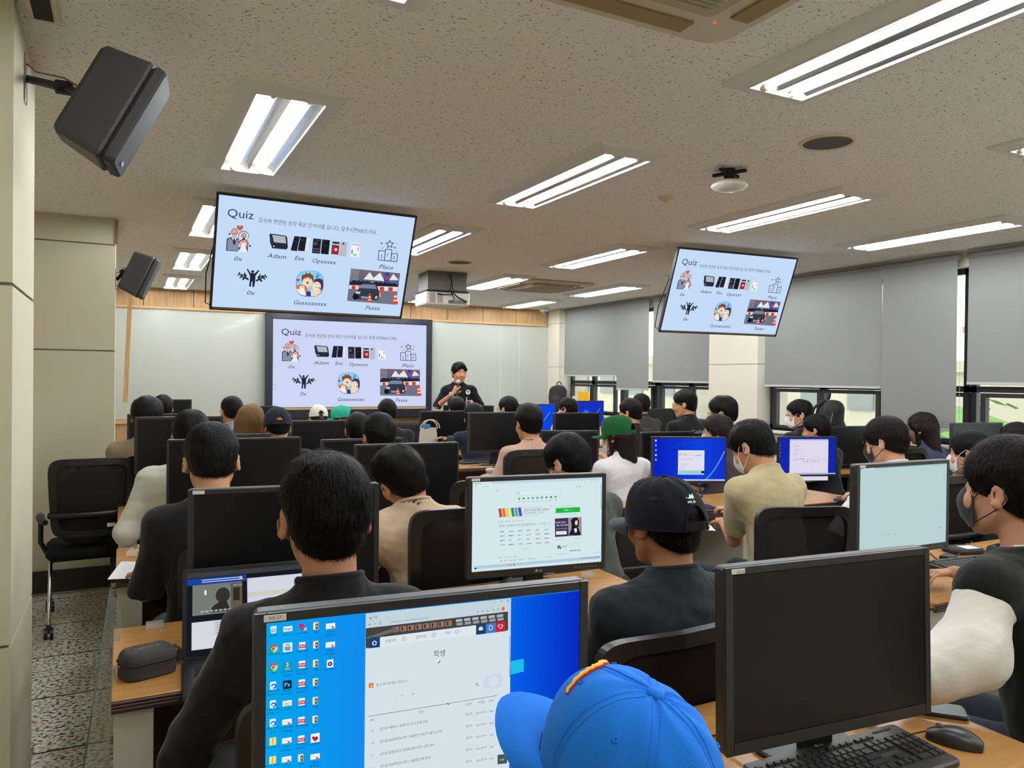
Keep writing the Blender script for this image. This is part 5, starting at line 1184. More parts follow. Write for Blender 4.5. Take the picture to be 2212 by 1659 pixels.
rows_ = [('15', 1001, '[안내] 셔틀버스 운행시간 일시 변경 안내', 990, 308, '2023.05.04', '98'), ('14', 1079, '[안내] 2023학년도 1학기 사물함 신청(추가접수) 안내', 1070, 404, '2023.03.20', '16'), ('13', 1157, '[안내] 성결대학교 학생증 (체크카드) 신청 안내', 1150, 352, '2023.03.03', '242'), ('12', 1236, '[안내] 2023학년도 1학기 사물함 신청 안내', 1228, 324, '2023.03.03', '2286'), ('11', 1316, '[안내] 2023학년도 1학기 수강신청 안내', 1308, 320, '2023.02.14', '1049')]
for i, (n0, y0, s_, y1, w, d_, v_) in enumerate(rows_):
    a.text(n0, 800, y0, 12, (110, 116, 122), w=18); a.text(s_, 857, y1, 15, (72, 78, 84), w=w); yy = 898+i*75; a.text('홍성지', 1401, yy, 13, (110, 116, 122), w=42); a.text(d_, 1463, yy-8, 12, (110, 116, 122), w=74); a.text(v_, 1552, yy-20, 12, (110, 116, 122), w=26)
a.poly([(1284, 812), (1284, 830), (1289, 826), (1296, 828)], (70, 74, 80)); a.poly([(1602, 1146), (1662, 1140), (1662, 1200), (1602, 1206)], (74, 84, 92)); a.text('TOP', 1616, 1186, 12, WHT, w=30)
def sheet_icon(x, y, c=(240, 244, 248), w=40, h=46): a.lrect(x-w/2, y-h/2, w, h, c, 4)
def ic_pdf(x, y): sheet_icon(x, y); a.lrect(x-24, y-8, 48, 24, (206, 30, 44), 3); a.text('PDF', x-19, y+10, 14, WHT, bold=True, w=38)
def ic_fold(x, y): a.lrect(x-18, y-24, 32, 46, (250, 226, 140), 3); a.lrect(x-8, y-16, 20, 34, (44, 46, 60), 2); a.lrect(x-12, y-20, 8, 42, (250, 236, 180), 2); a.lrect(x+1, y-10, 6, 18, (196, 206, 220), 1)
def ic_doc(x, y): sheet_icon(x, y, (236, 240, 246), 36, 50); a.disc(x+4, y+2, 17, (26, 110, 200), a0=-PI/2, a1=PI/2+1.2); a.disc(x+4, y+2, 8, (236, 240, 246))
def ic_img(x, y): a.lrect(x-29, y-17, 58, 34, (242, 244, 246), 2); a.text('html', x-12, y-2, 8, (170, 140, 120), w=22); a.lrect(x+6, y-1, 16, 12, (226, 96, 70), 2)
def ic_zip(x, y): a.lrect(x-18, y-25, 40, 48, (250, 222, 130), 3); a.lrect(x-1, y-25, 7, 48, (206, 176, 84), 0)
def ic_bin(x, y): a.poly([(x-20, y-22), (x+20, y-27), (x+16, y+20), (x-14, y+24)], (220, 232, 244)); a.ring(x, y+3, 11, 4, (50, 120, 200))
def ic_chr(x, y, r=27):
    for k, c in enumerate(((226, 64, 50), (52, 160, 82), (246, 200, 50))): a.disc(x, y, r, c, a0=PI/6+k*2*PI/3-0.0, a1=PI/6+(k+1)*2*PI/3, n=8) if False else None
    q_ = a.P(x, y); k_ = a.k(x, y)*r
    for k, c in enumerate(((226, 64, 50), (52, 160, 82), (246, 200, 50))):
        a0 = PI/6+k*2*PI/3; a.raw([q_]+[q_+k_*np.array([math.cos(a0+t), math.sin(a0+t)]) for t in np.linspace(0, 2*PI/3, 9)], [tuple(range(10))], c)
    a.disc(x, y, r*0.5, WHT); a.disc(x, y, r*0.38, (60, 130, 220))
def ic_ps(x, y): a.lrect(x-27, y-27, 54, 54, (10, 32, 60), 7); a.text('Ps', x-17, y+11, 27, (90, 190, 250), bold=True, w=34)
def ic_max(x, y): a.lrect(x-27, y-27, 54, 54, (32, 150, 170), 2); a.text('3', x-8, y+2, 26, WHT, bold=True); a.text('MAX', x-14, y+22, 11, WHT, w=30)
def ic_goog(x, y): a.lrect(x-28, y-15, 56, 32, (240, 242, 244), 1); a.text('Google!', x-25, y+7, 14, (70, 90, 150), bold=True, w=50)
def ic_auto(x, y): a.lrect(x-29, y-29, 58, 58, (226, 230, 232), 2); a.poly([(x-20, y-5), (x+20, y-10), (x+16, y+16), (x-14, y+18)], (120, 150, 180)); a.ring(x, y-12, 12, 4, (60, 64, 70), a0=0, a1=PI)
def ic_pia(x, y): a.poly([(x-20, y-28), (x+12, y-20), (x+16, y+18), (x-18, y+10)], (210, 26, 90)); a.poly([(x-8, y-12), (x+6, y-8), (x+8, y+6), (x-6, y+2)], (70, 120, 230)); a.disc(x+20, y+10, 9, (246, 210, 60))
def ic_gold(x, y): a.lrect(x-28, y-17, 56, 34, (242, 240, 232), 2); a.ring(x-9, y, 10, 4, (200, 160, 50)); a.ring(x+9, y, 10, 4, (200, 160, 50))
def ic_heart(x, y): a.lrect(x-27, y-28, 54, 56, (246, 246, 246), 3); heart(a, x, y, 20, (200, 22, 40))
def ic_donut(x, y): a.lrect(x-20, y-25, 40, 50, (240, 242, 244), 2); a.disc(x, y, 14, (70, 44, 30)); a.disc(x, y, 5, (240, 240, 240))
cols = [(178, 352, 0, [(ic_bin, '휴지통'), (ic_chr, '크롬_files'), (ic_chr, '크롬'), (ic_doc, '대학 사용\n문서화 기..'), (ic_doc, '대학 사용\n문서화 기..'), (ic_doc, '대학 사항\n문서'), (ic_zip, 'StartUI'), (ic_zip, 'PJ DC 2023'), (ic_zip, 'PJ 2023')]),
        (268, 346, 0, [(ic_goog, 'Google_Lo...'), (ic_auto, 'Autodesk_l...'), (ic_max, '3ds Max\n2024'), (ic_ps, 'Adobe\nPhotosh...'), (ic_gold, 'E-202209_l...'), (ic_img, '인문서 HTML\n사용물 -'), (ic_img, '인문서\nHTML -'), (ic_img, '인문서\nHTML -'), (ic_img, '사용')]),
        (360, 334, 0, [(ic_pia, 'pianet-wan...'), (ic_pdf, '대화 대상'), (ic_pdf, '공지 2021\nMAX 201...'), (ic_pdf, '한 기사이지\n사상도...'), (ic_pdf, '한_일시의..'), (ic_pdf, '게시물.pdf'), (ic_pdf, '한 기사이지\n사상도...'), (ic_fold, '03')]),
        (448, 326, 0, [(ic_fold, '06'), (ic_fold, '07'), (ic_fold, '08'), (ic_fold, '09'), (ic_fold, '10'), (ic_fold, '11'), (ic_heart, 'mockphoi...'), (ic_img, '인문서\n대도님..')]),
        (538, 326, 0, [(ic_img, '인문서\n사인지도..'), (ic_img, '인문서\n사인지도..'), (ic_donut, 'ben-diamo...')])]
for x, y, dx, lst in cols:
    for i, (fn, lb) in enumerate(lst):
        yy = y+i*118.5; xx = x-i*1.2; fn(xx, yy)
        for j, l_ in enumerate(lb.split('\n')): w_t = min(78, 11*len(l_)+6) if max(map(ord, l_)) < 500 else min(76, 15*len(l_)); a.text(l_, xx-w_t/2, yy+46+j*22-3, 12, (20, 44, 76), w=w_t)
art_on(mA[1], a)
s2 = Art(lit=False); s2.text('305-37', -0.257, 0.1735, 0.005, (90, 90, 90), w=0.018); so = link('sticker_print', s2.mesh('sticker_print'), mA[0], (0, -0.0055, mA[2].c[2]-DZ-0.005))
s3 = Art(lit=False); s3.text('305-38', -0.257, 0.1735, 0.005, (90, 90, 90), w=0.018); so = link('sticker_print', s3.mesh('sticker_print'), mB[0], (0, -0.0065, mB[2].c[2]-DZ-0.005))
# ------------------------------------------------------------------ search portal monitor
WH2 = (212, 232, 236)
a = Art(mN[2], (3.568, 980, 980)); sk = -0.045
def R_(x0, y0, x1, y1, c): a.rect(x0, y0, x1, y1, c, sk=-0.05)
a.poly([(156, 222), (1138, 182), (1138, 200), (156, 240)], (190, 214, 226)); a.poly([(156, 222), (290, 217), (290, 234), (156, 240)], WH2); a.disc(172, 232, 6, (50, 170, 90), n=10); a.text('NAVER', 186, 235, 8, (90, 100, 104), w=26)
a.poly([(156, 868), (1146, 786), (1146, 808), (156, 892)], (176, 204, 220)); a.poly([(160, 880), (176, 879), (176, 890), (160, 892)], (30, 40, 70))
for x, c in ((384, (240, 200, 90)), (412, (220, 150, 60)), (438, (210, 70, 60)), (465, (50, 100, 190))): a.disc(x, 862-(x-384)*0.082, 6, c, n=10)
a.disc(979, 806, 5, (220, 90, 40), n=8)
for i in range(9): a.rect(990+i*16, 803-i*1.4, 1000+i*16, 808-i*1.4, (90, 110, 124), sk=-0.08)
a.line([(166, 254), (174, 253)], 2, (110, 120, 124)); a.text('naver.com', 230, 256, 7, (110, 120, 124), w=40)
for x in (335,): [a.line([(x-6, 278+k*6), (x+6, 277+k*6)], 2, (130, 140, 144)) for k in range(3)]
for x, y in ((1062, 216), (1078, 215), (1097, 214), (1111, 213)): a.ring(x, y, 4, 1.6, (70, 80, 86), n=6)
a.poly([(484, 310), (490, 292), (500, 288), (824, 272), (838, 282), (840, 296), (830, 306), (506, 324), (490, 320)], (190, 214, 216)); a.poly([(486, 309), (492, 294), (502, 290), (822, 274), (836, 284), (838, 295), (828, 304), (506, 322), (492, 318)], (218, 238, 240))
a.text('N', 494, 314, 15, (16, 170, 70), bold=True, w=14); a.ring(820, 290, 6, 2, (150, 164, 168)); a.ring(949, 255, 6, 2, (90, 100, 104), n=4); a.ring(974, 254, 6, 2, (90, 100, 104))
for i, c in enumerate(((30, 160, 80), (20, 170, 70), (40, 180, 90), (40, 150, 190), (60, 110, 210), (30, 160, 80), (20, 160, 60), (20, 160, 80), (30, 170, 90))):
    x = 505+i*35; y = 347-i*1.8; a.lrect(x-8, y-7, 16, 14, c, 3 if i % 2 else 6); a.text('사용', x-9, y+28, 7, (90, 100, 104), w=18)
for i, c in enumerate(((206, 66, 76), (224, 116, 60), (236, 206, 60), (60, 150, 70), (90, 160, 220), (96, 74, 170))):
    x = 342+i*28+(12 if i > 2 else 0); y = 424-i*1.5; a.poly([(x, y), (x+22, y-5), (x+34, y+62), (x+12, y+68)], c)
a.text('사학기 안내 학생 안내 일시 신청', 540, 424, 8, (130, 140, 146), w=142); a.text('일주일 한 권으로 말문이 트였어요!', 538, 446, 15, (50, 58, 66), bold=True, w=212); a.text('지금 신청 2100원', 538, 464, 10, (80, 86, 92), w=108); a.text('10일까지만!', 652, 458, 10, (200, 60, 56), w=62); a.text('학기 신청 일시 안내 사용 13,500원', 540, 480, 6, (140, 150, 154), w=124); a.text('안내', 735, 406, 6, (60, 70, 76), w=24)
R_(785, 420, 973, 458, (28, 186, 66)); a.text('NAVER', 848, 440, 9, WH2, bold=True, w=38); a.text('로그인', 888, 438, 8, (150, 226, 170), w=22); a.text('사용 안내 일시 신청 사항 안내 공지', 812, 410, 7, (120, 132, 136), w=134)
for x, w in ((818, 34), (864, 42), (918, 26)): a.text('사용 안내', x, 472-(x-818)*0.04, 6, (130, 140, 144), w=w)
a.poly([(778, 500), (984, 486), (986, 628), (780, 642)], (66, 52, 84)); a.poly([(880, 494), (984, 486), (986, 628), (884, 636)], (150, 148, 156)); a.poly([(904, 628), (908, 545), (902, 510), (925, 492), (952, 492), (966, 520), (962, 560), (955, 560), (975, 610), (978, 628)], (26, 24, 30)); a.disc(944, 532, 13, (232, 200, 180), ry=20); a.poly([(884, 628), (905, 585), (940, 575), (962, 600), (950, 630)], (30, 32, 48)); a.poly([(925, 580), (945, 570), (950, 600), (935, 610)], (226, 228, 236))
a.text('"안내이 공지사', 782, 538, 12, (236, 232, 240), bold=True, w=88); a.text('생의 시간이어요."', 790, 560, 12, (236, 232, 240), bold=True, w=104); a.text('학기 신청 안내 공지사항 일시', 790, 584, 7, (216, 206, 224), w=90); a.rect(788, 598, 868, 624, (240, 240, 244), sk=-0.04); a.text('신청 안내', 806, 614, 8, (80, 70, 90), w=42)
for i, w in enumerate((46, 44, 20, 28, 18)): a.text('공지사항', 338+(0, 54, 112, 144, 182)[i], 528-i*2.4, 8, (90, 100, 104), w=w)
R_(338, 546, 748, 570, (204, 224, 230)); a.text('공지사항', 348, 562, 8, (80, 90, 96), w=46); a.text('[안내] 공지사항 신청 일시 안내 사용 변경 신청 안내', 408, 558, 8, (80, 90, 96), w=232); a.text('공지사항', 670, 540, 8, (110, 120, 124), w=38)
rn = random.Random(3)
for r_ in range(4):
    for c_ in range(6):
        x = 375+c_*69; y = 602-c_*3.6+r_*34; k = rn.choice(((70, 80, 90), (60, 60, 70), (200, 70, 70), (90, 100, 110), (50, 80, 150))); a.text(rn.choice(('NEWSIS', 'NEWS', 'KBS', 'SPORTS', 'ECONOMY', 'YTN', 'MBN', 'DAILY')), x-20, y+4, 9, k, bold=True, w=rn.choice((26, 34, 40)))
for x, y, w in ((522, 738, 56), (342, 806, 150), (350, 832, 296), (704, 800, 50), (788, 668, 54), (926, 656, 50), (796, 776, 74)): a.text('공지 사항 일시 안내', x, y, 8, (110, 120, 126), w=w)
a.disc(808, 718, 13, (90, 110, 116), n=14); a.disc(820, 724, 10, (110, 130, 134), n=12); a.text('22.6°', 836, 722, 17, (70, 80, 86), w=42)
a.line([(895, 714), (930, 690), (950, 694), (972, 706)], 1.5, (160, 172, 176))
for i in range(5): a.disc(898+i*18, 748-i*1.5, 6, (110, 126, 130), n=8)
for x, y in ((1091, 758), (1116, 757)): a.ring(x, y, 7, 1.5, (180, 196, 200)); a.disc(x, y, 2.5, (90, 100, 104), n=6)
a.rect(1131, 235, 1137, 425, (168, 186, 190))
art_on(mN[1], a)
# blue desktop with dialog, zoom frame 4.337 @ (1150,820)
def swirl(a, pts, c, t): a.line(pts, t, c)
a = Art(mbl[2], (4.337, 1150, 820)); pl = mbl[2]; n_ = 10
for i in range(n_): full(a, pl, (int(12+6*i/n_), int(40+40*(0.5-abs(i/n_-0.62))*1.3), int(196+40*(0.5-abs(i/n_-0.6)))), -1+2*i/n_, -1+2*(i+1)/n_)
for w_s, c in ((14, (34, 92, 236)), (8, (70, 140, 248)), (3, (140, 196, 255))): a.line([(1560+40*k, 972-(k*k)*6.0-k*14) for k in range(7)], w_s, c)
a.line([(1300, 640), (1420, 600), (1560, 585)], 3, (30, 74, 220)); full(a, pl, (190, 206, 236), -1, 1, -1, -0.93)
a.lrect(1366, 662, 250, 228, (226, 224, 238)); a.lrect(1372, 850, 240, 38, (150, 206, 214)); a.lrect(1582, 856, 30, 22, (24, 28, 44)); a.poly([(1480, 716), (1560, 704), (1580, 698), (1580, 716)], (150, 200, 206)); a.text('3', 1376, 712, 20, (30, 130, 130), bold=True)
a.text('AUTODESK', 1394, 696, 8, (90, 96, 110), w=50); a.text('3DS MAX 2023', 1394, 710, 8, (60, 66, 84), w=74)
for i, w in enumerate((114, 120)): a.text('Settings have successfully been', 1386, 738+i*16, 7, (110, 112, 130), w=w)
for i, w in enumerate((70, 64, 28, 50, 30)): a.text('Preparing files', 1390, 790+i*12, 6, (130, 130, 150), w=w)
for i, c in enumerate(((210, 222, 240), (120, 160, 220), (60, 180, 190), (240, 200, 100), (120, 190, 220))): a.lrect(1149, 562+i*45, 16, 18, c, 3)
art_on(mbl[1], a)
a = Art(mdc[2], (3.614, 1600, 840)); a.lrect(384, 393, 322, 324, (222, 216, 234)); a.lrect(384, 393, 322, 10, (176, 180, 214)); full(a, mdc[2], (150, 176, 222), -1, 1, -1, -0.93)
for i, w in enumerate((20, 50, 10, 56, 26, 10, 28, 14, 8, 76)): a.text('안내 사항', 420, 440+i*12, 5, (80, 80, 100), w=w)
a.line([(412, 552), (682, 552)], 2, (170, 166, 190)); [a.disc(494+i*27, 567, 4, (90, 80, 110), n=6) for i in range(5)]
for i, c in enumerate(((210, 222, 240), (60, 180, 220), (240, 200, 100), (120, 190, 220))): a.lrect(300, 440+i*26, 10, 12, c, 2)
art_on(mdc[1], a)
a = Art(mR[2], (4.148, 1780, 820)); a.poly([(350, 795), (1080, 748), (1080, 760), (350, 806)], (150, 184, 190)); a.poly([(352, 796), (455, 790), (455, 800), (352, 806)], WH2)
for i in range(5): a.disc(962+i*22, 778-i*1.4, 3, (90, 110, 116), n=6)
for i in range(5): a.disc(1076, 790+i*26, 3, (70, 90, 110), n=6)
for i, c in enumerate(((130, 150, 156), (60, 100, 180), (90, 90, 90), (50, 110, 200), (110, 130, 140), (160, 176, 180), (60, 80, 90))): a.disc(516+i*20, 1392-i*1.4, 4, c, n=6)
a.text('2023-05-11', 1030, 1330, 6, (90, 104, 110), w=40)
art_on(mR[1], a)
for m_ in (mb2, mb3):
    a = Art(lit=True)
    a.line([(-0.12, -0.12), (-0.02, -0.10), (0.08, -0.04), (0.16, 0.06)], 0.006, (110, 180, 250)); a.disc(-0.06, 0.0, 0.05, (26, 96, 236)); a.disc(-0.06, 0.0, 0.03, (50, 130, 244))
    for i in range(5): a.lrect(-0.20, 0.13-i*0.035, 0.012, 0.014, (200, 214, 240))
    art_on(m_[1], a)
# ------------------------------------------------------------------ the students
def at(px, py, Y): return hit(px, py, 1, Y)
def tint(c): return tuple(c)
def w_at(px, py, z): return hit(px, py, 2, z)
# --- first row
def star_patch(o, MM, pt):
    for k, (c, off, r) in enumerate((((206, 34, 30), 0.010, 0.0034), ((250, 196, 30), 0.022, 0.0030))):
        b = MB(); b.M = MM; b.tube([pt(PI/2+0.62-1.24*i/23, 0.40+0.20*math.sin(PI*i/23)+(0.005*(-1)**i), off+0.002*math.sin(i*2.1)) for i in range(24)], [r*(0.5+0.5*math.sin(PI*i/23)+0.2*(i % 2)) for i in range(24)], 6)
        b.build('embroidery', mat('embroidery_%d' % c[0], c, 0.6), o)
person('person seen from behind and above in a bright blue baseball cap, lowest in the photo', at(1325, 1716, 0.72), yaw=0.1, hyaw=0.30, pitch=-0.30, hip=(0, -0.16), style='crop', shirt=(30, 30, 34), h=0.0075, arms='type', nstrand=1500, seed=3, hscale=1.02,
       cap=dict(col=(30, 118, 222), deco=star_patch, seg=84, size=0.95, hair_top=0.04, hole=False), hroll=0.0)
# --- second row
person('person in a plain black T-shirt with thick black hair, back of head centred left', at(703, 1120, 1.70), hscale=1.1, hyaw=-0.03, pitch=0.08, hip=(-0.02, -0.08), style='full', h=0.0065, nstrand=9000, seed=5, skin=(188, 132, 104), width=1.0, sh_w=0.168, shirt=(22, 22, 25), hair=(15, 14, 15), sleeve='half', arms={-1: ((-0.265, 0.08, 0.74), (-0.16, 0.36, 0.78)), 1: ((0.25, 0.1, 0.78), (0.15, 0.40, 0.79))})
def mlb(o, MM, pt):
    A_ = Art(lit=False); W_ = (226, 226, 226)
    A_.poly([(-0.011, 0.0), (-0.005, 0.001), (0.0, 0.010), (0.004, 0.006), (0.009, 0.011), (0.011, 0.0), (0.008, -0.002), (-0.004, -0.002)], W_); A_.disc(-0.012, 0.001, 0.0016, W_, n=8)
    A_.text('MLB', -0.012, -0.013, 0.006, W_, bold=True, w=0.024)
    me = A_.mesh('logo'); th = 1.5*PI-0.05; P_ = np.array(pt(th, 0.43, 0.012)); ob = link('logo', me, o)
    n = unit(np.array([math.cos(th), math.sin(th), 0.45])); x = unit(np.cross([0, 0, 1], n)); z = np.cross(n, x)
    L = Matrix(((x[0], -n[0], z[0], P_[0]), (x[1], -n[1], z[1], P_[1]), (x[2], -n[2], z[2], P_[2]), (0, 0, 0, 1))); ob.matrix_local = MM@L
def chest_text(txt, dz, w, col, dx=0.0, back=True):
    def fn(root, Hl, N, S, A, T):
        a_ = Art(lit=False); a_.text(txt, -w/2, 0, w*0.17, col, bold=True, w=w); me = a_.mesh('shirt_lettering')
        dg = bpy.context.evaluated_depsgraph_get(); sh = [c for c in SC.objects if c.parent == root and c.name.startswith('shirt')][0]
        from mathutils.bvhtree import BVHTree
        tr = BVHTree.FromPolygons([v.co[:] for v in sh.data.vertices], [tuple(p.vertices) for p in sh.data.polygons])
        s_ = -1 if back else 1
        for v in me.vertices:
            x, z = (v.co.x+dx)*(1 if back else -1), N[2]-dz+v.co.z; loc, nr, i, d = tr.ray_cast(Vector((x, s_*1.0, z)), Vector((0, -s_, 0)))
            if loc: v.co = loc+Vector((0, s_*0.0015, 0))
        link('shirt_lettering', me, root)
    return fn
person('person in a black cap with a white logo and a washed black T-shirt, centre right', at(1432, 1130, 1.74), hscale=1.07, hyaw=0.06, pitch=0.05, yaw=0.0, hip=(0, -0.08), style='short', h=0.0065, nstrand=3500, seed=8, skin=(188, 134, 100), shirt=(34, 38, 42), width=1.1, sh_w=0.18, cap=dict(col=(15, 16, 23), brim=(36, 42, 50), logo=mlb, size=1.06, lift=-0.026), extra=chest_text('seashell', 0.125, 0.13, (140, 140, 140), dx=-0.012))
# --- beside the aisle
person('person in profile with a black face mask, black vest and loose white sleeves', at(2180, 1062, 1.22), hyaw=0.0, pitch=0.0, yaw=0.12, hip=(0.05, -0.14), style='mop', hscale=1.09, h=0.0065, nstrand=9000, seed=11, skin=(200, 148, 118), hair=(22, 17, 17), shirt=(222, 218, 210), vest=(20, 22, 22), sleeve='loose', width=1.08, sh_w=0.195, mask=(34, 36, 42), fine=True,
       arms={'world': 1, -1: ((1.84, 1.13, 0.87), (1.62, 1.22, 0.785), 0.3), 1: ((2.52, 1.40, 0.88), tuple(w_at(2062, 1236, 0.80)), 0.3, (-0.75, 0.5, -0.05), (0.0, 0.15, 1.0))})
# --- third row
person('person in a black T-shirt with short undercut hair bowing over the desk, left', at(457, 1000, 2.96), hscale=1.06, hyaw=0.0, pitch=0.36, hip=(0, -0.12), style='full', h=0.0075, nstrand=6000, seed=13, skin=(204, 150, 114), hair=(22, 22, 24), width=1.02, sh_w=0.165, shirt=(26, 26, 30), sleeve='half', arms={-1: ((-0.215, 0.08, 0.78), (-0.21, 0.33, 0.78)), 1: ((0.25, 0.25, 0.85), (0.13, 0.48, 0.79))})
person('person in a beige sweatshirt leaning the head to the left, left of centre', at(867, 1035, 2.98), hscale=1.08, hyaw=0.15, pitch=0.28, hroll=0.42, neck=0.85, hip=(0.12, -0.10), style='full', h=0.0075, nstrand=6000, seed=17, skin=(200, 140, 108), hair=(30, 27, 27), width=1.1, sleeve='long', shirt=(204, 180, 152), fold=0.004)
person('person in an olive shirt bowing with white mask straps, behind the search page monitor', at(1226, 1003, 3.06), hyaw=0.35, pitch=0.45, hip=(0.02, -0.2), style='mop', h=0.0075, nstrand=6000, seed=19, skin=(204, 152, 116), hair=(20, 20, 22), shirt=(74, 78, 70), mask=(226, 226, 226), sleeve='long', hscale=1.03)
person('person in a khaki T-shirt with a white mask bowing over a phone, right of centre', at(1625, 968, 2.78), hyaw=0.30, pitch=0.50, yaw=0.0, hip=(0.02, -0.18), style='full', h=0.0075, nstrand=6000, seed=23, skin=(200, 146, 110), hair=(28, 27, 28), shirt=(190, 176, 138), mask=(228, 228, 228), width=1.05, sh_w=0.165, fold=0.0035, hscale=1.02,
       arms={'world': 1, -1: (tuple(hit(1585, 1165, 1, 2.86)), tuple(hit(1562, 1128, 1, 3.22)), 0.7), 1: (tuple(hit(1700, 1165, 1, 3.0)), tuple(hit(1590, 1110, 1, 3.25)), 0.6)})
person('person in a white T-shirt with black glasses and black mask, right', at(1912, 956, 2.95), hyaw=0.30, pitch=0.22, hip=(0.02, -0.22), style='mop', h=0.0075, nstrand=5000, seed=29, skin=(206, 156, 122), hair=(30, 24, 25), shirt=(222, 222, 224), mask=(28, 28, 32), glasses=(20, 20, 22), hscale=1.08, sleeve='half', width=1.1,
       arms={'world': 1, -1: (tuple(hit(1812, 1150, 1, 2.95)), tuple(hit(1866, 1066, 1, 3.36)), 0.4, (-0.75, 0.65, 0.02)), 1: (tuple(hit(2010, 1120, 1, 3.1)), tuple(hit(1960, 1090, 1, 3.4)))})
person('person in a dark green shirt with a white mask, just left of the black-vested person', at(2094, 982, 2.75), hyaw=0.35, pitch=0.08, hip=(0, -0.2), style='full', h=0.0075, nstrand=4000, seed=31, skin=(206, 150, 118), hair=(20, 20, 22), shirt=(24, 44, 38), mask=(232, 232, 234), hscale=1.03, legs=(50, 64, 88))
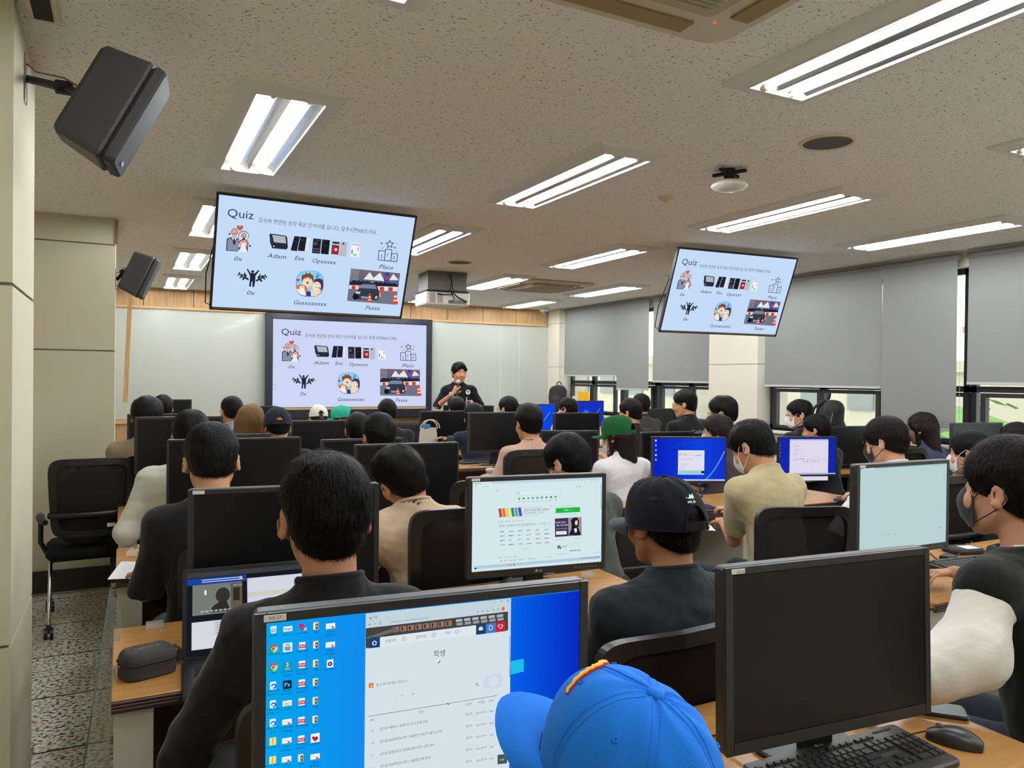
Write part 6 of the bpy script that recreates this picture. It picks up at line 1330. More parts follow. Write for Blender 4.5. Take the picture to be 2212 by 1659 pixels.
# --- farther students: px, py, Y, kwargs
FAR = [
 ('person in a white shirt hidden behind the dark monitor, left', 412, 945, 4.12, dict(style='full', shirt=(206, 208, 196), sleeve='long', width=1.05, hip=(-0.03, -0.2), nstrand=1500, pitch=0.3, arms={-1: ((-0.25, 0.10, 0.78), (-0.20, 0.36, 0.78)), 1: ((0.27, 0.2, 0.83), (0.14, 0.46, 0.79))})),
 ('person in a khaki jacket with bushy dark hair, far left', 318, 903, 5.62, dict(style='mop', shirt=(150, 136, 108), sleeve='long', nstrand=1500, hip=(-0.04, -0.12), hair=(30, 28, 30), hscale=1.06)),
 ('person with one ear showing behind the bushy-haired head, far left', 352, 884, 7.8, dict(style='full', shirt=(40, 40, 44), nstrand=400)),
 ('person in a light blue shirt by the edge of the whiteboard', 500, 890, 6.68, dict(style='short', shirt=(150, 160, 188), nstrand=600, hyaw=0.25, glasses=(20, 20, 20))),
 ('person with long dyed blonde hair leaning her head', 540, 916, 5.6, dict(style='long', hair=(150, 116, 70), shirt=(150, 166, 190), nstrand=2600, hroll=-0.15, hyaw=-0.35, hscale=1.02)),
 ('person in a plain black cap with ears showing, left of centre', 599, 925, 5.35, dict(style='crop', shirt=(34, 34, 38), cap=dict(col=(38, 40, 50), hair_top=0.05), nstrand=300)),
 ('person in a white cap with a brown ponytail below the front display', 688, 905, 7.8, dict(style='pony', hair=(58, 38, 34), shirt=(60, 60, 64), cap=dict(col=(222, 218, 208)), nstrand=900)),
 ('person in a turquoise cap below the front display', 737, 906, 7.85, dict(style='pony', hair=(96, 74, 52), shirt=(180, 150, 110), cap=dict(col=(48, 170, 140), hair_top=0.05), hyaw=0.9, nstrand=600)),
 ('person in a black shirt with both ears showing in front of the display corner', 836, 893, 6.7, dict(style='short', shirt=(28, 28, 32), nstrand=600)),
 ('person with dark hair turning left, one ear visible, left of centre', 772, 932, 5.35, dict(style='full', shirt=(34, 36, 44), nstrand=1200, pitch=0.25, hyaw=-0.2)),
 ('person with round black hair between two dark monitors, centre', 818, 945, 4.2, dict(style='mop', shirt=(32, 32, 36), nstrand=2500, pitch=0.25)),
 ('person with curly dark hair below the presenter', 986, 886, 7.93, dict(hscale=1.08, style='mop', shirt=(40, 40, 46), nstrand=500)),
 ('person in a navy top reaching for the white bag', 1022, 900, 6.95, dict(style='bob', shirt=(38, 44, 62), nstrand=500, sleeve='long', hyaw=0.3, arms={'world': 1, -1: (tuple(hit(992, 955, 1, 7.05)), tuple(hit(966, 948, 1, 7.25)), 0.4, (-1.0, 0.0, 0.2)), 1: (tuple(hit(1070, 960, 1, 7.0)), tuple(hit(1060, 965, 1, 7.2)))})),
 ('person with glasses right of the presenter', 1097, 884, 6.98, dict(style='full', shirt=(40, 40, 44), nstrand=500, hyaw=0.45, glasses=(30, 30, 30))),
 ('person in a dusty pink top with round black hair, centre', 1141, 916, 4.80, dict(style='mop', shirt=(196, 158, 138), sleeve='long', nstrand=2500, width=1.05, hip=(0.02, -0.18), fold=0.002, hscale=1.05, arms={-1: ((-0.29, 0.12, 0.80), (-0.26, 0.40, 0.79)), 1: ((0.27, 0.2, 0.83), (0.14, 0.46, 0.79))})),
 ('person with a mask strap in front of the yellow folder', 1226, 885, 7.1, dict(style='full', shirt=(200, 200, 200), mask=(220, 220, 220), nstrand=500, hyaw=0.5)),
 ('person with round hair right against the window frame', 1384, 877, 6.98, dict(style='mop', shirt=(60, 60, 60), nstrand=500)),
 ('person in profile in a dark brown top before the window', 1360, 893, 5.85, dict(style='short', shirt=(44, 32, 32), nstrand=900, hyaw=0.55, hscale=1.05)),
 ('person with glasses in a black shirt with pale lettering on the back', 1478, 874, 5.85, dict(style='full', shirt=(26, 26, 28), nstrand=900, hyaw=0.75, glasses=(150, 140, 130), width=1.05, hscale=1.08, hip=(0.0, -0.1), extra=chest_text('Safari', 0.13, 0.19, (150, 150, 150), dx=0.05))),
 ('person with curly black hair and round glasses right of the lettered shirt', 1560, 893, 4.75, dict(style='mop', shirt=(50, 50, 54), nstrand=1200, hyaw=0.6, glasses=(120, 96, 70), mask=(222, 222, 222), hscale=1.05)),
 ('person with straight brown hair, round glasses and mask above the blue desktop screen', 1549, 934, 4.45, dict(style='bob', hair=(44, 32, 30), shirt=(70, 60, 60), nstrand=1600, hyaw=0.75, glasses=(150, 120, 80), mask=(222, 222, 222))),
 ('person in a green cap with very long dark hair and a white blouse', 1334, 945, 4.5, dict(style='long', hair=(40, 31, 29), shirt=(222, 222, 226), nstrand=3500, hyaw=0.45, cap=dict(col=(22, 82, 42), logo=None, hair_top=0.012, size=1.07), mask=(225, 225, 225), hscale=1.05, sleeve='long')),
 ('person in profile with white mask and glasses before the bright window', 1726, 897, 4.7, dict(style='full', shirt=(28, 28, 30), nstrand=1500, hyaw=0.85, mask=(236, 238, 240), glasses=(120, 110, 100), skin=(206, 150, 120), hscale=1.0)),
 ('person with dark hair and glasses directly above the document screen', 1762, 930, 4.45, dict(style='full', shirt=(30, 30, 34), nstrand=1500, hyaw=0.5, glasses=(60, 50, 46))),
 ('person with long dark hair by the window at the longest blind', 1991, 928, 4.1, dict(style='long', hair=(38, 29, 27), shirt=(60, 70, 96), nstrand=2500, hyaw=0.3, hscale=1.05)),
 ('person whose dark hair tuft shows behind the head at the right edge', 2196, 960, 2.9, dict(style='mop', shirt=(40, 42, 46), nstrand=1500)),
]
for i, (lb, px, py, Y, k) in enumerate(FAR):
    k.setdefault('h', 0.0095 if Y < 4.6 else 0.0115 if Y < 6 else 0.013); k.setdefault('seed', 40+i); k.setdefault('pitch', 0.12); k.setdefault('swid', 0.0018); person(lb, at(px, py, Y), **k)
# --- the presenter, standing with a microphone
PH = at(992, 806, 8.75)
def presenter_extra(root, Hl, N, S, A, T):
    b = MB(); p = np.array([[0.030, 0.105, 0], [0, 0, 0]]); r_ = [(0.02*math.cos(t)+0.05, 0.02*math.sin(t)) for t in np.linspace(0, 2*PI, 14)[:-1]]
    from mathutils.bvhtree import BVHTree
    A_ = Art(lit=False); A_.disc(0, 0, 0.030, (232, 232, 232)); A_.disc(-0.007, 0.008, 0.012, (60, 100, 180)); A_.disc(0.008, -0.004, 0.010, (214, 160, 60)); A_.disc(0.010, 0.010, 0.006, (200, 60, 60)); me = A_.mesh('shirt_emblem')
    sh = [c for c in SC.objects if c.parent == root and c.name.startswith('shirt')][0]; tr = BVHTree.FromPolygons([v.co[:] for v in sh.data.vertices], [tuple(p_.vertices) for p_ in sh.data.polygons])
    for v in me.vertices:
        loc, nr, i, d = tr.ray_cast(Vector((-v.co.x-0.11, 1.0, N[2]-0.10+v.co.z)), Vector((0, -1, 0)))
        if loc: v.co = loc+Vector((0, 0.002+(-v.co.y)*5, 0))
    link('shirt_emblem', me, root)
    W = A[1][1]; e = A[1][0]; d_ = unit(W-e); b = MB(); q = W-d_*0.035; ax = unit(np.cross(d_, [0, 0, 1])); ay = np.cross(d_, ax)
    b.tube([q+0.034*(ax*math.cos(t)+ay*math.sin(t)) for t in np.linspace(0, 2*PI, 17)], 0.007, 6, caps=False); b.slab(0.036, 0.036, 0.010, 0.006, 0.002, o=tuple(q+np.array([0, 0.036, 0.01]))); wt = b.build('watch', mat('watch_strap', (196, 186, 176), 0.5), root)
S1 = np.array([0.17, -0.0, 1.50])
person('person standing at the front in a black polo shirt, speaking into a microphone', PH, yaw=PI-0.35, hyaw=0.32, pitch=0.05, hip=(0, -0.03), style='part', h=0.0085, nstrand=1500, seed=77, skin=(198, 138, 108), shirt=(24, 24, 30), width=0.98, sh_w=0.165, stand=True, group='people at the front', fine=True, hscale=1.04, sleeve='half',
       arms={1: ((0.27, 0.05, 1.17), (0.075, 0.20, 1.335), 1.0, (-0.45, 0.10, 0.85), (0.35, 0.85, -0.1)), -1: ((-0.28, 0.0, 1.16), (-0.13, 0.24, 1.16), 0.6, (0.35, 0.35, 0.75), (-0.2, -0.9, 0.4))}, extra=presenter_extra)

Rp = Matrix.Rotation(PI-0.35, 3, 'Z'); pb_ = [o_ for o_ in SC.objects if o_.get('label', '').startswith('person standing at the front')][0]
def from_p(v): return pb_.location+Rp@Vector(v)
mp_ = from_p((0.035, 0.225, 1.375)); t = thing('microphone', 'grey handheld microphone held up to the presenter\'s mouth', 'microphone', tuple(mp_), (0, 0, PI-0.35)); b = MB()
b.cyl((0.004, -0.0, -0.09), (-0.012, -0.03, 0.075), 0.013, 0.017, n=14); b.build('handle', M_black, t); b = MB(); b.M = Matrix.Translation((-0.018, -0.04, 0.10)); b.lathe([(0.001, -0.028), (0.018, -0.024), (0.027, -0.008), (0.028, 0.006), (0.022, 0.02), (0.001, 0.027)], 20); b.build('mesh_head', mat('mic_mesh', (196, 196, 194), 0.5, metal=0.2, bump=0.5, bscale=700), t)
pp_ = from_p((-0.075, 0.30, 1.23)); t = thing('pen', 'white pen in the lowered hand of the presenter', 'pen', tuple(pp_)); b = MB(); b.cyl((0, 0, -0.06), (0.01, 0.01, 0.06), 0.005, n=8); b.build('pen_body', M_white, t)
# ------------------------------------------------------------------ chairs
def chair_px(px, py_top, Y, rz, label, hback=1.03):
    p = hit(px, py_top, 1, Y); return chair(p[0]+0.22*math.sin(-rz)*-1, Y+0.22, rz, label)
e_ch = chair(-0.17, 5.36, 0.06, 'empty office chair with a black backpack on its seat, in the left aisle')
b = MB(); b.box(-0.022, 0.022, -0.285, -0.279, 0.60, 0.622); so_ = b.build('asset_sticker', M_label, e_ch); so_.location = (0.10, 0.022, 0.02)
def chairL(px, Yb, lb, rz=0.0, k=1.0):
    """chair whose back frame has its left edge on pixel column px at depth Yb"""
    x = float(hit(px, 1150, 1, Yb)[0]); o = chair(x+0.235, Yb+0.24, rz, lb); o.scale = (1, 1, k); return o
chairL(503, 1.47, 'chair of the thick-haired person in the black T-shirt', 0, 0.90); chairL(1291, 1.47, 'chair with a shiny curved top rail behind the washed black T-shirt', 0.0, 0.89)
chairL(881, 2.75, 'chair behind the beige sweatshirt, its rounded back frame showing', 0.0, 0.99); chairL(377, 2.74, 'chair of the bowing person in the black T-shirt on the left', 0, 0.93)
chairL(352, 3.95, 'chair of the person in the white shirt on the left'); chairL(257, 5.2, 'chair of the person in the khaki jacket'); chairL(1086, 4.5, 'chair of the person in the dusty pink top', 0, 1.02)
chairL(1000, 3.35, 'empty dark chair left of the search page monitor, leaning back', -0.25, 1.0); chairL(1310, 2.95, 'chair with a perforated back of the person in the olive shirt', 0, 0.9); chairL(1692, 2.33, 'chair with a tall black back behind the khaki T-shirt', -0.35, 0.96)
CHS = [(4.05, 2.80, 'chair of the person in the white T-shirt'), (4.45, 3.25, 'empty chair between the document screen and the white T-shirt'), (2.13, 0.92, 'chair of the masked person at the right edge'), (4.62, 2.55, 'chair of the person in the dark green shirt'), (5.3, 4.0, 'chair of the long-haired woman by the window')]
for x, y, lb in CHS: chair(x, y, 0.0, lb)
# ------------------------------------------------------------------ things on the floor and desks
bp_mat = mat('black_nylon', (24, 24, 26), 0.75, bump=0.3, bscale=160)
def backpack(loc, rz, s, label, tilt=0.0):
    t = thing('backpack', label, 'backpack', loc, (tilt, 0, rz), group='black backpacks')
    f = Field((-0.26, -0.2, -0.03), (0.26, 0.2, 0.56), 0.011)
    f.cone((0, 0, 0.10), (0, 0, 0.36), 0.105, 0.10, 0.03, sx=((1, 0, 0), 1.55)); f.cone((0, -0.07, 0.09), (0, -0.07, 0.20), 0.075, 0.07, 0.03, sx=((1, 0, 0), 1.5)); f.warp(0.006, 24, 4); f.half((0, 0, 0.005), (0, 0, -1), 0.01)
    V, F = f.surface(); link('bag_body', quad_mesh('bag_body', V*s, F, bp_mat), t)
    b = MB(); b.tube([np.array(p)*s for p in ((-0.045, 0.06, 0.455), (-0.035, 0.055, 0.50), (0, 0.05, 0.52), (0.035, 0.055, 0.50), (0.045, 0.06, 0.455))], 0.009*s, 8); b.build('grab_handle', bp_mat, t)
    for q in (-1, 1): b = MB(); b.tube([np.array(p)*s for p in ((q*0.06, 0.09, 0.44), (q*0.09, 0.15, 0.36), (q*0.10, 0.165, 0.22), (q*0.12, 0.11, 0.08))], 0.014*s, 6); b.build('shoulder_strap', bp_mat, t)
    b = MB(); b.tube([np.array((0.158*math.cos(a), -0.03, 0.26+0.19*math.sin(a)))*s for a in np.linspace(-0.4, PI+0.4, 22)], 0.004*s, 5); b.build('zip', M_grey, t)
    return t
backpack((-0.19, 5.30, 0.49), 0.1, 0.98, 'black backpack resting on the empty aisle chair', 0.0)
backpack((6.02, 10.2, 1.0), -0.9, 0.92, 'dark backpack standing at the window corner beside the whiteboard')
p_ = hit(1795, 925, 1, 4.95); backpack((float(p_[0]), 5.0, 0.90), 0.5, 1.0, 'black backpack with a loop handle against the bright window', 0.15)
bx = thing('storage_box', 'low dark box under the black backpack by the window', 'box', (float(p_[0]), 5.0, 0)); MB().slab(0.44, 0.34, 0.90, 0.01, 0.004, o=(0, 0, 0.45), axis='z').build('body', M_black2, bx)
t = thing('folder', 'yellow plastic folder leaning on the windowsill', 'folder', (6.22, 9.72, 1.0), (0, 0, PI/2)); b = MB(); b.M = Matrix.Rotation(-0.12, 4, 'X'); b.slab(0.30, 0.335, 0.012, 0.012, 0.002, o=(0, 0, 0.17), axis='y'); b.build('cover', mat('yellow_plastic', (240, 184, 34), 0.45), t)
t = thing('book', 'thin book with a teal and white cover beside the yellow folder', 'book', (6.24, 9.42, 1.0), (0, 0, PI/2)); MB().slab(0.11, 0.17, 0.02, 0.003, 0.001, o=(0, 0, 0.085)).build('cover', mat('teal_cover', (70, 140, 150), 0.5), t); MB().box(-0.035, 0.035, -0.012, -0.0101, 0.03, 0.08).build('title_patch', M_label, t)
t = thing('paper_stack', 'white papers standing to the left of the yellow folder', 'papers', (6.24, 10.02, 1.0), (0, 0, PI/2))
for k in range(4): b = MB(); b.M = Matrix.Rotation(-0.05-0.03*k, 4, 'X'); b.box(-0.08-0.01*k, 0.08-0.01*k, -0.001+0.012*k, 0.0+0.012*k, 0, 0.26-0.02*k); b.build('sheet', M_label, t)
# keyboards
KEY_ME = {}
def key_mesh(w, d):
    k = (round(w, 4), round(d, 4))
    if k not in KEY_ME: b = MB(); b.add([(-w/2, -d/2, 0), (w/2, -d/2, 0), (w/2, d/2, 0), (-w/2, d/2, 0), (-w/2+0.0015, -d/2+0.0015, 0.0045), (w/2-0.0015, -d/2+0.0015, 0.0045), (w/2-0.0015, d/2-0.001, 0.0045), (-w/2+0.0015, d/2-0.001, 0.0045)], [(4, 5, 6, 7), (0, 1, 5, 4), (1, 2, 6, 5), (2, 3, 7, 6), (3, 0, 4, 7)]); KEY_ME[k] = b.mesh('key', [mat('keycap_black', (34, 34, 35), 0.5)])
    return KEY_ME[k]
def keyboard(loc, rz, label, full=True):
    t = thing('keyboard', label, 'keyboard', loc, (0.0, 0, rz), group='black keyboards'); b = MB(); b.M = Matrix.Rotation(0.05, 4, 'X'); b.slab(0.445, 0.165, 0.018, 0.012, 0.004, o=(0, 0, 0.014), axis='z'); b.build('case', mat('keyboard_case', (40, 40, 41), 0.42), t)
    R = [(0.052, [1, .6, 1, 1, 1, 1, .4, 1, 1, 1, 1, .4, 1, 1, 1, 1, .4, 1, 1, 1]), (0.030, [1]*13+[2, .3, 1, 1, 1, .3, 1, 1, 1, 1]), (0.011, [1.5]+[1]*12+[1.5, .3, 1, 1, 1, .3, 1, 1, 1, 1]), (-0.008, [1.75]+[1]*11+[2.25, .3, -3, .3, 1, 1, 1, 1]), (-0.027, [2.25]+[1]*10+[2.75, .3, -1, 1, -1, .3, 1, 1, 1, 1]), (-0.046, [1.25]*3+[6.25]+[1.25]*4+[.3, 1, 1, 1, .3, 2, 1, 1])]
    small = []
    for z_, (y, ws) in enumerate(R):
        x = -0.212; tot = sum(abs(w) for w in ws); u = 0.424/max(22.6, tot) if z_ else 0.424/22.6
        for w in ws:
            if w < 0 or w < 0.7: x += abs(w)*u; continue
            if full: link('key', key_mesh(w*u-0.0025, 0.0165 if z_ else 0.010), t, (x+w*u/2, y, 0.0232+y*0.05), (0.05, 0, 0))
            else: small.append((x, w*u-0.0025, y))
            x += w*u
    if not full:
        b = MB()
        for x, w, y in small: b.box(x, x+w, y-0.008, y+0.008, 0.022+y*0.05, 0.0275+y*0.05)
        b.build('keys', mat('keycap_black', (34, 34, 35), 0.5), t)['kind'] = 'stuff'
    else:
        A_ = Art(lit=False); A_.disc(-0.016, 0.0, 0.0045, (170, 170, 170)); A_.text('LG', -0.009, -0.0035, 0.007, (170, 170, 170), bold=True); lo_ = link('logo', A_.mesh('logo'), t, (-0.01, 0.071, 0.0282), (-PI/2+0.05, 0, 0))
        b = MB(); b.M = Matrix.Rotation(0.05, 4, 'X'); b.slab(0.055, 0.006, 0.002, 0.002, 0.0005, o=(0.165, 0.066, 0.0235), axis='z'); b.build('status_strip', M_black2, t)
    return t
KBPOS, KBROT = (1.335, 1.06, 0.73), -0.03
keyboard(KBPOS, KBROT, 'full-size black keyboard in front of the switched-off monitor, lower right')
def w2(px, py, z=0.73): return tuple(float(v) for v in hit(px, py, 2, z))
def mouse(px, py, rz, label, s=1.0, cable=None, z=0.73):
    x, y, _ = w2(px, py, z+0.015); t = thing('computer_mouse', label, 'mouse', (x, y, z), (0, 0, rz), group='black computer mice')
    b = MB(); rows = []
    for i in range(13):
        v = i/12; L = -0.055+0.11*v; w = 0.030*(math.sin(PI*(0.06+0.88*v)))**0.45; hgt = 0.036*(math.sin(PI*(0.10+0.80*v**0.85)))**0.7; rows.append([(w*math.cos(a)*s, L*s, (0.002+hgt*math.sin(a)**0.8)*s) for a in np.linspace(0, PI, 15)])
    b.grid(np.array(rows)); b.grid(np.array([[r[0], r[-1]] for r in rows])); b.add(rows[0], [tuple(range(15))]); b.add(rows[-1], [tuple(range(15))[::-1]]); b.build('mouse_body', mat('mouse_black', (34, 34, 34), 0.38), t)
    b = MB(); b.cyl((-0.004*s, 0.030*s, 0.030*s), (0.004*s, 0.030*s, 0.030*s), 0.008*s, n=12); b.build('scroll_wheel', M_grey, t)
    if cable: b = MB(); b.tube([Vector(c) for c in cable], 0.0018, 6); b.build('cable', M_black2, t)
    return t
mouse(2062, 1592, 0.45, 'black wired mouse right of the full-size keyboard', 1.0, cable=[(0, 0.053, 0.014), (-0.02, 0.08, 0.006), (-0.07, 0.10, 0.004), (-0.14, 0.16, 0.004), (-0.26, 0.20, 0.004)])
mouse(372, 1410, -0.3, 'small black mouse half hidden by the zip case', 0.85)
mouse(1818, 1078, 0.3, 'black mouse under the hand of the person in the white T-shirt', 0.9)
x, y, z = w2(2075, 1228, 0.735); keyboard((x+0.1, y, 0.73), -0.1, 'keyboard under the hand of the masked person at the right', False)
x, y, z = w2(1035, 998, 0.735); keyboard((x, y, 0.73), 0.1, 'keyboard with pale keys beside the person in the dusty pink top', False)
x, y, z = w2(372, 1196, 0.735); keyboard((x+0.13, y+0.02, 0.73), 0.0, 'keyboard half hidden by the arm of the person in black, left', False)
x, y, z = w2(1560, 1145, 0.735); keyboard((3.02, 3.62, 0.73), -0.15, 'keyboard beneath the blue desktop screen', False)
# phone, papers
x, y, z = w2(2006, 1530, 0.735); t = thing('smartphone', 'black smartphone with a worn metal edge beside the switched-off monitor', 'phone', (x, y, 0.73), (0, 0, 0.75)); MB().slab(0.075, 0.16, 0.009, 0.010, 0.002, o=(0, 0, 0.0045), axis='z').build('phone_body', M_black, t); MB().slab(0.070, 0.154, 0.001, 0.008, 0.0003, o=(0, 0, 0.0095), axis='z').build('glass', M_off, t)
b = MB()
for k in range(4): b.box(-0.03+0.015*k, -0.022+0.015*k, -0.0812, -0.0795, 0.003, 0.006)
b.build('port', M_steel, t)
def paper(quad, label, z=0.7325, col=None, lines=0):
    P = [np.array(w2(px, py, z)) for px, py in quad]; o_ = P[0]; t = thing('paper_sheet', label, 'paper', tuple(o_)); b = MB(); V = [p-o_ for p in P]; b.add(V+[v+np.array([0, 0, 0.0012]) for v in V], [(3, 2, 1, 0), (4, 5, 6, 7), (0, 1, 5, 4), (1, 2, 6, 5), (2, 3, 7, 6), (3, 0, 4, 7)]); b.build('sheet', mat('white_paper', (226, 226, 228), 0.7), t)
    if lines:
        l = MB()
        for k in range(lines):
            u = 0.1+0.8*k/lines; a_ = V[0]*(1-u)+V[3]*u; c_ = V[1]*(1-u)+V[2]*u; p0 = a_*0.88+c_*0.12; p1 = a_*0.15+c_*0.85; w_ = (V[3]-V[0])*0.006; l.add([p0+[0, 0, 0.0015], p1+[0, 0, 0.0015], p1+w_+[0, 0, 0.0015], p0+w_+[0, 0, 0.0015]], [(0, 1, 2, 3)])
        l.build('printed_lines', mat('pale_print', (176, 178, 184), 0.7), t)['kind'] = 'stuff'
    return t
paper([(232, 1252), (366, 1246), (352, 1216), (262, 1213)], 'printed sheet hanging over the edge of the desk at the left aisle', lines=14, z=0.734)
paper([(1955, 1672), (2075, 1662), (2018, 1636), (1925, 1655)], 'white paper corner in front of the full-size keyboard', z=0.732)
paper([(1500, 1143), (1546, 1147), (1535, 1135), (1490, 1131)], 'small white page beside the knee of the khaki T-shirt', z=0.735)
# zip case with carabiner
x, y, z = w2(318, 1450, 0.735); t = thing('zip_case', 'black zip case with a grey printed name and a carabiner, on the near left desk', 'case', (x, y, 0.73), (0, 0, 0.30)); cm_ = mat('case_fabric', (44, 41, 40), 0.7, bump=0.2, bscale=500)
b = MB(); b.slab(0.135, 0.098, 0.043, 0.032, 0.004, o=(0, 0, 0.0215), axis='z', n=6, sm=False); b.build('case_bottom', cm_, t)
b = MB(); rings = []
for q in range(7):
    a = q/6*PI/2; ins = 0.018*(1-math.cos(a)); rings.append((0.043+0.027*math.sin(a), ins))
base = []
for cx, cy, a0 in ((0.0675-0.032, 0.049-0.032, 0), (-0.0675+0.032, 0.049-0.032, PI/2), (-0.0675+0.032, -0.049+0.032, PI), (0.0675-0.032, -0.049+0.032, 1.5*PI)):
    for k in range(7): a = a0+PI/2*k/6; base.append((cx, cy, math.cos(a), math.sin(a)))
P = np.array([[(cx+(0.032-i)*c, cy+(0.032-i)*s_, z_) for cx, cy, c, s_ in base] for z_, i in rings]); b.grid(P, close_u=True); b.add(P[-1], [tuple(range(28))], 0, True); b.build('case_lid', cm_, t)
b = MB(); b.tube([(cx+0.0335*c, cy+0.0335*s_, 0.042) for cx, cy, c, s_ in base+base[:1]], 0.0022, 6, caps=False); b.build('zip', M_black2, t)
A_ = Art(lit=False); A_.text('logitech G', -0.03, 0, 0.008, (170, 170, 165), w=0.06); link('printed_name', A_.mesh('printed_name'), t, (0.0, -0.004, 0.0706), (-PI/2, 0, 0))
b = MB(); b.box(-0.082, -0.066, -0.008, 0.008, 0.036, 0.040); b.tube([(-0.082, 0.006*math.cos(a), 0.022+0.016*math.sin(a)) for a in np.linspace(0, 2*PI, 17)], 0.0018, 6, caps=False); b.build('carabiner', M_steel, t)
# acrylic clips
M_acr = mat('clear_acrylic', (225, 228, 220), 0.08, alpha=0.35)
def clip(px, py, label, z=0.73):
    x, y, _ = w2(px, py, z); t = thing('acrylic_clip', label, 'clip', (x, y, z), group='clear acrylic divider clips'); b = MB(); b.box(-0.025, 0.025, -0.012, -0.008, 0, 0.022); b.build('front_plate', M_acr, t); b = MB(); b.box(-0.025, 0.025, 0.008, 0.012, 0, 0.022); b.build('rear_plate', M_acr, t); MB().box(-0.025, 0.025, -0.008, 0.008, 0, 0.005).build('foot', M_acr, t)
clip(334, 1358, 'clear acrylic clip on the far edge of the near left desk'); clip(310, 1186, 'clear acrylic clip on the far edge of the desk with the printed sheet'); clip(1270, 1248, 'clear acrylic clip under the search page monitor')
t = thing('plastic_wrapper', 'crumpled clear plastic wrapper on the desk behind the printed sheet', 'wrapper', w2(303, 1200, 0.732)); b = MB(); rr = np.random.RandomState(9); b.grid(np.array([[(0.018*i-0.05+rr.normal()*0.004, 0.016*k-0.04+rr.normal()*0.004, abs(rr.normal())*0.012+0.001) for k in range(6)] for i in range(7)]), sm=False); b.build('film', M_acr, t)
# glass partition leaning at the aisle
t = thing('acrylic_partition', 'thin clear acrylic partition leaning from the desk corner into the left aisle', 'partition', (-0.06, 2.55, 0))
A0 = [(0.03, 0.12, 0.86), (-0.02, -0.18, 0.52), (-0.07, -0.46, 0.20), (-0.10, -0.52, 0.01)]; B0 = [(0.035, -0.02, 0.70), (0.02, -0.28, 0.45), (-0.0, -0.52, 0.22), (-0.01, -0.60, 0.01)]
P = np.array([[np.array(a)*(1-u)+np.array(c)*u+np.array([0.03*math.sin(PI*u), 0, 0]) for u in np.linspace(0, 1, 7)] for a, c in zip(A0, B0)]); b = MB(); b.sheet(P, 0.003); b.build('sheet', mat('acrylic_sheet', (200, 208, 200), 0.1, trans=0.7, alpha=0.25), t)
b = MB(); b.tube([P[i][0] for i in range(4)], 0.0022, 6); b.build('green_edge', mat('acrylic_edge', (62, 90, 76), 0.3), t)
# laptop
lp0 = np.array(w2(393, 1432, 0.745)); lp1 = hit(388, 1222, 1, lp0[1]+0.06)
t = thing('laptop', 'open laptop with a video window and white pages, partly hidden by the black shoulder', 'laptop', (float(lp0[0])+0.185, float(lp0[1])-0.0, 0.73), (0, 0, -0.06)); lid_h = 0.245
MB().slab(0.37, 0.25, 0.014, 0.012, 0.003, o=(0, -0.125, 0.007), axis='z').build('base', mat('laptop_graphite', (42, 42, 46), 0.4, metal=0.4), t)
b = MB()
for r_ in range(5):
    for c_ in range(14): b.box(-0.155+c_*0.0225, -0.155+c_*0.0225+0.019, -0.045-r_*0.02, -0.029-r_*0.02, 0.014, 0.0155)
b.build('keys', M_black2, t)['kind'] = 'stuff'
ti = -0.22; lid = MB(); lid.slab(0.37, lid_h, 0.007, 0.010, 0.002, o=(0, 0.0035, lid_h/2)); lid_o = lid.build('lid', mat('laptop_graphite', (42, 42, 46), 0.4), t); lid_o.location = (0, 0, 0.014); lid_o.rotation_euler = (ti, 0, 0)
a = Art(lit=True); W2, H2 = 0.345, 0.222; X0, Y0 = -W2/2, lid_h-0.012
def LR(x0, y0, x1, y1, c): a.raw([(X0+x0*W2, Y0-y0*H2), (X0+x1*W2, Y0-y0*H2), (X0+x1*W2, Y0-y1*H2), (X0+x0*W2, Y0-y1*H2)], [(0, 1, 2, 3)], c)
LR(0, 0, 1, 1, (24, 25, 32)); LR(0, 0, 1, 0.06, (60, 62, 64)); LR(0.46, 0.12, 1, 0.50, (208, 214, 226)); LR(0.46, 0.30, 1, 0.36, (206, 204, 190)); LR(0, 0.07, 0.455, 0.15, (26, 66, 160)); LR(0.04, 0.15, 0.42, 0.52, (118, 122, 116)); LR(0.33, 0.16, 0.42, 0.50, (96, 88, 74)); LR(0.35, 0.22, 0.40, 0.38, (46, 44, 40)); LR(0.035, 0.60, 1, 0.93, (214, 216, 226)); LR(0.2, 0.60, 0.6, 0.78, (204, 206, 214)); LR(0.13, 0.22, 0.145, 0.28, (236, 236, 236))
a.disc(X0+0.27*W2, Y0-0.30*H2, 0.019, (52, 50, 46), ry=0.021); a.raw([(X0+0.17*W2, Y0-0.50*H2), (X0+0.19*W2, Y0-0.43*H2), (X0+0.25*W2, Y0-0.37*H2), (X0+0.30*W2, Y0-0.38*H2), (X0+0.33*W2, Y0-0.50*H2)], [(0, 1, 2, 3, 4)], (46, 44, 42)); a.disc(X0+0.41*W2, Y0-0.10*H2, 0.004, (200, 220, 40), n=10)
for k in range(5): LR(0.215, 0.625+0.03*k, 0.42-0.03*(k % 2), 0.632+0.03*k, (140, 142, 150))
for k in range(9): LR(0.10+0.035*k, 0.47, 0.125+0.035*k, 0.49, (170, 170, 164))
LR(0.11, 0.09, 0.40, 0.10, (200, 210, 230)); LR(0.11, 0.115, 0.43, 0.125, (200, 210, 230)); a.text('WELCOME', X0+0.35*W2, Y0-0.20*H2, 0.005, (190, 186, 176), w=0.024)
so_ = link('screen', a.mesh('screen'), lid_o, (0, -0.001, 0))
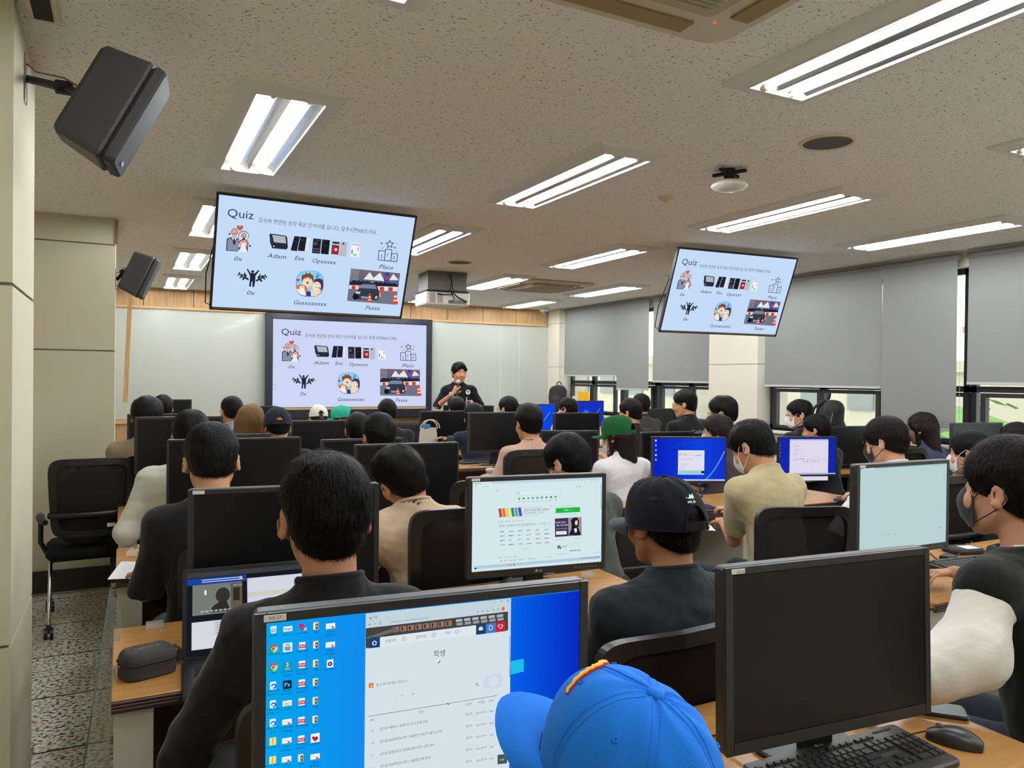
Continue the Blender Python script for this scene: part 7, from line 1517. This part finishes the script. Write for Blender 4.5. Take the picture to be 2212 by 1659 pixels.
# wire stands, cables, small clutter
def wire_stand(x, y, label):
    t = thing('wire_stand', label, 'stand', (x, y, 0.73), group='chrome wire monitor stands'); b = MB(); b.tube([(-0.10, 0.02, 0.003), (-0.10, -0.05, 0.045), (-0.085, -0.06, 0.045), (0.085, -0.05, 0.045), (0.09, -0.04, 0.045), (0.09, 0.03, 0.003)], 0.0028, 6); b.tube([(-0.10, -0.02, 0.028), (0.09, -0.01, 0.028)], 0.002, 6); b.build('wire', M_steel, t)
wire_stand(1.40, 2.44, 'bent chrome wire stand below the search page monitor'); wire_stand(2.93, 1.98, 'bent chrome wire stand below the pale page monitor')
def cable(pts, r, label):
    o_ = np.array(pts[0]); t = thing('cable', label, 'cable', tuple(o_)); b = MB(); P = [np.array(p)-o_ for p in pts]; Q = []
    for i in range(len(P)-1):
        p0, p1, p2, p3 = P[max(i-1, 0)], P[i], P[i+1], P[min(i+2, len(P)-1)]
        for u in np.linspace(0, 1, 7)[:-1]: Q.append(0.5*((2*p1)+(-p0+p2)*u+(2*p0-5*p1+4*p2-p3)*u*u+(-p0+3*p1-3*p2+p3)*u**3))
    Q.append(P[-1]); b.tube(Q, r, 6); b.build('lead', M_black2, t)
cable([w2(1655, 1560, 0.80), w2(1610, 1600, 0.76), w2(1560, 1618, 0.735), w2(1525, 1632, 0.735)], 0.004, 'thick black cable curling at the left of the switched-off monitor')
cable([w2(1640, 1558, 0.735), w2(1590, 1580, 0.734), w2(1535, 1590, 0.734)], 0.002, 'thin black cable lying on the desk behind the blue cap')
cable([w2(2010, 1195, 0.735), w2(2030, 1212, 0.735), w2(2050, 1215, 0.735), w2(2100, 1170, 0.75)], 0.003, 'black cable looping to the small charger at the right')
cable([w2(1500, 1105, 0.735), w2(1530, 1110, 0.75), w2(1560, 1098, 0.735), w2(1590, 1108, 0.735)], 0.004, 'tangled dark cables below the blue desktop screen')
x, y, z = w2(2047, 1205, 0.745); t = thing('charger', 'small black power brick beside the keyboard of the masked person', 'charger', (x, y, 0.73), (0, 0, 0.3)); MB().slab(0.075, 0.05, 0.028, 0.006, 0.003, o=(0, 0, 0.014), axis='z').build('body', M_black, t)
x, y, z = w2(2080, 1186, 0.745); t = thing('pouch', 'flat black pouch with a white slip of paper on it, right', 'pouch', (x, y, 0.73), (0, 0, -0.2)); MB().slab(0.17, 0.12, 0.025, 0.03, 0.008, o=(0, 0, 0.0125), axis='z', n=5).build('pouch_body', bp_mat, t); b = MB(); b.box(-0.02, 0.06, -0.045, 0.02, 0.0255, 0.0265); b.build('paper_slip', M_label, t)
t = thing('coin_lid', 'small round clear lid on the desk behind the power brick', 'lid', w2(2036, 1178, 0.731)); MB().lathe([(0.0005, 0.004), (0.022, 0.004), (0.026, 0.0)], 20).build('disc', M_acr, t)
# white bag with cables
p_ = hit(925, 955, 1, 7.33); t = thing('tote_bag', 'small white bag with looping handles on the desk below the presenter', 'bag', (float(p_[0]), 7.33, 0.73)); mw_ = mat('white_canvas', (206, 200, 184), 0.8)
b = MB(); P = []
for k in range(9):
    u = k/8; P.append([((0.085+0.015*math.sin(PI*u))*math.cos(a), (0.045-0.02*u)*math.sin(a), 0.28*u) for a in np.linspace(0, 2*PI, 21)[:-1]])
b.grid(np.array(P), close_u=True); b.add(P[0], [tuple(range(20))[::-1]]); b.build('bag_body', mw_, t)
for q in (-1, 1): b = MB(); b.tube([(q*0.02+0.09*math.cos(a)+0.02, q*0.02, 0.27+0.09*math.sin(a)) for a in np.linspace(0, PI, 13)], 0.006, 6); b.build('handle', mw_, t)
b = MB(); b.slab(0.07, 0.05, 0.05, 0.01, 0.004, o=(-0.02, 0, 0.29)); b.build('blue_packet', mat('blue_packet', (70, 130, 190), 0.4), t)
# drink cups
def cup(px, py, Y, label, zt):
    p = hit(px, py, 1, Y); t = thing('drink_cup', label, 'cup', (float(p[0]), Y, 0.73), group='clear iced drink cups'); b = MB(); b.lathe([(0.001, 0.001), (0.030, 0.001), (0.042, zt-0.006)], 20); b.build('cup_body', mat('clear_cup', (215, 205, 200), 0.15, alpha=0.6), t)
    MB().lathe([(0.045, zt-0.006), (0.045, zt+0.004), (0.036, zt+0.012), (0.001, zt+0.012)], 20).build('cup_lid', mat('cup_lid', (210, 208, 204), 0.3, alpha=0.8), t); MB().cyl((0.005, 0, 0.02), (0.025, 0.01, zt+0.07), 0.004, n=8).build('straw', M_black2, t)
cup(1196, 1010, 3.55, 'clear drink cup with a black straw left of the bowing person in olive', 0.13); cup(1062, 985, 5.05, 'small clear cup on the desk left of the dusty pink top', 0.12)
# loop of the hanging microphone
Wp = None

p_ = hit(345, 1000, 1, 4.95); t = thing('laptop', 'small dark laptop with a blue and white page behind the white shirt', 'laptop', (float(p_[0])+0.10, 4.78, DZ), (0, 0, 0.05))
MB().slab(0.30, 0.2, 0.015, 0.01, 0.003, o=(0, -0.09, 0.0075), axis='z').build('base', M_black, t); l_ = MB().slab(0.30, 0.20, 0.008, 0.01, 0.002, o=(0, 0.02, 0.11)).build('lid', M_black, t)
a = Art(lit=True); a.lrect(-0.135, 0.195, 0.27, 0.165, (206, 216, 236)); a.lrect(-0.135, 0.195, 0.27, 0.022, (50, 90, 190)); a.lrect(-0.02, 0.165, 0.12, 0.10, (120, 150, 210)); link('screen', a.mesh('screen'), l_, (0, 0.0155, 0))
